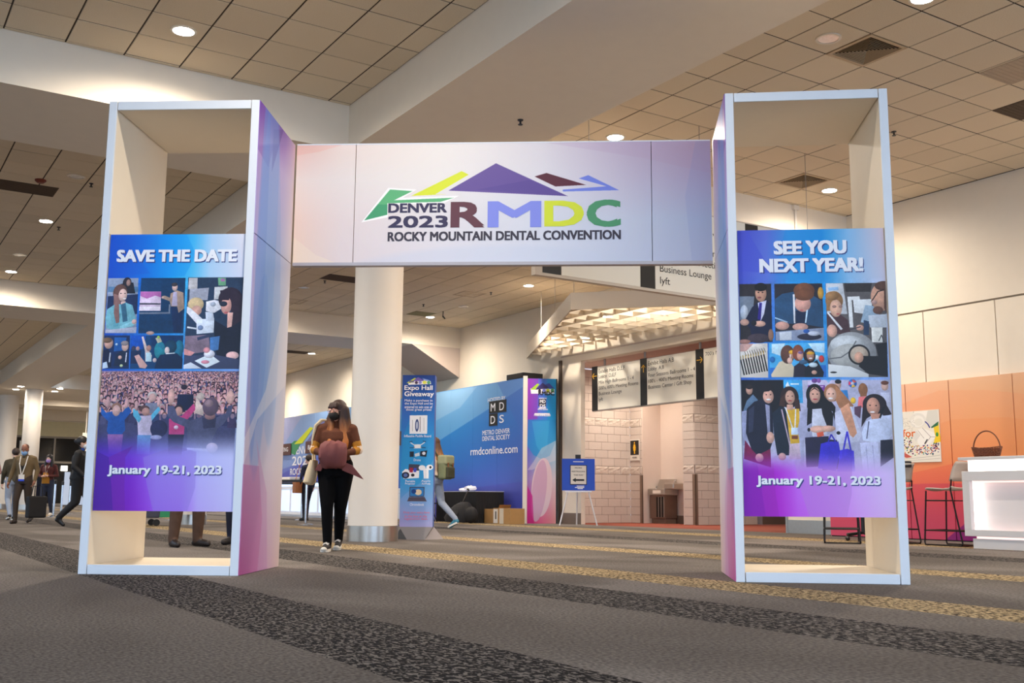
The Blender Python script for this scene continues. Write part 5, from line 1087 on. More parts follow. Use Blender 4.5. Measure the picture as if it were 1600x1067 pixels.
for x, y, lb in ((16.2, 17.6, 'before the drinking fountain'), (16.4, 20.2, 'before the shaded block wall'), (18.3, 15.8, 'deep beside the block pier')):
    downlight(x, y, 1, 'lit round downlight in the restroom alcove, ' + lb, z=3.88, r=0.09, watts=120)

# womens restroom sign
sg = thing('restroom_sign', 'black square restroom sign with yellow figure over a white strip', 'sign', (17.19, 21.08, 1.60))
MB().box((-0.012, -0.19, -0.02), (0.0, 0.19, 0.52)).build('sign_plate', M_white, sg)
MB().box((-0.016, -0.165, 0.12), (-0.01, 0.165, 0.49)).build('black_panel', M_signk, sg)
f2 = ((-0.018, 0, 0), (0, -1, 0), (0, 0, 1))
mb = MB().prism([(0.02 * math.cos(k * PI / 6) , 0.43 + 0.024 * math.sin(k * PI / 6)) for k in range(12)], -0.001, 0.001, 0, (f2[0], f2[1], f2[2], (-1, 0, 0)))
mb.prism([(-0.028, 0.395), (0.028, 0.395), (0.058, 0.29), (0.045, 0.285), (0.03, 0.34), (0.05, 0.235), (0.022, 0.235), (0.02, 0.15), (0.003, 0.15), (0.0, 0.235), (-0.003, 0.15), (-0.02, 0.15), (-0.022, 0.235), (-0.05, 0.235), (-0.03, 0.34), (-0.045, 0.285), (-0.058, 0.29)], -0.001, 0.001, 0, (f2[0], f2[1], f2[2], (-1, 0, 0)))
q = mb.build('figure', M_gold, sg); q['label'] = 'yellow woman pictogram'; q['kind'] = 'thing'
lettering('lettering', sg, [('WOMEN', (-0.09, 0.09, 0.03, 0.075))], ((-0.013, 0, 0), (0, -1, 0), (0, 0, 1)), M_ink, 0.02)

# drinking fountain (two basins)
df = thing('drinking_fountain', 'stainless steel double drinking fountain in the recess', 'fountain', (17.765, 20.65, 0))
bevel(MB().box((-0.42, -0.52, 0.12), (-0.02, 0.05, 0.72)).build('cabinet', mat('fountain_brown', (120, 98, 86), 0.35, 0.5), df), 0.01)
bevel(MB().box((-0.46, -0.56, 0.70), (0.0, 0.09, 0.86)).build('basin', M_steel, df), 0.02)
MB().lathe([(0.20, 0.86), (0.18, 0.865), (0.02, 0.845)], 24, (-0.24, -0.18, 0), sy=1.3).build('bowl', M_chrome, df, smooth=True)
MB().prism([(-0.16, 0.86), (0, 0.86), (0, 1.1), (-0.06, 1.1)], -0.50, 0.08, 0, ((0, 0, 0), (1, 0, 0), (0, 0, 1), (0, 1, 0))).build('back_splash', M_steel, df)
bevel(MB().box((-0.44, -0.88, 0.84), (-0.02, -0.50, 1.0)).build('side_basin', M_steel, df), 0.03)
for x, y, z in ((-0.3, -0.05, 0.86), (-0.28, -0.72, 1.0)):
    MB().tube([(x, y, z), (x, y, z + 0.05), (x + 0.02, y - 0.04, z + 0.07)], 0.014, 8).build('spout', M_chrome, df)
MB().box((-0.47, -0.42, 0.745), (-0.455, -0.12, 0.82)).build('push_bar', M_white, df)
for k in range(9):
    MB().box((-0.432, -0.50 + k * 0.034, 0.16), (-0.418, -0.485 + k * 0.034, 0.66)).build('slat', M_black if k % 3 else M_steel, df)
MB().box((-0.38, -0.5, 0.0), (-0.03, 0.03, 0.12)).build('plinth', M_base, df)

# ================================================================ BLUE BACKDROP
BU = 13.95
cb = Canvas(1320, 280)
cb.grid([0, .25, .42, .62, .8, 1], [0, .3, .55, .8, 1],
        [[(150, 156, 206), (132, 168, 220), (132, 176, 222), (116, 174, 226), (96, 158, 220), (86, 130, 204)],
         [(140, 150, 204), (116, 152, 212), (108, 168, 224), (40, 138, 214), (44, 132, 208), (62, 112, 196)],
         [(120, 126, 196), (92, 120, 200), (40, 140, 216), (22, 128, 210), (46, 116, 200), (70, 100, 188)],
         [(92, 96, 188), (80, 90, 186), (80, 108, 200), (84, 104, 196), (78, 94, 188), (74, 90, 180)],
         [(80, 84, 180), (76, 80, 180), (86, 92, 186), (84, 88, 182), (78, 84, 176), (70, 80, 172)]])
def BV(v, z): return ((38 - v) / 16.8 * 1320, (3.52 - z) / 3.52 * 280)
for pts, col, al in (
    ([(38, 3.5), (36, 3.5), (38, 2.4)], (190, 190, 220), .5),
    ([(36, 3.5), (30, 3.5), (34, 2.2), (38, 1.4), (38, 2.4)], (150, 186, 226), .45),
    ([(38, 1.6), (34, 2.0), (30, 2.4), (30, 0), (38, 0)], (70, 70, 178), .35),
    ([(27, 3.5), (21.4, 3.5), (21.4, 3.3), (22.5, 3.0), (24, 2.6), (25.5, 2.2), (27, 1.9)], (138, 190, 230), .55),
    ([(27, 3.5), (23.6, 3.5), (24.5, 3.0), (26, 2.7), (27, 2.6)], (170, 206, 236), .45),
    ([(21.3, 1.0), (24, 0.85), (27, 0.7), (27, 0), (21.3, 0)], (76, 70, 176), .35),
    ([(22.6, 3.5), (21.3, 3.5), (21.3, 2.0)], (70, 106, 196), .35)):
    cb.poly([BV(*p) for p in pts], col, al)
bw = thing('blue_backdrop', 'long blue and violet printed backdrop wall along the hall', 'backdrop', (BU, 0, 0))
M_blue = print_mat('blue_backdrop_print', cb, 0.45)
segs = [21.38, 22.58, 23.8, 25.02, 26.24, 27.46, 28.68, 29.9, 31.12, 32.34, 33.56, 34.78, 36.0, 37.22, 38.44, 39.66]
for a, b in zip(segs[:-1], segs[1:]):
    o = MB().box((0, a + 0.003, 0), (0.06, b - 0.003, 3.52)).build('backdrop_panel', M_blue, bw)
    set_uv(o, lambda co: ((38 - co.y) / 16.8, co.z / 3.52))
frb = ((-0.002, 0, 0), (0, -1, 0), (0, 0, 1))
lettering('lettering', bw, [('HOSTED BY', (-23.05, -22.20, 3.03, 3.14)), ('METRO DENVER', (-23.3, -21.98, 2.20, 2.32)), ('DENTAL SOCIETY', (-23.3, -21.98, 2.05, 2.17)), ('rmdconline.com', (-23.9, -21.62, 1.70, 1.90))], frb, M_inkw, 0.02)
lg = MB()
for a, z, s, dk in ((-22.98, 2.74, 'M', 1), (-22.56, 2.74, 'D', 1), (-22.98, 2.42, 'D', 1), (-22.56, 2.42, 'S', 0)):
    fq = ((-0.003, -a - 0.39, z), (0, 1, 0), (0, 0, 1))
    if dk: MB().box((-0.008, -a - 0.41, z), (-0.002, -a, z + 0.31)).build('logo_tile', M_signk, bw)
    text_into(lg, s, ((-0.009, 0, 0), (0, -1, 0), (0, 0, 1)), (a + 0.09, a + 0.31, z + 0.05, z + 0.25), 0.02)
lg.build('lettering', M_inkw, bw)
# registration mark on the far part of the backdrop
lm = MB()
for pts, mi in (([(-37.7, 2.33), (-36.7, 2.62), (-35.9, 2.62), (-36.6, 2.1)], 0), ([(-36.7, 2.5), (-35.2, 3.05), (-34.9, 3.0), (-35.9, 2.5)], 1), ([(-35.6, 2.5), (-34.0, 3.25), (-31.5, 2.45)], 2)):
    lm.prism(pts, 0.001, 0.004 + .002 * mi, mi, (frb[0], frb[1], frb[2], (-1, 0, 0)))
q = lm.build('mountain_mark', [mat('green_ink', 0), mat('lime_ink', 0), mat('slate_ink', (104, 108, 160), .6, var=.02)], bw); q['label'] = 'green, lime and slate mountain mark'; q['kind'] = 'stuff'
lettering('lettering', bw, [('DENVER', (-36.85, -34.9, 2.12, 2.40)), ('2023', (-36.85, -34.9, 1.72, 2.05)), ('ROCKY MOUNTAIN', (-37.0, -33.2, 1.38, 1.62))], frb, M_inkw, 0.03)
for v, s in ((38.65, 'PRINTING'), (35.5, 'BADGE'), (28.9, '')):
    t = thing('counter_sign', ('small brown sign reading %s on the backdrop above the registration desk' % s.lower()) if s else 'small brown sign on the backdrop peeking out between column and pylon', 'sign', (BU - 0.02, v, 2.12))
    MB().box((-0.02, -1.7, 0), (0.0, 0.0, 0.42)).build('sign_plate', mat('brown_sign', (92, 62, 60), .6), t)
    if s: lettering('lettering', t, [(s, (0.25, 1.45, 0.13, 0.29))], ((-0.021, 0, 0), (0, -1, 0), (0, 0, 1)), M_inkw, 0.02)
# end panel at right angle
ce = Canvas(200, 800)
ce.grid([0, .4, 1], [0, .28, .45, .7, 1], [[(150, 60, 180), (90, 100, 210), (20, 150, 210)], [(140, 50, 180), (80, 110, 214), (20, 150, 214)], [(90, 90, 200), (60, 150, 214), (130, 190, 220)], [(150, 120, 190), (190, 170, 206), (212, 196, 208)], [(190, 20, 120), (222, 90, 140), (226, 150, 150)]])
ce.ops([('p', [(3.2, 231.0), (202.8, 230.5), (200.3, 344.7), (157.0, 429.2), (100.0, 448.6), (43.2, 426.8), (-0.4, 375.9)], (26, 138, 206), 0.7), ('p', [(31.3, 239.5), (154.5, 234.3), (137.3, 385.1), (99.7, 423.5), (61.2, 371.9)], (70, 170, 220), 0.5), ('p', [(1.5, 509.3), (43.7, 462.5), (99.2, 387.5), (198.3, 344.8), (199.7, 454.0), (119.4, 476.4), (35.0, 507.6)], (220, 206, 216), 0.5), ('e', 102.0, 603.0, 70.9, 161.3, (222, 196, 208), 0.1), ('e', 83.4, 621.7, 49.0, 169.8, (206, 166, 196), 0.15), ('p', [(-2.9, 589.4), (36.9, 650.1), (48.3, 800.9), (-1.8, 800.0)], (190, 0, 120), 0.6), ('p', [(4.7, 3.1), (75.2, 1.1), (68.7, 225.7), (3.1, 225.6)], (150, 50, 180), 0.5), ('p', [(137.2, 0.1), (201.0, -0.1), (201.8, 230.6), (140.1, 230.9)], (0, 150, 214), 0.6), ('p', [(19.5, 56.4), (189.0, 57.9), (189.3, 82.6), (23.6, 85.7)], (245, 240, 245)), ('p', [(17.7, 62.9), (66.1, 29.2), (83.2, 31.1), (52.4, 63.1)], (170, 210, 60)), ('p', [(52.4, 63.1), (104.0, 23.5), (157.1, 52.8)], (60, 50, 110)), ('p', [(123.2, 32.5), (151.9, 25.0), (187.1, 53.5), (152.3, 53.3)], (50, 70, 160)), ('e', 83.7, 70.0, 9.5, 11.8, (40, 24, 40), 0), ('e', 114.1, 67.9, 11.5, 11.8, (130, 140, 220), 0), ('e', 142.8, 67.0, 11.6, 11.8, (210, 220, 50), 0), ('e', 174.6, 65.7, 11.6, 11.9, (80, 160, 100), 0), ('p', [(78.6, 113.9), (130.0, 113.7), (128.6, 155.6), (77.2, 154.7)], (60, 50, 70)), ('p', [(77.3, 161.9), (130.6, 160.9), (130.7, 168.1), (77.4, 170.9)], (220, 214, 230)), ('l', [(49.5, 198.5), (156.0, 196.9)], 8.5, (236, 230, 240))])
ep = thing('end_panel', 'narrow purple and cyan printed end panel beside the easel', 'backdrop', (BU, 21.34, 0), -0.46)
sheet('printed_panel', ep, (0.08, -0.03, 0.0), (1, 0, 0), (0, 0, 1), 0.70, 3.50, print_mat('end_panel_print', ce), 0.04)
fre = ((0.08, -0.032, 0), (1, 0, 0), (0, 0, 1))
lettering('lettering', ep, [('RMDC', (.26, .66, 3.09, 3.19))], fre, M_ink, .08)
lettering('lettering', ep, [('MD', (.30, .44, 2.90, 2.98)), ('DS', (.30, .44, 2.79, 2.87)), ('rmdconline.com', (.16, .56, 2.58, 2.65)), ('HOSTED BY', (.28, .47, 3.0, 3.03)), ('METRO DENVER', (.25, .50, 2.73, 2.76))], fre, M_inkw, .05)
MB().box((-0.03, -0.045, 0), (0.075, 0.0, 3.56)).build('edge_post', M_white, ep)
MB().box((.78, -0.035, 0), (.81, 0.0, 3.5)).build('edge_trim', M_signk, ep)
t = thing('loudspeaker_box', 'dark box lying on top of the blue backdrop corner', 'box', (13.952, 21.42, 3.522))
bevel(MB().box((0, 0, 0), (0.6, 0.75, 0.14)).build('case', M_black, t), 0.01); MB().box((-0.004, 0.05, 0.02), (0.0, 0.7, 0.12)).build('grill', M_signk, t)

# ---- easel with blue notice
ez = thing('easel', 'white three legged easel holding the blue notice', 'easel', (14.05, 19.25, 0), -0.56)
M_ez = mat('easel_white', (226, 224, 226), 0.35, 0.2)
for p, q in (((-0.42, -0.02, 0), (-0.05, 0.06, 1.5)), ((0.42, -0.02, 0), (0.05, 0.06, 1.5)), ((0, 0.55, 0), (0, 0.08, 1.5))):
    MB().tube([p, q], 0.017, 8).build('leg', M_ez, ez)
MB().box((-0.3, -0.06, 0.74), (0.3, 0.0, 0.77)).build('ledge', M_ez, ez)
MB().box((-0.06, 0.03, 1.46), (0.06, 0.08, 1.58)).build('clip', M_signk, ez)
es = thing('easel_notice', 'bright blue notice board with a black arrow on the easel', 'notice', (14.05, 19.25, 0.775), -0.56)
bd = MB().box((-0.37, -0.065, 0), (0.37, -0.045, 0.71)).build('board', mat('notice_blue', (22, 76, 196), 0.5, var=0.02), es)
bd.rotation_euler = (-0.02, 0, 0)
MB().box((-0.19, -0.072, 0.13), (0.19, -0.066, 0.57)).build('white_sheet', M_white, es)
frn = ((0, -0.073, 0), (1, 0, 0), (0, 0, 1))
for x0, y0, x1, y1 in ((-.19, .13, -.175, .57), (.175, .13, .19, .57), (-.19, .13, .19, .145), (-.19, .555, .19, .57)):
    MB().box((x0, -0.075, y0), (x1, -0.071, y1)).build('sheet_border', M_signk, es)
lettering('lettering', es, [('MORE', (-.08, .08, .49, .52)), ('RESTROOMS', (-.15, .15, .41, .44)), ('THIS WAY', (-.11, .11, .33, .36))], frn, M_ink, .02)
mb = MB().prism([(-0.14, 0.235), (-0.06, 0.285), (-0.06, 0.255), (0.13, 0.255), (0.13, 0.215), (-0.06, 0.215), (-0.06, 0.185)], 0.0, 0.002, 0, ((0, -0.073, 0), (1, 0, 0), (0, 0, 1), (0, -1, 0)))
mb.build('arrow', M_ink, es)
mb = MB()
for x0, x1, z in ((-.12, .12, .635), (-.04, .13, .09), (-.08, .13, .06), (-.02, .10, .035)): mb.box((x0, -0.068, z), (x1, -0.066, z + .018))
mb.build('small_print', M_inkw, es)['kind'] = 'stuff'

# ---- things standing before the backdrop
def carton(label, x, y, w, d, h, rz, opened):
    t = thing('cardboard_box', label, 'box', (x, y, 0), rz, 'cardboard boxes')
    mk = mat('cardboard', (178, 136, 84), 0.8, var=0.07, scale=12)
    if opened:
        mb = MB()
        for lo, hi in (((-w / 2, -d / 2, 0), (w / 2, d / 2, .01)), ((-w / 2, -d / 2, 0), (-w / 2 + .008, d / 2, h)), ((w / 2 - .008, -d / 2, 0), (w / 2, d / 2, h)), ((-w / 2, -d / 2, 0), (w / 2, -d / 2 + .008, h)), ((-w / 2, d / 2 - .008, 0), (w / 2, d / 2, h))): mb.box(lo, hi)
        mb.build('carton', mk, t)
        MB().add([(-w / 2, -d / 2, h), (w / 2, -d / 2, h), (w / 2, -d / 2 - .05, h + .1), (-w / 2, -d / 2 - .05, h + .1)], [(0, 1, 2, 3), (3, 2, 1, 0)]).build('flap', mk, t)
    else:
        MB().box((-w / 2, -d / 2, 0), (w / 2, d / 2, h)).build('carton', mk, t)
        MB().box((-w / 2 - .002, -d * .12, h * .02), (-w / 2, d * .12, h * 1.0)).build('tape', mat('pale_tape', (222, 210, 190), .4), t)
        MB().box((-w / 2 - .004, d * .22, h * .05), (-w / 2 - .002, d * .48, h * .95)).build('paper_label', M_white, t)
        MB().box((-w / 2 - .006, d * .30, h * .3), (-w / 2 - .004, d * .36, h * .8)).build('barcode_mark', M_signk, t)
    return t
carton('open brown cardboard box behind the black roller bag', 13.35, 21.58, .35, .55, .34, 0.1, True)
carton('closed brown cardboard box with white label beside the backdrop corner', 13.25, 20.9, .4, .74, .36, 0.0, False)
rb = thing('roller_bag', 'black roller bag with raised handle leaning by the cardboard boxes', 'bag', (12.6, 22.1, 0), 0.2)
M_nyl = mat('black_nylon', (28, 26, 28), 0.75, var=0.2, scale=20, bump=0.4, bscale=12)
MB().loft([((0, 0, 0.02), .2, .36, .6), ((0, 0, .12), .22, .42, .6), ((0, -.06, .28), .19, .36, .6), ((0, -.14, .42), .14, .24, .7), ((0, -.2, .5), .06, .12, .8)], 20).build('bag_body', M_nyl, rb, smooth=True)
MB().loft([((-.18, .05, .06), .06, .22, .6), ((-.2, 0, .2), .06, .2, .6), ((-.16, -.05, .3), .03, .14, .8)], 14).build('front_pocket', M_nyl, rb, smooth=True)
MB().tube([(.02, -.05, .42), (.02, -.30, .78)], .012, 6).build('handle_rod', M_steel, rb); MB().tube([(.02, -.32, .77), (.02, -.30, .80), (.02, -.26, .80)], .02, 6).build('grip', M_black, rb)
MB().ball((.0, -.42, .2), (.16, .2, .2), 12).build('side_pouch', M_nyl, rb, smooth=True)
dt = thing('draped_table', 'table under a black pleated skirt before the blue backdrop', 'table', (13.35, 22.9, 0))
MB().box((-.38, -.98, .72), (.38, .98, .75)).build('tabletop', M_white, dt)
pl = []
per = [(-.39, -.99), (-.39, .99)]
n = 56
path = [(-.39 , -.99 + 1.98 * i / n) for i in range(n + 1)]
path = [(.39, -.99)] + [(.39 - .78 * i / 20, -.99) for i in range(1, 20)] + path + [(-.39 + .78 * i / 20, .99) for i in range(1, 21)]
vs = []; fs = []
for i, (x, y) in enumerate(path):
    o_ = 0.012 * (1 if i % 2 else -1)
    nx = -1 if x <= -.385 else 0; ny = (-1 if y <= -.985 else (1 if y >= .985 else 0))
    vs += [(x + nx * (o_ + .02), y + ny * (o_ + .02), 0.005), (x + nx * .006, y + ny * .006, .74)]
for i in range(len(path) - 1): fs.append((2 * i, 2 * i + 2, 2 * i + 3, 2 * i + 1))
MB().add(vs, fs).build('table_skirt', mat('black_skirt', (20, 18, 20), 0.85, var=.1), dt)
tag(MB().box((12.95, 21.9, .75), (13.75, 23.9, .757)).build('tablecloth', M_inkw), 'white cloth spread over the black skirted table', 'tablecloth')
for x, y, r, lb in ((13.2, 22.6, .16, 'larger crumpled white plastic bag on the skirted table'), (13.3, 23.15, .10, 'smaller crumpled white plastic bag on the skirted table')):
    mb = MB().ball((0, 0, r * .45), (r, r * 1.4, r * .42), 14)
    rr = random.Random(int(r * 100)); mb.v = [tuple(Vector(p) * rr.uniform(.86, 1.06)) for p in mb.v]
    tag(mb.build('plastic_bag', mat('plastic_white', (232, 232, 240), .3), None, (x, y, .76), smooth=True), lb, 'bag')
wc = thing('white_cabinet', 'low white cabinet behind the woman with the green backpack', 'cabinet', (12.7, 24.6, 0))
MB().box((-.3, -.55, 0.03), (.3, .55, .80)).build('carcass', M_white, wc)
for y in (-.27, .27):
    d_ = MB().box((-.318, y - .26, .05), (-.302, y + .26, .78)).build('door', M_alu, wc); MB().box((-.33, y - .03, .7), (-.32, y + .03, .71)).build('handle', M_steel, d_)
MB().box((-.33, -.57, .80), (.33, .57, .83)).build('worktop', M_inkw, wc)
fcx = thing('folding_chair', 'dark folding chair standing between cabinet and skirted table', 'chair', (12.55, 23.62, 0), 1.2)
for x in (-.2, .2):
    MB().tube([(x, -.22, 0), (x, .12, .82)], .012, 6).build('leg', M_black, fcx); MB().tube([(x, .24, 0), (x, -.12, .46)], .012, 6).build('leg', M_black, fcx)
MB().box((-.2, -.2, .44), (.2, .18, .47)).build('seat', M_nyl, fcx); MB().box((-.2, .08, .62), (.2, .11, .84)).build('backrest', M_nyl, fcx)

# ---- registration desk: glowing counters
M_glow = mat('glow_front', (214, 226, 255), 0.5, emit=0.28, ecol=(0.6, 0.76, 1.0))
M_deskw = mat('desk_white', (230, 232, 240), 0.4)
for i, v in enumerate((25.4, 27.6, 29.8, 32.0, 34.2)):
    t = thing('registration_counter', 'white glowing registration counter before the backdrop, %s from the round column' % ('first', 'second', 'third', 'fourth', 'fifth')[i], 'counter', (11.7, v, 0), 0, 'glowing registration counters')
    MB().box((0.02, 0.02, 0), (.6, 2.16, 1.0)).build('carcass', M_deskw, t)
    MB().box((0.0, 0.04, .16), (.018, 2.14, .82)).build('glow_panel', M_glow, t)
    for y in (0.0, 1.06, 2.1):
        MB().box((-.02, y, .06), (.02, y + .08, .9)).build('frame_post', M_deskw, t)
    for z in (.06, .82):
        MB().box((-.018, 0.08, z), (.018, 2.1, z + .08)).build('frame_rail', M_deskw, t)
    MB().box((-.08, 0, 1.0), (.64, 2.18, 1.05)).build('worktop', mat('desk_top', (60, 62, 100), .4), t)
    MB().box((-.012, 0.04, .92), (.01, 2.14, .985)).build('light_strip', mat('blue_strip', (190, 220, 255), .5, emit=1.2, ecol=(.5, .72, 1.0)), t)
sp = thing('number_post', 'tall white numbered post before the registration desk', 'post', (10.9, 31.6, 0))
MB().box((-.03, -.22, 0), (.03, .22, .05)).build('foot', M_white, sp); MB().box((-.02, -.16, .05), (.02, .16, 2.05)).build('post', M_white, sp)
tag(MB().box((11.75, 31.2, 1.05), (12.1, 31.9, 1.20)).build('printer', M_white), 'white badge printer on the registration desk', 'printer')
bevel(bpy.data.objects['printer'], .02)

def stanchion(x, y, label, belt=None):
    t = thing('stanchion', label, 'stanchion', (x, y, 0), 0, 'belt stanchions')
    MB().lathe([(.17, 0), (.17, .012), (.06, .03), (.03, .04)], 24).build('base', M_chrome, t, smooth=True)
    MB().lathe([(.028, .03), (.028, .93)], 14).build('post', M_chrome, t, smooth=True)
    MB().lathe([(.035, .88), (.035, .98), (.02, 1.0)], 14).build('belt_head', M_signk, t)
    if belt:
        d = Vector((belt[0] - x, belt[1] - y)); L = d.length
        MB().box((0, -.002, .90), (L, .002, .95)).build('belt', M_signk, t, rotz=math.atan2(d.y, d.x))
stanchion(8.41, 21.3, 'belt stanchion nearest the walking woman', (7.55, 22.6))
stanchion(10.0, 25.6, 'belt stanchion before the registration desk', (8.9, 27.4))
stanchion(5.0, 31.0, 'leftmost of the three belt stanchions beyond the lilac masked woman')
stanchion(5.61, 33.5, 'middle one of the three belt stanchions beyond the lilac masked woman')
stanchion(6.26, 36.0, 'belt stanchion beside the walking person in black')
stanchion(6.9, 26.2, 'belt stanchion seen under the save the date poster beside the column', (7.3, 29))
stanchion(6.2, 29.0, 'belt stanchion seen under the save the date poster by the bin', (6.9, 31))

# rolling bin seen through the tower
tb = thing('rolling_bin', 'dark grey rolling bin seen under the save the date poster', 'bin', (5.1, 21.4, 0))
bevel(MB().prism([(-.24, -.3), (.24, -.3), (.28, .34), (-.28, .34)], -.28, .28, 0, ((0, 0, .46), (1, 0, 0), (0, 0, 1), (0, -1, 0))).build('tub', mat('bin_grey', (62, 66, 84), .5), tb), .02)
MB().box((-.31, -.31, .8), (.31, .31, .85)).build('lid', mat('bin_grey', 0), tb)
for x in (-.2, .2):
    for y in (-.2, .2):
        MB().lathe([(.065, -.02), (.065, .02)], 14).build('wheel', M_black, tb, (x, y, .067)).rotation_euler = (PI / 2, 0, 0)
for x, y, lb in ((7.6, 30.2, 'green crate far behind under the poster, beside the stanchion'), (8.6, 30.4, 'green crate far behind under the poster, next to the dark jeans')):
    t = thing('green_crate', lb, 'crate', (x, y, 0), 0, 'green crates')
    MB().box((-.3, -.25, 0), (.3, .25, .3)).build('crate_body', mat('crate_green', (46, 150, 104), .5), t); MB().box((-.32, -.27, .27), (.32, .27, .32)).build('rim', mat('crate_green', 0), t)
# white directory boards hanging in the far lobby
for x, y, z, w_, lb in ((8.2, 60.0, 1.9, .8, 'white hanging directory board between the slim column and the dark glass'), (10.4, 55.0, 2.15, .9, 'white hanging directory board beside the person in black')):
    t = thing('directory_board', lb, 'sign', (x, y, z), 0, 'far hanging directory boards')
    MB().box((-w_ / 2, -.03, 0), (w_ / 2, .03, 1.5)).build('board', M_signw, t)
    for s in (-.3, .3): MB().tube([(s, 0, 1.5), (s, 0, (SO if 54.3 < y < 56.5 else HC) - z)], .03, 6).build('hanger', M_white, t)
    mb = MB()
    for k in range(5): mb.box((-w_ / 2 + .08, -.034, .35 + k * .2), (w_ / 2 - .1 - .08 * (k % 3), -.03, .41 + k * .2))
    mb.build('text_lines', M_signk, t)['kind'] = 'stuff'

# ================================================================ GIVEAWAY PYLON
cn = Canvas(160, 800)
cn.grid([0, .5, 1], [0, .2, .4, .7, 1], [[(24, 62, 138), (22, 58, 134), (26, 56, 128)], [(40, 96, 180), (36, 100, 186), (34, 96, 180)], [(36, 138, 206), (30, 140, 210), (40, 136, 206)], [(50, 150, 214), (44, 154, 218), (54, 154, 214)], [(176, 150, 208), (172, 160, 216), (186, 170, 214)]])
cn.ops([('p', [(-1.0, 660.0), (30.0, 625.3), (95.8, 572.6), (157.5, 451.1), (161.7, 800.0), (0.0, 800.8)], (150, 170, 222), 0.35), ('p', [(0.7, 129.4), (47.2, 196.6), (7.9, 335.4), (2.5, 489.5)], (60, 90, 190), 0.35), ('p', [(27.5, 35.1), (62.5, 19.8), (136.8, 30.5), (140.5, 47.7), (29.5, 52.3)], (238, 236, 240)), ('p', [(19.2, 42.4), (59.0, 14.8), (67.5, 17.9), (39.4, 43.3)], (200, 214, 60)), ('p', [(45.9, 32.6), (75.8, 10.6), (109.8, 31.6)], (110, 90, 170)), ('p', [(94.4, 15.0), (128.3, 25.7), (140.3, 33.8), (111.5, 29.8)], (120, 150, 220)), ('e', 67.9, 40.3, 7.6, 7.8, (70, 50, 80), 0), ('e', 86.4, 39.6, 8.4, 7.8, (140, 140, 210), 0), ('e', 108.3, 38.6, 10.1, 8.7, (226, 226, 80), 0), ('e', 128.5, 39.5, 8.4, 8.7, (90, 160, 110), 0), ('p', [(30.7, 29.8), (55.9, 28.7), (56.1, 39.1), (30.9, 40.2)], (110, 110, 130)), ('p', [(39.2, 215.8), (125.6, 214.4), (125.6, 312.7), (39.3, 313.8)], (236, 238, 244)), ('e', 75.3, 268.7, 9.2, 32.8, (40, 60, 120), 0), ('e', 75.3, 268.7, 5.0, 20.7, (190, 200, 220), 0), ('l', [(89.6, 222.6), (91.0, 302.6)], 2.5, (60, 60, 70)), ('l', [(52.2, 239.4), (53.2, 299.6)], 2.5, (160, 160, 170)), ('l', [(108.2, 228.8), (109.4, 297.7)], 2.5, (180, 180, 190)), ('p', [(65.4, 369.6), (93.9, 368.7), (99.3, 389.2), (62.4, 390.3)], (236, 236, 240)), ('l', [(45.1, 359.9), (68.9, 376.4)], 4.2, (226, 226, 230)), ('l', [(90.6, 375.7), (115.5, 357.8)], 4.2, (226, 226, 230)), ('l', [(42.3, 387.5), (67.3, 385.0)], 3.3, (40, 40, 60)), ('l', [(94.1, 384.2), (119.4, 386.9)], 3.3, (40, 40, 60)), ('l', [(40.1, 356.7), (55.0, 352.8)], 3.3, (40, 40, 60)), ('l', [(105.3, 351.2), (120.5, 354.2)], 3.4, (40, 40, 60)), ('p', [(42.6, 407.2), (62.7, 406.6), (63.2, 434.8), (43.2, 435.4)], (28, 34, 50)), ('p', [(66.3, 419.3), (89.6, 411.8), (91.6, 428.9), (69.9, 434.7)], (206, 214, 226)), ('p', [(94.5, 405.6), (128.0, 400.4), (123.6, 434.8), (93.3, 431.4)], (26, 30, 44)), ('e', 111.5, 416.3, 8.4, 8.6, (220, 220, 230), 0), ('p', [(7.9, 515.0), (22.6, 499.3), (91.3, 506.0), (90.3, 545.4), (15.3, 550.7)], (236, 236, 242)), ('e', 24.9, 531.6, 18.4, 17.0, (30, 34, 60), 0), ('e', 24.9, 531.6, 10.0, 9.4, (90, 110, 170), 0), ('p', [(40.5, 473.1), (92.4, 475.2), (89.6, 507.8), (37.8, 505.7)], (60, 64, 84)), ('p', [(44.2, 491.8), (60.9, 493.1), (59.7, 517.1), (43.0, 515.8)], (160, 30, 60)), ('p', [(64.3, 493.0), (77.6, 493.5), (76.4, 515.0), (63.0, 515.3)], (60, 70, 190)), ('e', 59.9, 530.8, 8.4, 7.7, (24, 26, 40), 0), ('e', 104.4, 492.0, 16.8, 13.7, (240, 240, 246), 0), ('e', 141.3, 489.3, 16.8, 13.7, (240, 240, 246), 0), ('p', [(109.5, 495.3), (136.3, 494.6), (137.3, 547.7), (113.8, 548.2)], (238, 238, 244)), ('l', [(123.1, 503.5), (123.8, 548.0)], 1.7, (190, 200, 215)), ('e', 144.7, 489.2, 5.1, 6.9, (30, 30, 40), 0), ('p', [(46.0, 592.6), (117.9, 592.6), (117.1, 642.2), (45.3, 643.7)], (60, 50, 70)), ('p', [(49.4, 596.7), (114.6, 596.1), (113.7, 638.8), (48.6, 640.2)], (40, 120, 190)), ('e', 88.3, 619.8, 16.7, 15.3, (220, 200, 170), 0), ('e', 66.5, 616.0, 11.7, 11.9, (20, 60, 130), 0), ('p', [(43.7, 645.5), (118.8, 643.9), (130.9, 667.5), (35.7, 667.8)], (80, 70, 86))])
gp = thing('giveaway_pylon', 'tall blue giveaway pylon on a folded grey foot by the column', 'sign', (6.98, 13.45, 0), -0.60)
pw, pz0, pz1 = 0.47, 0.175, 2.33
fp = sheet('printed_face', gp, (-pw / 2, -0.10, pz0), (1, 0, 0), (0, 0, 1), pw, pz1 - pz0, print_mat('pylon_print', cn), 0.004)
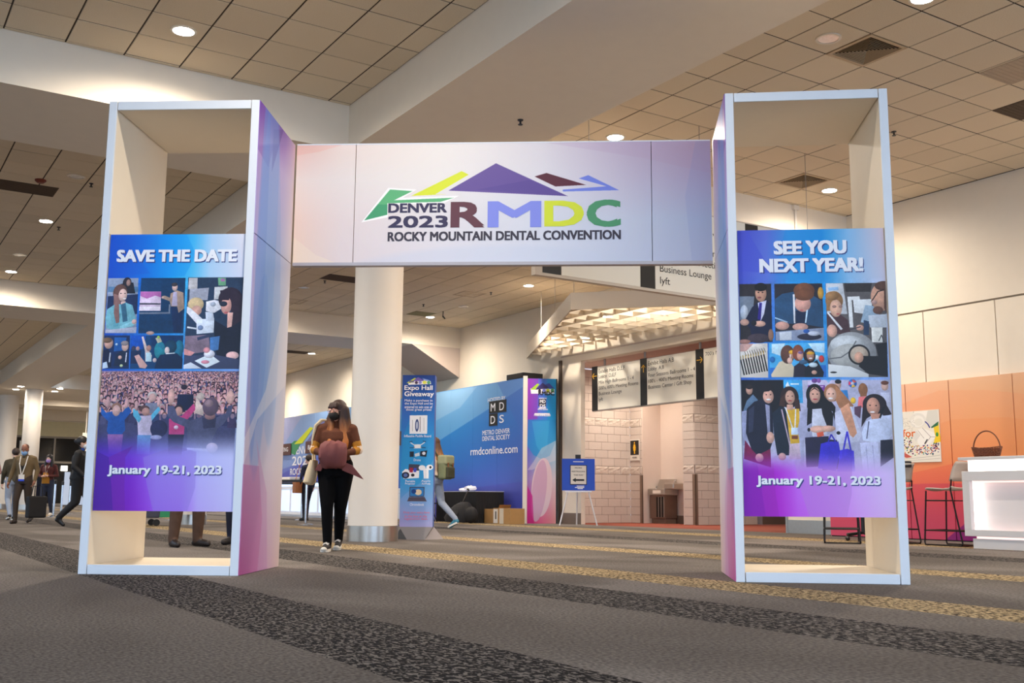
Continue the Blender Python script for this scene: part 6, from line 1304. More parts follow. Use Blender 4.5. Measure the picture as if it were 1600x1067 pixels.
MB().box((-pw / 2, -0.096, pz0), (pw / 2, 0.10, pz1)).build('pylon_body', mat('pylon_side', (70, 96, 170), .6), gp)
frp = ((-pw / 2, -0.102, pz0), (pw, 0, 0), (0, 0, pz1 - pz0))
lettering('lettering', fp, [(s, bb, b) for s, bb, b in (
 ('Expo Hall', (0.0613, 0.9278, 0.8907, 0.9307), .035), ('Giveaway', (0.065, 0.9684, 0.8477, 0.8909), .035),
 ('Make a purchase in', (0.0791, 0.9297, 0.8184, 0.8378), .01), ('the Expo Hall and be', (0.0809, 0.9419, 0.798, 0.8174), .01), ('entered to win one of', (0.0828, 0.9331, 0.7774, 0.7968), .01), ('these great prizes', (0.1266, 0.9031, 0.757, 0.7764), .01),
 ('Inflatable Paddle Board', (0.0903, 0.9075, 0.5857, 0.6019), .01), ('Drone', (0.3969, 0.6062, 0.4281, 0.4442), .01), ('Portable', (0.1594, 0.4512, 0.2893, 0.3042), .01), ('Projector', (0.1506, 0.4528, 0.2701, 0.2871), .01), ('Apple', (0.6394, 0.9119, 0.2904, 0.3043), .01), ('AirPods', (0.6512, 0.9131, 0.2744, 0.2883), .01), ('Chromebook', (0.3084, 0.7363, 0.1367, 0.1538), .01))], frp, M_inkw)
lettering('lettering', fp, [('Drop your entry form', (0.1212, 0.9081, 0.0834, 0.1005), .01), ('in the box at the', (0.1594, 0.8262, 0.0621, 0.0781), .01), ('registration desk', (0.1406, 0.8491, 0.0419, 0.059), .01)], frp, mat('coral_ink', (226, 110, 140), .6, var=.02), .01)
M_f1 = mat('foot_grey', (122, 118, 120), 0.55); M_f2 = mat('foot_dark', (44, 42, 46), 0.55)
w2 = pw / 2
mb = MB().add([(-w2, -.1, pz0), (w2, -.1, pz0), (w2 - .10, -.16, 0), (-w2 + .12, -.16, 0)], [(3, 2, 1, 0)])
mb.build('foot_front', M_f1, gp)
MB().add([(-w2, -.1, pz0), (-w2 + .12, -.16, 0), (-w2 - .09, .12, 0), (-w2, .1, pz0)], [(3, 2, 1, 0)]).build('foot_side', M_f2, gp)
MB().add([(w2, -.1, pz0), (w2, .1, pz0), (w2 + .14, .12, 0), (w2 - .10, -.16, 0)], [(3, 2, 1, 0)]).build('foot_side', mat('foot_mid', (140, 132, 132), .55), gp)
MB().add([(-w2, .1, pz0), (-w2 - .09, .12, 0), (w2 + .14, .12, 0), (w2, .1, pz0)], [(3, 2, 1, 0)]).build('foot_back', M_f2, gp)

# ================================================================ RIGHT SIDE: ORANGE PANELS, ART, COUNTER, STOOLS
co_ = Canvas(1000, 260)
co_.grid([0, .25, .5, .75, 1], [0, .3, .55, .72, .85, 1],
         [[(244, 196, 166), (240, 186, 156), (232, 184, 146), (230, 178, 140), (226, 172, 134)],
          [(242, 176, 144), (238, 166, 130), (230, 164, 110), (226, 158, 104), (222, 150, 90)],
          [(240, 142, 110), (236, 130, 96), (226, 126, 74), (216, 140, 62), (210, 128, 44)],
          [(226, 92, 92), (214, 76, 84), (200, 66, 84), (190, 70, 80), (180, 70, 80)],
          [(170, 40, 118), (160, 44, 120), (150, 40, 116), (140, 40, 110), (130, 40, 104)],
          [(146, 44, 136), (136, 42, 134), (110, 20, 116), (104, 22, 112), (100, 20, 110)]])
def OV(v, z): return ((12.3 - v) / 5.6 * 1000, (2.43 - z) / 2.43 * 260)
for pts, col, al in (
    ([(12.3, 2.0), (10.7, 2.12), (10.0, 2.28), (9.2, 2.22), (8.4, 2.08), (7.4, 2.25), (6.7, 2.3), (6.7, 0), (12.3, 0)], (236, 150, 110), .28),
    ([(12.3, 1.7), (10.7, 1.62), (9.8, 1.82), (8.9, 1.80), (8.0, 1.62), (6.7, 1.9), (6.7, 0), (12.3, 0)], (230, 140, 80), .25),
    ([(12.3, .9), (10.6, 1.02), (9.85, 1.15), (9.2, 1.3), (8.6, 1.05), (6.7, 1.0), (6.7, 0), (12.3, 0)], (222, 84, 70), .35),
    ([(12.3, .85), (9.8, .86), (8.0, .8), (6.7, .7), (6.7, 0), (12.3, 0)], (180, 40, 100), .35),
    ([(10.05, 0), (9.5, .4), (8.6, .75), (7.8, .5), (6.7, .4), (6.7, 0)], (88, 6, 112), .6),
    ([(8.9, 1.1), (8.2, 1.28), (7.3, 1.5), (6.7, 1.5), (6.7, .9), (8.9, .9)], (206, 120, 40), .45)):
    co_.poly([OV(*p) for p in pts], col, al)
ow = thing('orange_panel_wall', 'row of orange to purple printed panels along the cream wall', 'backdrop', (14.17, 0, 0))
M_orange = print_mat('orange_panel_print', co_, 0.4)
js = [12.22, 11.4, 10.62, 9.84, 8.8, 7.76, 6.72]
for a, b in zip(js[1:], js[:-1]):
    o = bevel(MB().box((0, a + 0.006, 0.015), (0.06, b - 0.006, 2.43)).build('printed_panel', M_orange, ow), .003, 1)
    set_uv(o, lambda co: ((12.3 - co.y) / 5.6, co.z / 2.43))
MB().box((.03, 6.72, 0.0), (.07, 12.22, 2.425)).build('backing_rail', M_signk, ow)
# colouring poster
ca = Canvas(240, 320, (232, 226, 214))
rr = random.Random(5)
ca.ops([('p', [(107.9, 6.9), (182.9, 3.4), (165.7, 62.9), (100.0, 78.3)], (240, 236, 228)), ('p', [(182.9, 3.4), (236.6, 0.7), (236.2, 73.5), (193.4, 110.7), (170.7, 63.3)], (214, 212, 204)), ('e', 126.0, 59.8, 45.1, 46.0, (226, 222, 214), 0), ('e', 125.8, 64.9, 35.1, 35.8, (238, 234, 226), 0), ('e', 130.6, 70.4, 22.6, 23.0, (228, 224, 214), 0), ('p', [(208.4, 101.7), (237.2, 83.7), (240.9, 199.5), (204.2, 207.6), (215.5, 167.8)], (236, 200, 50)), ('p', [(223.7, 82.6), (237.6, 73.6), (232.8, 98.4), (198.2, 113.6), (196.0, 105.8)], (50, 110, 80)), ('l', [(165.5, 69.0), (179.6, 86.9), (189.5, 110.4)], 5.9, (30, 40, 130)), ('e', 225.8, 153.3, 6.8, 13.1, (60, 140, 70), 0), ('p', [(116.0, 120.7), (149.1, 107.6), (211.7, 142.3), (217.9, 167.9), (169.1, 226.1), (144.6, 219.7), (120.2, 203.1)], (240, 236, 230)), ('p', [(116.0, 120.7), (137.3, 152.8), (110.6, 192.3), (96.7, 160.6)], (222, 218, 212)), ('l', [(149.1, 107.6), (191.2, 166.3), (217.9, 167.9)], 2.0, (120, 110, 110)), ('l', [(191.2, 166.3), (149.4, 225.1)], 2.0, (120, 110, 110)), ('l', [(123.5, 121.2), (156.3, 174.4)], 2.0, (150, 140, 130)), ('l', [(173.4, 180.5), (157.5, 207.6)], 5.9, (30, 28, 40)), ('p', [(10.5, 254.9), (51.7, 261.8), (86.6, 286.6), (55.7, 290.6), (9.9, 270.6)], (196, 90, 80)), ('l', [(11.4, 296.8), (91.3, 294.5), (176.6, 287.4), (237.7, 279.7)], 1.6, (150, 145, 140)), ('l', [(10.8, 312.5), (116.1, 305.7), (236.9, 299.8)], 1.6, (160, 155, 150))])
for k in range(230):
    x, y = rr.uniform(8, 232), rr.uniform(0, 1)
    yy = 160 + y * 100 if x < 90 else (215 + y * 62 if x < 200 else 200 + y * 60)
    ca.ell(x, yy, rr.uniform(2.2, 4.6), rr.uniform(2.2, 4.6), rr.choice([(90, 30, 110), (50, 40, 110), (120, 30, 60), (30, 110, 120), (230, 190, 60), (60, 50, 60), (220, 110, 60), (240, 236, 230), (40, 120, 60), (110, 60, 130)]))
for k in range(60):
    x, y = rr.uniform(6, 110), rr.uniform(8, 120)
    ca.line([(x, y), (x + rr.uniform(-20, 20), y + rr.uniform(-16, 16))], 1.2, (170, 165, 156))
ap = thing('colouring_poster', 'unframed colouring poster with doodles pinned on the orange panel', 'poster', (14.155, 10.82, 1.19))
pb = sheet('poster_sheet', ap, (0, 0, 0), (0, -1, 0), (0, 0, 1), 0.80, 0.80, print_mat('colouring_print', ca, .7), 0.012)
lt = MB()
text_into(lt, 'for', ((0, 0, 0), (0, -1, 0), (0, 0, 1)), (0.13, 0.37, 0.40, 0.52), .04, lift=0.002)
lt.build('lettering', mat('orange_ink', (226, 110, 40), .6), ap)

# glowing white reception counter
M_cw = mat('counter_white', (222, 218, 216), 0.4, var=0.015)
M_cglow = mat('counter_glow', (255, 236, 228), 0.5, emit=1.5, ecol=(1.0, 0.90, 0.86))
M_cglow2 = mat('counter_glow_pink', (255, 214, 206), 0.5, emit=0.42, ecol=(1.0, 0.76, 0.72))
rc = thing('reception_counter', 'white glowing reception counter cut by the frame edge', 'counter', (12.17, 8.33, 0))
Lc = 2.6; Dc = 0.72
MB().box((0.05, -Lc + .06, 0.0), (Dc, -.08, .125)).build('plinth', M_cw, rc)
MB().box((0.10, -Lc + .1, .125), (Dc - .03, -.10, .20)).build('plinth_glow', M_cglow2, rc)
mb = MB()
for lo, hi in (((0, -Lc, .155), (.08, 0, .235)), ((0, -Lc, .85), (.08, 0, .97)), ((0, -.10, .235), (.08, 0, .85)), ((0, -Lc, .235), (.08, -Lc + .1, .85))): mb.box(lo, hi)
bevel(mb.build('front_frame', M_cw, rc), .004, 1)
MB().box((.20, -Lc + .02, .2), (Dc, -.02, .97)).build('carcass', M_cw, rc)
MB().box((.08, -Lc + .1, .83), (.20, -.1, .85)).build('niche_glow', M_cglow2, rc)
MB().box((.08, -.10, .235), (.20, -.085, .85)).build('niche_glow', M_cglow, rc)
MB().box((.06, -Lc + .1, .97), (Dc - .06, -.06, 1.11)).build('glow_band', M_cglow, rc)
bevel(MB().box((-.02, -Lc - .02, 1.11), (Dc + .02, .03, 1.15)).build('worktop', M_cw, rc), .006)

# wicker basket with hoop handle
M_wick = mat('wicker', (112, 60, 36), 0.6, var=0.35, scale=60, bump=0.4, bscale=60)
bk = thing('wicker_basket', 'dark wicker basket with a tall hoop handle on the white counter', 'basket', (12.44, 8.13, 1.151))
rx0, ry0 = 0.10, 0.155
n = 26
for r in range(7):
    z = .012 + r * .017
    s = 1 + .22 * r / 6
    pts = []
    for k in range(n * 2):
        th = PI * k / n
        w_ = .008 * (1 if (k + r) % 2 else -1)
        dip = .02 * (abs(math.sin(th)) ** 3) * (r / 6)
        pts.append(((rx0 * s + w_) * math.cos(th), (ry0 * s + w_) * math.sin(th), z + dip))
    MB().tube(pts, .0085, 5, closed=True).build('weave_strand', M_wick, bk, smooth=True)
for k in range(n):
    th = 2 * PI * k / n
    MB().tube([(rx0 * math.cos(th), ry0 * math.sin(th), .005), (rx0 * 1.23 * math.cos(th), ry0 * 1.23 * math.sin(th), .125)], .004, 4).build('stake', M_wick, bk)
MB().lathe([(.1, 0.002), (.1, .012)], 20, sy=1.5).build('basket_bottom', M_wick, bk)
hp = [(0, .19 * math.cos(PI * k / 24), .10 + .24 * math.sin(PI * k / 24)) for k in range(25)]
MB().tube(hp, .009, 6).build('hoop_handle', M_wick, bk, smooth=True)

# bar stools with wire sled frames
M_seat = mat('stool_shell', (178, 170, 160), 0.45, var=0.03)
M_wire = mat('stool_wire', (24, 22, 24), 0.35, 0.5)
def stool(label, loc, rz):
    """local: seat faces -y (front), back at +y"""
    t = thing('bar_stool', label, 'stool', loc, rz, 'wire frame bar stools')
    prof = [(-.22, .735), (-.20, .755), (-.10, .752), (.05, .742), (.14, .745), (.185, .775), (.205, .83), (.22, .92), (.24, 1.0), (.27, 1.07), (.30, 1.12)]
    def shell(name, prof):
        vs = []; fs = []; nx = 8
        for i, (y, z) in enumerate(prof):
            for j in range(nx + 1):
                x = -.215 + .43 * j / nx
                cv = .02 * (abs(x) / .215) ** 2
                vs.append((x, y - (cv if z > .8 else 0), z + (cv if z < .8 else 0)))
        for i in range(len(prof) - 1):
            for j in range(nx): fs.append((i * (nx + 1) + j, i * (nx + 1) + j + 1, (i + 1) * (nx + 1) + j + 1, (i + 1) * (nx + 1) + j))
        o = MB().add(vs, fs).build(name, M_seat, t, smooth=True)
        s = o.modifiers.new('thick', 'SOLIDIFY'); s.thickness = .014
    shell('seat', prof[:6]); shell('backrest', [(.178, .86), (.195, .92), (.215, .98), (.24, 1.04), (.27, 1.09), (.30, 1.12)])
    for s in (-1, 1):
        x = .21 * s
        MB().tube([(x * 1.05, -.20, .73), (x * 1.12, -.245, .04), (x * 1.12, -.235, .012), (x * 1.12, -.21, .008)], .011, 8).build('leg', M_wire, t)
        MB().tube([(x * 1.0, .19, .88), (x * 1.0, .17, .74), (x * 1.12, .33, .03), (x * 1.12, .31, .008)], .011, 8).build('leg', M_wire, t)
        MB().tube([(x * 1.12, -.21, .010), (x * 1.12, .31, .010)], .011, 8).build('sled_rail', M_wire, t)
        MB().tube([(x * 1.06, -.205, .60), (x * 1.06, .195, .60)], .008, 6).build('side_stretcher', M_wire, t)
    for y, z, n_ in ((-.24, .20, 'footrest'), (.29, .20, 'rear_stretcher'), (-.205, .60, 'front_stretcher'), (.31, .010, 'rear_floor_bar')):
        MB().tube([(-.235, y, z), (.235, y, z)], .011, 8).build(n_, M_wire, t)
    for s in (-1, 1):
        MB().tube([(.235 * s, -.24, .2), (.235 * s, .29, .2)], .009, 6).build('foot_stretcher', M_wire, t)
    return t
stool('grey shelled wire bar stool tucked against the reception counter', (12.75, 8.93, 0), PI + 0.0)
stool('grey shelled wire bar stool half hidden by the tower edge', (12.75, 9.85, 0), PI - 0.5)
stool('wire bar stool standing behind the see you next year poster', (12.0, 10.15, 0), 2.3)
t = thing('black_pouch', 'black pouch hung over the back of the half hidden stool', 'bag', (12.75, 9.85, 1.06), PI - .5)
bevel(MB().box((-.18, .24, 0), (.18, .29, .09)).build('pouch', M_nyl, t), .015); MB().tube([(-.18, .26, .06), (0, .26, .11), (.18, .26, .06)], .008, 6).build('strap', M_black, t)
t = thing('office_chair', 'black castered chair base seen under the see you next year poster', 'chair', (12.95, 10.55, 0), .4)
for k in range(5):
    a = 2 * PI * k / 5
    MB().tube([(0, 0, .12), (.28 * math.cos(a), .28 * math.sin(a), .085)], .022, 6).build('spoke', M_black, t)
    MB().ball((.28 * math.cos(a), .28 * math.sin(a), .035), .034, 10).build('caster', M_black, t)
MB().lathe([(.03, .1), (.03, .42)], 12).build('gas_post', M_black, t); bevel(MB().box((-.22, -.22, .42), (.22, .22, .48)).build('seat', M_nyl, t), .03); bevel(MB().box((-.2, .2, .52), (.2, .25, .95)).build('backrest', M_nyl, t), .03)

# ================================================================ PEOPLE
def capsule(p, q, r0, r1, n=12):
    p, q = Vector(p), Vector(q)
    d = q - p; L = d.length or 1e-6; d /= L
    a = d.orthogonal().normalized(); b = d.cross(a)
    rings = []
    for t in (-80, -50, -22):
        rings.append((p + d * r0 * math.sin(math.radians(t)), r0 * math.cos(math.radians(t))))
    for k in range(4):
        f = k / 3
        rings.append((p + d * L * f, r0 + (r1 - r0) * f))
    for t in (22, 50, 80):
        rings.append((q + d * r1 * math.sin(math.radians(t)), r1 * math.cos(math.radians(t))))
    vs = []; fs = []
    for c, r in rings:
        for j in range(n):
            th = 2 * PI * j / n
            vs.append(c + (a * math.cos(th) + b * math.sin(th)) * r)
    for i in range(len(rings) - 1):
        for j in range(n):
            fs.append((i * n + j, i * n + (j + 1) % n, (i + 1) * n + (j + 1) % n, (i + 1) * n + j))
    fs.append(tuple(range(n - 1, -1, -1))); fs.append(tuple((len(rings) - 1) * n + j for j in range(n)))
    return vs, fs

def fuse(mb, vox, smooth=6):
    """one continuous skin over overlapping solids"""
    me = mb.mesh('solid', [M_ink])
    o = bpy.data.objects.new('solid', me); C.objects.link(o)
    r = o.modifiers.new('r', 'REMESH'); r.mode = 'VOXEL'; r.voxel_size = vox; r.use_smooth_shade = True
    s = o.modifiers.new('s', 'SMOOTH'); s.factor = 0.5; s.iterations = smooth
    dg = bpy.context.evaluated_depsgraph_get()
    out = bpy.data.meshes.new_from_object(o.evaluated_get(dg))
    bpy.data.objects.remove(o); bpy.data.meshes.remove(me)
    return out

def seg_dist(P, a, b):
    a = np.array(a); b = np.array(b); d = b - a
    t = np.clip(((P - a) @ d) / max(d @ d, 1e-9), 0, 1)
    return np.linalg.norm(P - (a + t[:, None] * d), axis=1), t

BASE = dict(pel=(0, 0, .93), waist=(0, 0, 1.07), chest=(0, .0, 1.26), neck=(0, -.005, 1.43), head=(0, .02, 1.575),
            shL=(-.175, -.005, 1.385), elL=(-.235, -.01, 1.11), wrL=(-.235, .06, .87), shR=(.175, -.005, 1.385), elR=(.235, -.01, 1.11), wrR=(.235, .06, .87),
            hiL=(-.085, 0, .90), knL=(-.095, .02, .49), anL=(-.095, -.02, .085), toL=(-.11, .14, .03), hiR=(.085, 0, .90), knR=(.095, .02, .49), anR=(.095, -.02, .085), toR=(.11, .14, .03))

def person(label, loc, face, S, pose, cols, vox=.014, female=False, bulk=1.0, head_yaw=0.0, head_pitch=0.0, mask=None, hands=True, shoe_sole=None, extra=(), glasses=False, coat=0.0):
    """cols: skin, top, legs, shoes materials.  +y is where the body faces, +x its right hand side"""
    J = {k: Vector(v) for k, v in BASE.items()}
    for k, v in pose.items(): J[k] = Vector(v)
    yaw = math.atan2(-face[0], face[1])
    t = thing('person', label, 'person', (loc[0], loc[1], 0), yaw)
    mb = MB(); prims = []   # prims: (a, b, r, material)
    def cap_(a, b, r0, r1, m):
        v, f = capsule(J[a] if isinstance(a, str) else Vector(a), J[b] if isinstance(b, str) else Vector(b), r0, r1)
        mb.add(v, f)
        prims.append((J[a] if isinstance(a, str) else Vector(a), J[b] if isinstance(b, str) else Vector(b), r0, r1, m))
    shw = .165 if female else .19
    hipw = .165 if female else .155
    P, Wt, Ch, Nk = J['pel'], J['waist'], J['chest'], J['neck']
    mb.loft([(P + Vector((0, 0, -.10)), hipw * .8 * bulk, .105 * bulk), (P + Vector((0, -.01, -.02)), hipw * bulk, .125 * bulk), (P + Vector((0, -.005, .06)), hipw * .95 * bulk, .118 * bulk),
             (Wt, (.125 if female else .145) * bulk, .098 * bulk), (Ch, (.15 if female else .17) * bulk, (.122 if female else .118) * bulk), (Ch + Vector((0, 0, .08)), shw * .93 * bulk, .105 * bulk),
             (Nk + Vector((0, 0, -.065)), shw * .80, .09), (Nk + Vector((0, 0, -.035)), shw * .56, .075), (Nk + Vector((0, 0, -.008)), .07, .06), (Nk + Vector((0, 0, .015)), .054, .054)], 18)
    prims.append((P + Vector((-.08, 0, -.03)), P + Vector((.08, 0, -.03)), .13 * bulk, .13 * bulk, 2))
    prims.append((Wt + Vector((0, 0, coat - .01)), Ch + Vector((0, 0, .05)), .14 * bulk, .17 * bulk, 1))
    cap_(J['shL'] + Vector((.08, 0, .012)), J['shL'] + Vector((.005, 0, -.02)), .058, .058 * bulk, 1); cap_(J['shR'] + Vector((-.08, 0, .012)), J['shR'] + Vector((-.005, 0, -.02)), .058, .058 * bulk, 1)
    k = .9 if female else 1.0
    hd_ = J['head']
    Rh = Matrix.Rotation(head_yaw, 3, 'Z') @ Matrix.Rotation(head_pitch, 3, 'X')
    H = lambda x, y, z: hd_ + Rh @ Vector((x, y, z))
    cap_(Nk + Vector((0, 0, -.03)), H(0, -.02, -.05), .052 * k, .05 * k, 0)
    for s in 'LR':
        cap_(J['sh' + s] + Vector((0, 0, -.02)), 'el' + s, .058 * k * bulk, .046 * k * bulk, 1)
        cap_('el' + s, 'wr' + s, .046 * k * bulk, .031 * k * (1.15 if bulk > 1 else 1), 1)
        cap_('hi' + s, 'kn' + s, .092 * bulk if female else .088 * bulk, .060 * bulk, 2)
        cap_('kn' + s, 'an' + s, .058 * bulk, .041 * bulk, 2)
        an, to = J['an' + s], J['to' + s]
        fd = (to - an); fd.z = 0; fd = fd.normalized() if fd.length > .01 else Vector((0, 1, 0))
        heel = an - fd * .035 + Vector((0, 0, -.045))
        cap_(heel, an + Vector((0, 0, -.02)), .040, .042, 3)
        cap_(heel, to, .038, .033, 3)
        cap_(an + Vector((0, 0, -.03)), to + Vector((0, 0, .012)), .042, .032, 3)
    # head: cranium, jaw, nose, ears
    mb.ball(H(0, -.008, .035), (.074, .092, .088), 16, R=Rh); mb.ball(H(0, .022, -.035), (.060, .068, .078), 14, R=Rh)
    mb.ball(H(0, .098, -.02), (.013, .016, .020), 8, R=Rh); mb.ball(H(0, .082, -.072), (.026, .016, .010), 8, R=Rh)
    for s in (-1, 1): mb.ball(H(.074 * s, -.005, -.005), (.010, .020, .030), 8, R=Rh)
    prims.append((H(0, 0, .04), H(0, .03, -.05), .09, .08, 0))
    # palms
    for s in 'LR':
        w, e = J['wr' + s], J['el' + s]
        d = (w - e).normalized()
        if ('hd' + s) in pose: d = Vector(pose['hd' + s]).normalized()
        J['pd' + s] = d
        cap_(w + d * .01, w + d * .065, .028, .032, 0)
    me = fuse(mb, vox)
    co = np.empty(len(me.polygons) * 3); me.polygons.foreach_get('center', co); co = co.reshape(-1, 3)
    prims += list(extra)
    best = np.full(len(co), 9.0); idx = np.zeros(len(co), np.int32)
    for a, b, r0, r1, m in prims:
        d, tt_ = seg_dist(co, a, b)
        d = d / (r0 + (r1 - r0) * tt_)
        u = d < best
        best[u] = d[u]; idx[u] = m
    # fingers rooted in the palms, added to the same mesh
    fm = MB()
    if hands:
        for s in 'LR':
            w, d = J['wr' + s], J['pd' + s]
            side = d.cross(Vector((0, 0, 1)))
            side = side.normalized() if side.length > .2 else Vector((0, 1, 0)) if abs(d.z) > .8 else Vector((1, 0, 0))
            if abs(d.z) > .7: side = Vector((0, 1, 0))
            curl = d.cross(side).normalized()
            if curl.dot(Vector((-1 if s == 'R' else 1, 0, 0))) < 0: curl = -curl
            for q, ln in enumerate((.072, .080, .076, .060)):
                b0 = w + d * .075 + side * (.026 - .0175 * q)
                fm.tube([b0 - d * .03, b0 + d * ln * .4, b0 + d * ln * .75 + curl * ln * .25, b0 + d * ln * .92 + curl * ln * .55], [.0095, .009, .008, .0065], 6)
            b0 = w + d * .03 + side * .026
            fm.tube([b0 - side * .01, b0 + side * .02 + d * .025, b0 + side * .022 + d * .058 + curl * .01], [.011, .010, .007], 6)
    nb = len(me.polygons)
    vs = [tuple(v.co) for v in me.vertices]; fs = [tuple(p.vertices) for p in me.polygons]
    o0 = len(vs)
    vs += [tuple(v) for v in fm.v]; fs += [tuple(i + o0 for i in f) for f in fm.f]
    body = bpy.data.meshes.new('body')
    body.from_pydata(vs, [], fs)
    for m in cols: body.materials.append(m)
    mi = np.zeros(len(fs), np.int32); mi[:nb] = idx
    body.polygons.foreach_set('material_index', mi); body.polygons.foreach_set('use_smooth', [True] * len(fs)); body.update()
    bpy.data.meshes.remove(me)
    link('body', body, t)
    # eyes with brows, mouth, mask
    ey = MB()
    for s in (-1, 1):
        ey.ball(H(.030 * s, .078, .002), (.013, .010, .008), 8, 0, Rh); ey.ball(H(.030 * s, .0855, .002), (.006, .005, .006), 8, 1, Rh)
        ey.ball(H(.032 * s, .080, .026), (.018, .008, .004), 8, 1, Rh)
    q = ey.build('eyes', [M_white, M_ink], t, smooth=True); q['kind'] = 'stuff'
    if not mask:
        MB().ball(H(0, .088, -.066), (.024, .010, .007), 8, 0, Rh).build('lips', mat('lips', (170, 90, 84), .5), t, smooth=True)
    else:
        m_ = MB().ball(H(0, .048, -.052), (.060, .066, .056), 16, 0, Rh)
        q = m_.build('face_mask', mask, t, smooth=True)
        mm = MB()
        for s in (-1, 1): mm.tube([H(.056 * s, .055, -.03), H(.078 * s, -.005, -.005)], .003, 5); mm.tube([H(.050 * s, .05, -.085), H(.078 * s, -.01, -.02)], .003, 5)
        mm.build('mask_loops', mask, t)['kind'] = 'stuff'
    if glasses:
        gm = MB()
        for s in (-1, 1):
            gm.tube([H(.033 * s + .026 * math.cos(k * PI / 8), .098, .002 + .022 * math.sin(k * PI / 8)) for k in range(16)], .0028, 5, closed=True)
            gm.tube([H(.058 * s, .095, .004), H(.078 * s, 0, .008)], .0025, 5)
        gm.tube([H(-.008, .1, .006), H(.008, .1, .006)], .0025, 5)
        gm.build('glasses', mat('pink_frames', (214, 150, 140), .3, .4), t)['kind'] = 'stuff'
    t.scale = (S, S, S)
    return t, J, H, Rh

def hair_mesh(t, H, Rh, m, drape=(), cap=(.088, .102, .098), off=(0, -.022, .045), fringe=False, vox=.011, name='hair'):
    mb = MB().ball(H(*off), cap, 18, 0, Rh)
    for p, q, r0, r1 in drape:
        v, f = capsule(p, q, r0, r1); mb.add(v, f)
    if fringe:
        for x in (-.045, -.015, .015, .045):
            v, f = capsule(H(x, .06, .085), H(x * 1.15, .092, .035), .02, .012); mb.add(v, f)
    me = fuse(mb, vox, 3)
    me.materials.clear(); me.materials.append(m); me.name = name
    return link(name, me, t)

def hair_mat(name, top, tip, z0, z1):
    m = mat(name, top, .55, var=.25, scale=14)
    nt = m.node_tree; b = nt.nodes['Principled BSDF']
    tc = [n for n in nt.nodes if n.type == 'TEX_COORD'][0]
    sp_ = nt.nodes.new('ShaderNodeSeparateXYZ'); nt.links.new(tc.outputs['Object'], sp_.inputs[0])
    wv = nt.nodes.new('ShaderNodeTexNoise'); wv.inputs['Scale'].default_value = 18
    mp = nt.nodes.new('ShaderNodeMapping'); mp.inputs['Scale'].default_value = (3, 3, .25)
    nt.links.new(tc.outputs['Object'], mp.inputs[0]); nt.links.new(mp.outputs[0], wv.inputs['Vector'])
    ad = nt.nodes.new('ShaderNodeMath'); ad.operation = 'MULTIPLY_ADD'; ad.inputs[1].default_value = .16
    nt.links.new(wv.outputs['Fac'], ad.inputs[0]); nt.links.new(sp_.outputs['Z'], ad.inputs[2])
    mr = nt.nodes.new('ShaderNodeMapRange'); mr.inputs['From Min'].default_value = z0 + .08; mr.inputs['From Max'].default_value = z1 + .08
    nt.links.new(ad.outputs[0], mr.inputs['Value'])
    mx = nt.nodes.new('ShaderNodeMix'); mx.data_type = 'RGBA'
    mx.inputs[6].default_value = (*lin(tip), 1); mx.inputs[7].default_value = (*lin(top), 1)
    nt.links.new(mr.outputs['Result'], mx.inputs[0]); nt.links.new(mx.outputs[2], b.inputs['Base Color'])
    return m

SKIN1 = mat('skin_tan', (222, 170, 142), .5, var=.05); SKIN2 = mat('skin_brown', (150, 100, 78), .5, var=.05); SKIN3 = mat('skin_light', (232, 188, 166), .5, var=.05)
M_bmask = mat('black_mask', (20, 18, 18), .7); M_blmask = mat('blue_mask', (128, 168, 214), .7); M_pmask = mat('lilac_mask', (172, 140, 210), .7)
M_sneak = mat('canvas_black', (34, 32, 34), .7); M_sole = mat('rubber_white', (222, 216, 204), .6)
def shoes(t, J, sole, toe=None):
    for s in 'LR':
        an, to = J['an' + s], J['to' + s]
        fd = (to - an); up = fd.z; fd.z = 0; fd.normalize(); sd = Vector((-fd.y, fd.x, 0))
        heel = an - fd * .055 + Vector((0, 0, -.085)); tp = to + fd * .045 + Vector((0, 0, -.03))
        L = (tp - heel).length; A = (tp - heel).normalized(); N = sd.cross(A)
        pts = [(0, -.03), (.02, -.036), (L * .55, -.042), (L * .85, -.044), (L * .97, -.028), (L * 1.0, 0), (L * .97, .028), (L * .85, .044), (L * .55, .042), (.02, .036), (0, .03)]
        lo = min(heel.z, tp.z)
        MB().prism(pts, -.004, .026, 0, (heel + Vector((0, 0, .004 if abs(up) < .2 else .0)), A, sd, N if N.z > 0 else -N)).build('shoe_sole', sole, t)

# ---- woman in the brown sweater walking towards the viewer
brown = mat('sweater_brown', (92, 46, 22), .85, var=.15, scale=40, bump=.3, bscale=90)
must = mat('sweater_mustard', (176, 118, 30), .85, var=.1, scale=40); cream = mat('sweater_cream', (232, 210, 190), .85, var=.06, scale=40)
wp = dict(elL=(-.255, .02, 1.13), wrL=(-.13, .19, 1.09), hdL=(.8, .5, .1), elR=(.255, .02, 1.13), wrR=(.13, .19, 1.09), hdR=(-.8, .5, .1),
          knL=(-.062, -.02, .49), anL=(-.022, -.22, .12), toL=(-.032, -.07, .035), knR=(.070, .09, .50), anR=(.05, .10, .085), toR=(.055, .26, .03), head=(0, .015, 1.575), hiL=(-.10, 0, .9), hiR=(.10, 0, .9))
def bands(J):
    o = []
    for s in 'LR':
        e, w, h = Vector(wp['el' + s]), Vector(wp['wr' + s]), Vector(BASE['sh' + s])
        a = e + (h - e) * .24; b = e + (h - e) * .17
        o.append((a, b, .066, .066, 4)); o.append((e + (h - e) * .12, e + (h - e) * -.02, .066, .066, 5)); o.append((e + (w - e) * .10, e + (w - e) * .20, .066, .06, 4))
    return o
fdir = Vector((-.537, -.844)).normalized()
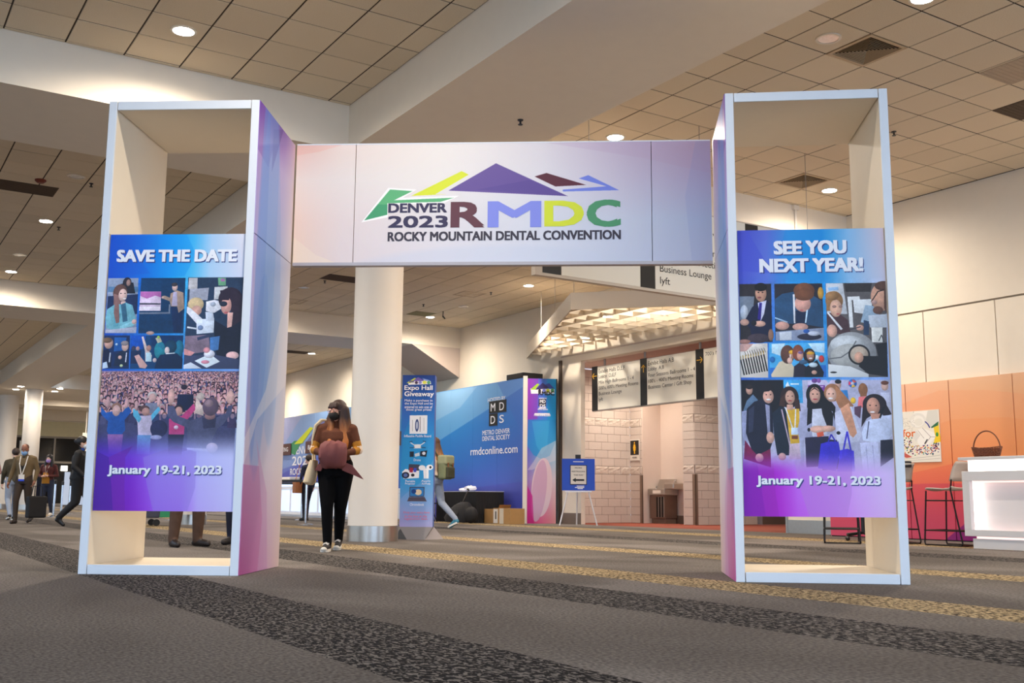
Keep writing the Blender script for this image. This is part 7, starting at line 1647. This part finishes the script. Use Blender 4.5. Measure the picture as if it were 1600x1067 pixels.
t, J, H, Rh = person('woman in brown sweater and black mask walking, maroon jacket bundled before her', (4.61, 10.84), fdir, 0.965, wp,
                     [SKIN1, brown, mat('black_jeans', (8, 8, 11), .95, var=.1, spec=.15), M_sneak, must, cream], .010, True, 1.24, head_yaw=-.62, mask=M_bmask, glasses=True, extra=bands(None), coat=-.05)
Hm = hair_mat('ombre_hair', (52, 30, 24), (206, 124, 56), 1.20, 1.50)
hair_mesh(t, H, Rh, Hm, [(H(-.06, -.03, .0), Vector((-.10, -.02, 1.25)), .05, .055), (H(-.055, .0, .0), Vector((-.105, .085, 1.22)), .035, .05), (H(.06, -.02, .0), Vector((.09, .07, 1.24)), .042, .05), (H(.065, .01, .0), Vector((.05, .12, 1.20)), .03, .042),
          (H(0, -.08, 0), Vector((0, -.11, 1.25)), .08, .10), (H(.08, -.03, .02), Vector((.14, .0, 1.30)), .05, .06), (H(-.08, -.04, .02), Vector((-.13, .0, 1.28)), .05, .06), (Vector((-.105, .085, 1.22)), Vector((-.11, .11, 1.10)), .05, .025), (Vector((.06, .12, 1.2)), Vector((.06, .13, 1.12)), .04, .02)], fringe=True)
shoes(t, J, M_sole)
for s_ in 'LR':
    MB().ball(J['to' + s_] + Vector((0, .03, .0)), (.036, .034, .026), 10).build('toe_cap', M_sole, t, smooth=True)
    a_ = J['an' + s_] + (J['to' + s_] - J['an' + s_]) * .45 + Vector((0, 0, .028))
    lc = MB()
    for k_ in range(4): lc.tube([a_ + Vector((-.03, k_ * .025 - .03, -.004 * k_)), a_ + Vector((0, k_ * .025 - .03, .016 - .004 * k_)), a_ + Vector((.03, k_ * .025 - .03, -.004 * k_))], .005, 5)
    lc.build('laces', M_white, t)['kind'] = 'stuff'
mr = mat('maroon_cloth', (122, 66, 66), .75, var=.12, scale=9, bump=.5, bscale=14)
rr = random.Random(11)
mb = MB().loft([((.0, .20, .92), .11, .05), ((-.01, .22, .95), .15, .085), ((.0, .25, 1.03), .165, .105), ((.0, .25, 1.13), .165, .10), ((0, .24, 1.19), .14, .085), ((.01, .22, 1.225), .08, .05)], 28)
mb.v = [(x + .012 * math.sin(z * 60 + x * 30), y + .014 * math.sin(x * 55 + z * 25), z + .008 * math.sin(x * 70)) for x, y, z in mb.v]
q = mb.build('bundled_jacket', mr, t, smooth=True); q['label'] = 'maroon jacket bundle held in front'
mb = MB().add([(-.10, .17, 1.0), (-.20, .13, .96), (-.31, .10, .83), (-.33, .09, .80), (-.22, .12, .85), (-.10, .17, .90), (-.10, .12, 1.0), (-.20, .09, .96), (-.31, .07, .83), (-.33, .06, .80), (-.22, .08, .85), (-.10, .11, .90)],
              [(0, 1, 4, 5), (1, 2, 3, 4), (6, 11, 10, 7), (7, 10, 9, 8), (0, 6, 7, 1), (1, 7, 8, 2), (2, 8, 9, 3), (3, 9, 10, 4), (4, 10, 11, 5), (5, 11, 6, 0)])
mb.build('jacket_tail', mr, t, smooth=True)
mb = MB().add([(.10, .16, .98), (.18, .13, .97), (.22, .11, .90), (.15, .13, .89), (.10, .11, .98), (.18, .08, .97), (.22, .07, .90), (.15, .08, .89)], [(0, 3, 2, 1), (4, 5, 6, 7), (0, 1, 5, 4), (1, 2, 6, 5), (2, 3, 7, 6), (3, 0, 4, 7)])
mb.build('jacket_sleeve', mr, t, smooth=True)
tm = mat('tote_canvas', (228, 208, 172), .9, var=.05, scale=40, bump=.2, bscale=150)
tt_ = thing('tote_bag', 'cream canvas tote bag on the shoulder of the woman in brown', 'bag', t.location, t.rotation_euler.z)
mb = MB().loft([((.285, -.02, .71), .02, .13, .6), ((.29, -.02, .74), .055, .17, .6), ((.265, -.02, .86), .05, .165, .6), ((.245, -.02, .98), .03, .14, .6)], 18)
bagm = mb.build('bag_body', tm, tt_, smooth=True)
for y in (-.08, .05):
    MB().tube([(.245, y, .96), (.262, y * .8, 1.2), (.235, y * .5 + .02, 1.36), (.175, y * .5, 1.425), (.12, y * .5 - .03, 1.425)], [.012, .012, .014, .016, .012], 6).build('strap', tm, tt_)

# ---- woman with the green backpack behind the pylon
left_ = Vector((-.844, .537))
fd2 = (left_ * .86 + Vector((.537, .844)) * .5).normalized()
wp2 = dict(knL=(-.08, .26, .56), anL=(-.08, .34, .11), toL=(-.09, .49, .05), knR=(.09, -.10, .49), anR=(.09, -.42, .20), toR=(.10, -.30, .055), elL=(-.22, -.1, 1.13), wrL=(-.2, .08, .95), elR=(.24, -.12, 1.12), wrR=(.22, .05, .92), head=(0, .03, 1.575))
jean = mat('faded_jeans', (142, 152, 170), .85, var=.12, scale=25)
t, J, H, Rh = person('woman with green backpack and faded jeans walking past the giveaway pylon', (9.53, 17.66), fd2, 1.01, wp2,
                     [SKIN3, mat('beige_print_top', (214, 190, 168), .85, var=.25, scale=25), jean, mat('teal_sneaker', (58, 126, 148), .6)], .012, True, 1.15)
hair_mesh(t, H, Rh, hair_mat('brown_hair', (84, 52, 32), (176, 120, 66), 1.30, 1.5), [(H(0, -.06, 0), Vector((0, -.12, 1.32)), .07, .075), (H(-.06, -.03, 0), Vector((-.07, -.09, 1.30)), .045, .05), (H(.06, -.03, 0), Vector((.07, -.09, 1.30)), .045, .05)])
shoes(t, J, M_sole)
bp = thing('backpack', 'sage green backpack with leather tabs on the walking woman', 'bag', t.location, t.rotation_euler.z)
sg_ = mat('sage_canvas', (118, 124, 92), .8, var=.12, scale=20); dk = mat('olive_dark', (62, 62, 44), .8)
bevel(MB().box((-.15, -.33, .93), (.15, -.15, 1.36)).build('pack_body', sg_, bp), .05, 3); bevel(MB().box((-.155, -.35, 1.2), (.155, -.14, 1.385)).build('flap', mat('sage_light', (150, 152, 118), .8), bp), .04, 3)
bevel(MB().box((-.12, -.38, .95), (.12, -.32, 1.16)).build('pocket', dk, bp), .02)
for x in (-.08, .08):
    MB().box((x - .015, -.362, 1.12), (x + .015, -.348, 1.24)).build('leather_tab', mat('leather_tab', (128, 84, 50), .5), bp)
    MB().tube([(x * 1.3, -.16, 1.33), (x * 1.4, -.06, 1.46), (x * 1.5, .10, 1.38), (x * 1.6, .10, 1.16), (x * 1.7, -.06, 1.0), (x * 1.6, -.16, .98)], .018, 6).build('strap', dk, bp)

# ---- man in a tan uniform with a lanyard
tan = mat('tan_uniform', (106, 86, 56), .8, var=.12, scale=25); brt = mat('brown_trousers', (58, 44, 33), .8, var=.1)
wp3 = dict(head=(0, .07, 1.555), neck=(0, .015, 1.43), knR=(.09, .12, .5), anR=(.08, .12, .085), toR=(.09, .28, .03), knL=(-.09, -.04, .49), anL=(-.08, -.28, .14), toL=(-.08, -.13, .04), elR=(.26, -.02, 1.12), wrR=(.29, .06, .88), elL=(-.25, -.04, 1.12), wrL=(-.26, .1, .90))
t, J, H, Rh = person('bald man in tan uniform jacket and blue mask with white lanyard', (3.22, 23.7), (-.5, -.86), .965, wp3, [SKIN2, tan, brt, mat('brown_boot', (48, 34, 26), .5)], .013, False, 1.12, head_pitch=-.40, mask=M_blmask, coat=-.09)
lm_ = MB().tube([(.075, .075, 1.42), (.065, .135, 1.25), (.01, .155, 1.03)], .012, 6); lm_.tube([(-.075, .075, 1.42), (-.065, .135, 1.25), (-.01, .155, 1.03)], .012, 6)
lm_.build('lanyard', M_white, t); MB().box((-.06, .145, .93), (.06, .155, 1.03)).build('badge', M_white, t); MB().box((-.06, .147, .89), (.06, .157, .93)).build('badge_ribbon', mat('ribbon_blue', (40, 70, 200), .6), t)
MB().add([(-.03, .09, 1.40), (.03, .09, 1.40), (.04, .133, 1.2), (0, .14, 1.1), (-.04, .133, 1.2)], [(0, 1, 2, 3, 4), (4, 3, 2, 1, 0)]).build('necktie', M_sneak, t)
hair_mesh(t, H, Rh, mat('stubble', (96, 62, 48), .7), [], (.076, .092, .082), (0, -.022, .040), vox=.01)
tb_ = thing('tote_bag', 'large black tote bag carried between the tan man and the woman', 'bag', (3.45, 23.46, 0.0), -2.6)
bevel(MB().box((-.22, -.06, .12), (.22, .06, .56)).build('bag_body', M_nyl, tb_), .03)
for y in (-.05, .05): MB().tube([(-.1, y, .55), (-.08, y * .5, .76), (.08, y * .5, .76), (.1, y, .55)], .01, 6).build('handle', M_nyl, tb_)

# ---- woman in the maroon patterned jacket, purple mask
wp4 = dict(elL=(-.25, .0, 1.12), wrL=(-.08, .19, 1.10), hdL=(.7, .5, .2), elR=(.25, .0, 1.12), wrR=(.10, .19, 1.08), hdR=(-.7, .5, .2), knR=(.09, .1, .5), anR=(.08, .08, .085), toR=(.09, .24, .03), anL=(-.08, -.16, .10), toL=(-.08, -.02, .035))
t, J, H, Rh = person('woman in maroon patterned jacket and lilac mask walking behind the tan man', (4.9, 31.6), (-.52, -.85), 1.0, wp4,
                     [SKIN3, mat('maroon_pattern', (84, 36, 34), .85, var=.7, scale=10), mat('dark_denim', (36, 44, 66), .85, var=.1), M_white], .015, True, 1.08, mask=M_pmask, coat=-.10)
hair_mesh(t, H, Rh, mat('black_hair', (20, 16, 18), .5, var=.2), [(H(-.06, -.02, 0), Vector((-.10, .02, 1.33)), .045, .05), (H(.06, -.02, 0), Vector((.10, .02, 1.33)), .045, .05), (H(0, -.06, 0), Vector((0, -.1, 1.32)), .07, .08)])
MB().loft([((.02, .09, .90), .115, .055), ((.03, .10, 1.05), .105, .06), ((.03, .09, 1.2), .07, .05)], 14).build('mustard_top', must, t, smooth=True)
MB().tube([(.06, .09, 1.4), (.02, .15, 1.12), (-.05, .09, 1.4)], .008, 6).build('lanyard', M_white, t)

# ---- person in black striding behind the tower edge
rt = Vector((.844, -.537))
wp5 = dict(knL=(-.08, .17, .52), anL=(-.08, .24, .085), toL=(-.08, .39, .03), knR=(.09, -.02, .48), anR=(.09, -.30, .19), toR=(.09, -.21, .05), elL=(-.22, -.08, 1.12), wrL=(-.2, .10, .92), elR=(.23, -.05, 1.12), wrR=(.22, .14, .95))
t, J, H, Rh = person('person in black suit with hair bun striding past the tower', (3.72, 20.55), rt * .9 + Vector((.537, .844)) * .1, .97, wp5,
                     [SKIN1, mat('black_suit', (17, 16, 19), .75, var=.1), mat('black_suit', 0), mat('black_shoe', (14, 13, 14), .35)], .013, True, 1.36, mask=mat('white_mask', (226, 226, 230), .7), coat=-.10)
hair_mesh(t, H, Rh, mat('black_hair', 0), [(H(0, -.10, .03), H(0, -.125, .04), .05, .045)])
MB().tube([(-.05, .03, 1.46), (.05, .03, 1.46)], .03, 8).build('blue_collar', mat('collar_blue', (30, 70, 150), .7), t)
MB().ball((.23, .2, .95), (.05, .06, .05), 10).build('blue_glove_pack', mat('glove_blue', (60, 80, 200), .6), t, smooth=True)

# ---- person in the olive coat behind the tan man
t, J, H, Rh = person('person in olive coat and worn jeans walking away behind the tan man', (3.47, 27.2), (-.1, 1), .98, dict(knR=(.09, .15, .5), anR=(.09, .2, .085), toR=(.09, .35, .03), anL=(-.09, -.25, .14), toL=(-.09, -.12, .04)),
                     [SKIN3, mat('olive_coat', (58, 52, 38), .85, var=.15), jean, M_sneak], .015, False, 1.15, coat=-.12)
hair_mesh(t, H, Rh, mat('dark_brown_hair', (50, 36, 30), .6), [])
shoes(t, J, M_sole)
# ---- person cut by the left frame edge
t, J, H, Rh = person('person with pinkish sleeve and dark folder cut by the hall edge', (3.17, 29.2), (-.53, -.85), 1.0, dict(elL=(-.26, .0, 1.13), wrL=(-.2, .2, 1.0)),
                     [SKIN3, mat('dusty_pink_top', (150, 116, 112), .85), mat('dark_denim', 0), M_sneak], .016, True, 1.0)
hair_mesh(t, H, Rh, mat('dark_brown_hair', 0), [(H(0, -.06, 0), Vector((0, -.1, 1.36)), .07, .07)])
MB().box((-.28, .24, .86), (-.10, .27, 1.10)).build('folder', mat('navy_folder', (30, 34, 60), .6), t)
# ---- two people standing behind the save the date poster
rust = mat('brown_work_trousers', (88, 62, 46), .85, var=.35, scale=12)
t, J, H, Rh = person('person in mottled brown trousers and boots standing behind the poster', (3.44, 12.40), (.35, -.93), 1.02, dict(hiL=(-.1, 0, .9), knL=(-.14, .03, .49), anL=(-.16, .0, .085), toL=(-.20, .15, .03), knR=(.13, .0, .49), anR=(.15, -.02, .085), toR=(.19, .13, .03)),
                     [SKIN1, mat('dark_shirt', (52, 46, 44), .85), rust, mat('dark_boot', (40, 28, 22), .5)], .013, False, 1.38)
hair_mesh(t, H, Rh, mat('dark_brown_hair', 0), [])
t, J, H, Rh = person('person in dark navy jeans standing at the rear edge of the poster', (4.15, 12.71), (-.7, -.7), 1.0, {}, [SKIN3, mat('grey_knit', (96, 96, 104), .9), mat('navy_jeans', (18, 20, 40), .85), mat('dark_sneaker', (40, 34, 34), .6)], .013, True, 1.2)
hair_mesh(t, H, Rh, mat('dark_brown_hair', 0), [(H(0, -.06, 0), Vector((0, -.1, 1.34)), .07, .07)])
# ---- person with a brown bag hidden behind the walking woman
t, J, H, Rh = person('person in navy with a tan bag hidden behind the walking woman', (9.9, 25.0), (-.3, .95), .96, dict(knR=(.09, .1, .5), anR=(.09, .12, .085), toR=(.09, .27, .03)), [SKIN3, mat('navy_coat', (30, 34, 58), .85), mat('navy_jeans', 0), M_sneak], .016, True, 1.0)
hair_mesh(t, H, Rh, mat('dark_brown_hair', 0), [])
bgx = thing('shoulder_bag', 'tan shoulder bag peeking out below the cream tote', 'bag', (9.75, 25.05, 0), .5)
bevel(MB().box((-.28, -.06, .68), (.05, .06, .98)).build('bag_body', mat('tan_leather', (176, 112, 68), .55), bgx), .02)
MB().tube([(-.24, 0, .97), (-.1, 0, 1.38), (.02, 0, .97)], .01, 6).build('strap', mat('tan_leather', 0), bgx)
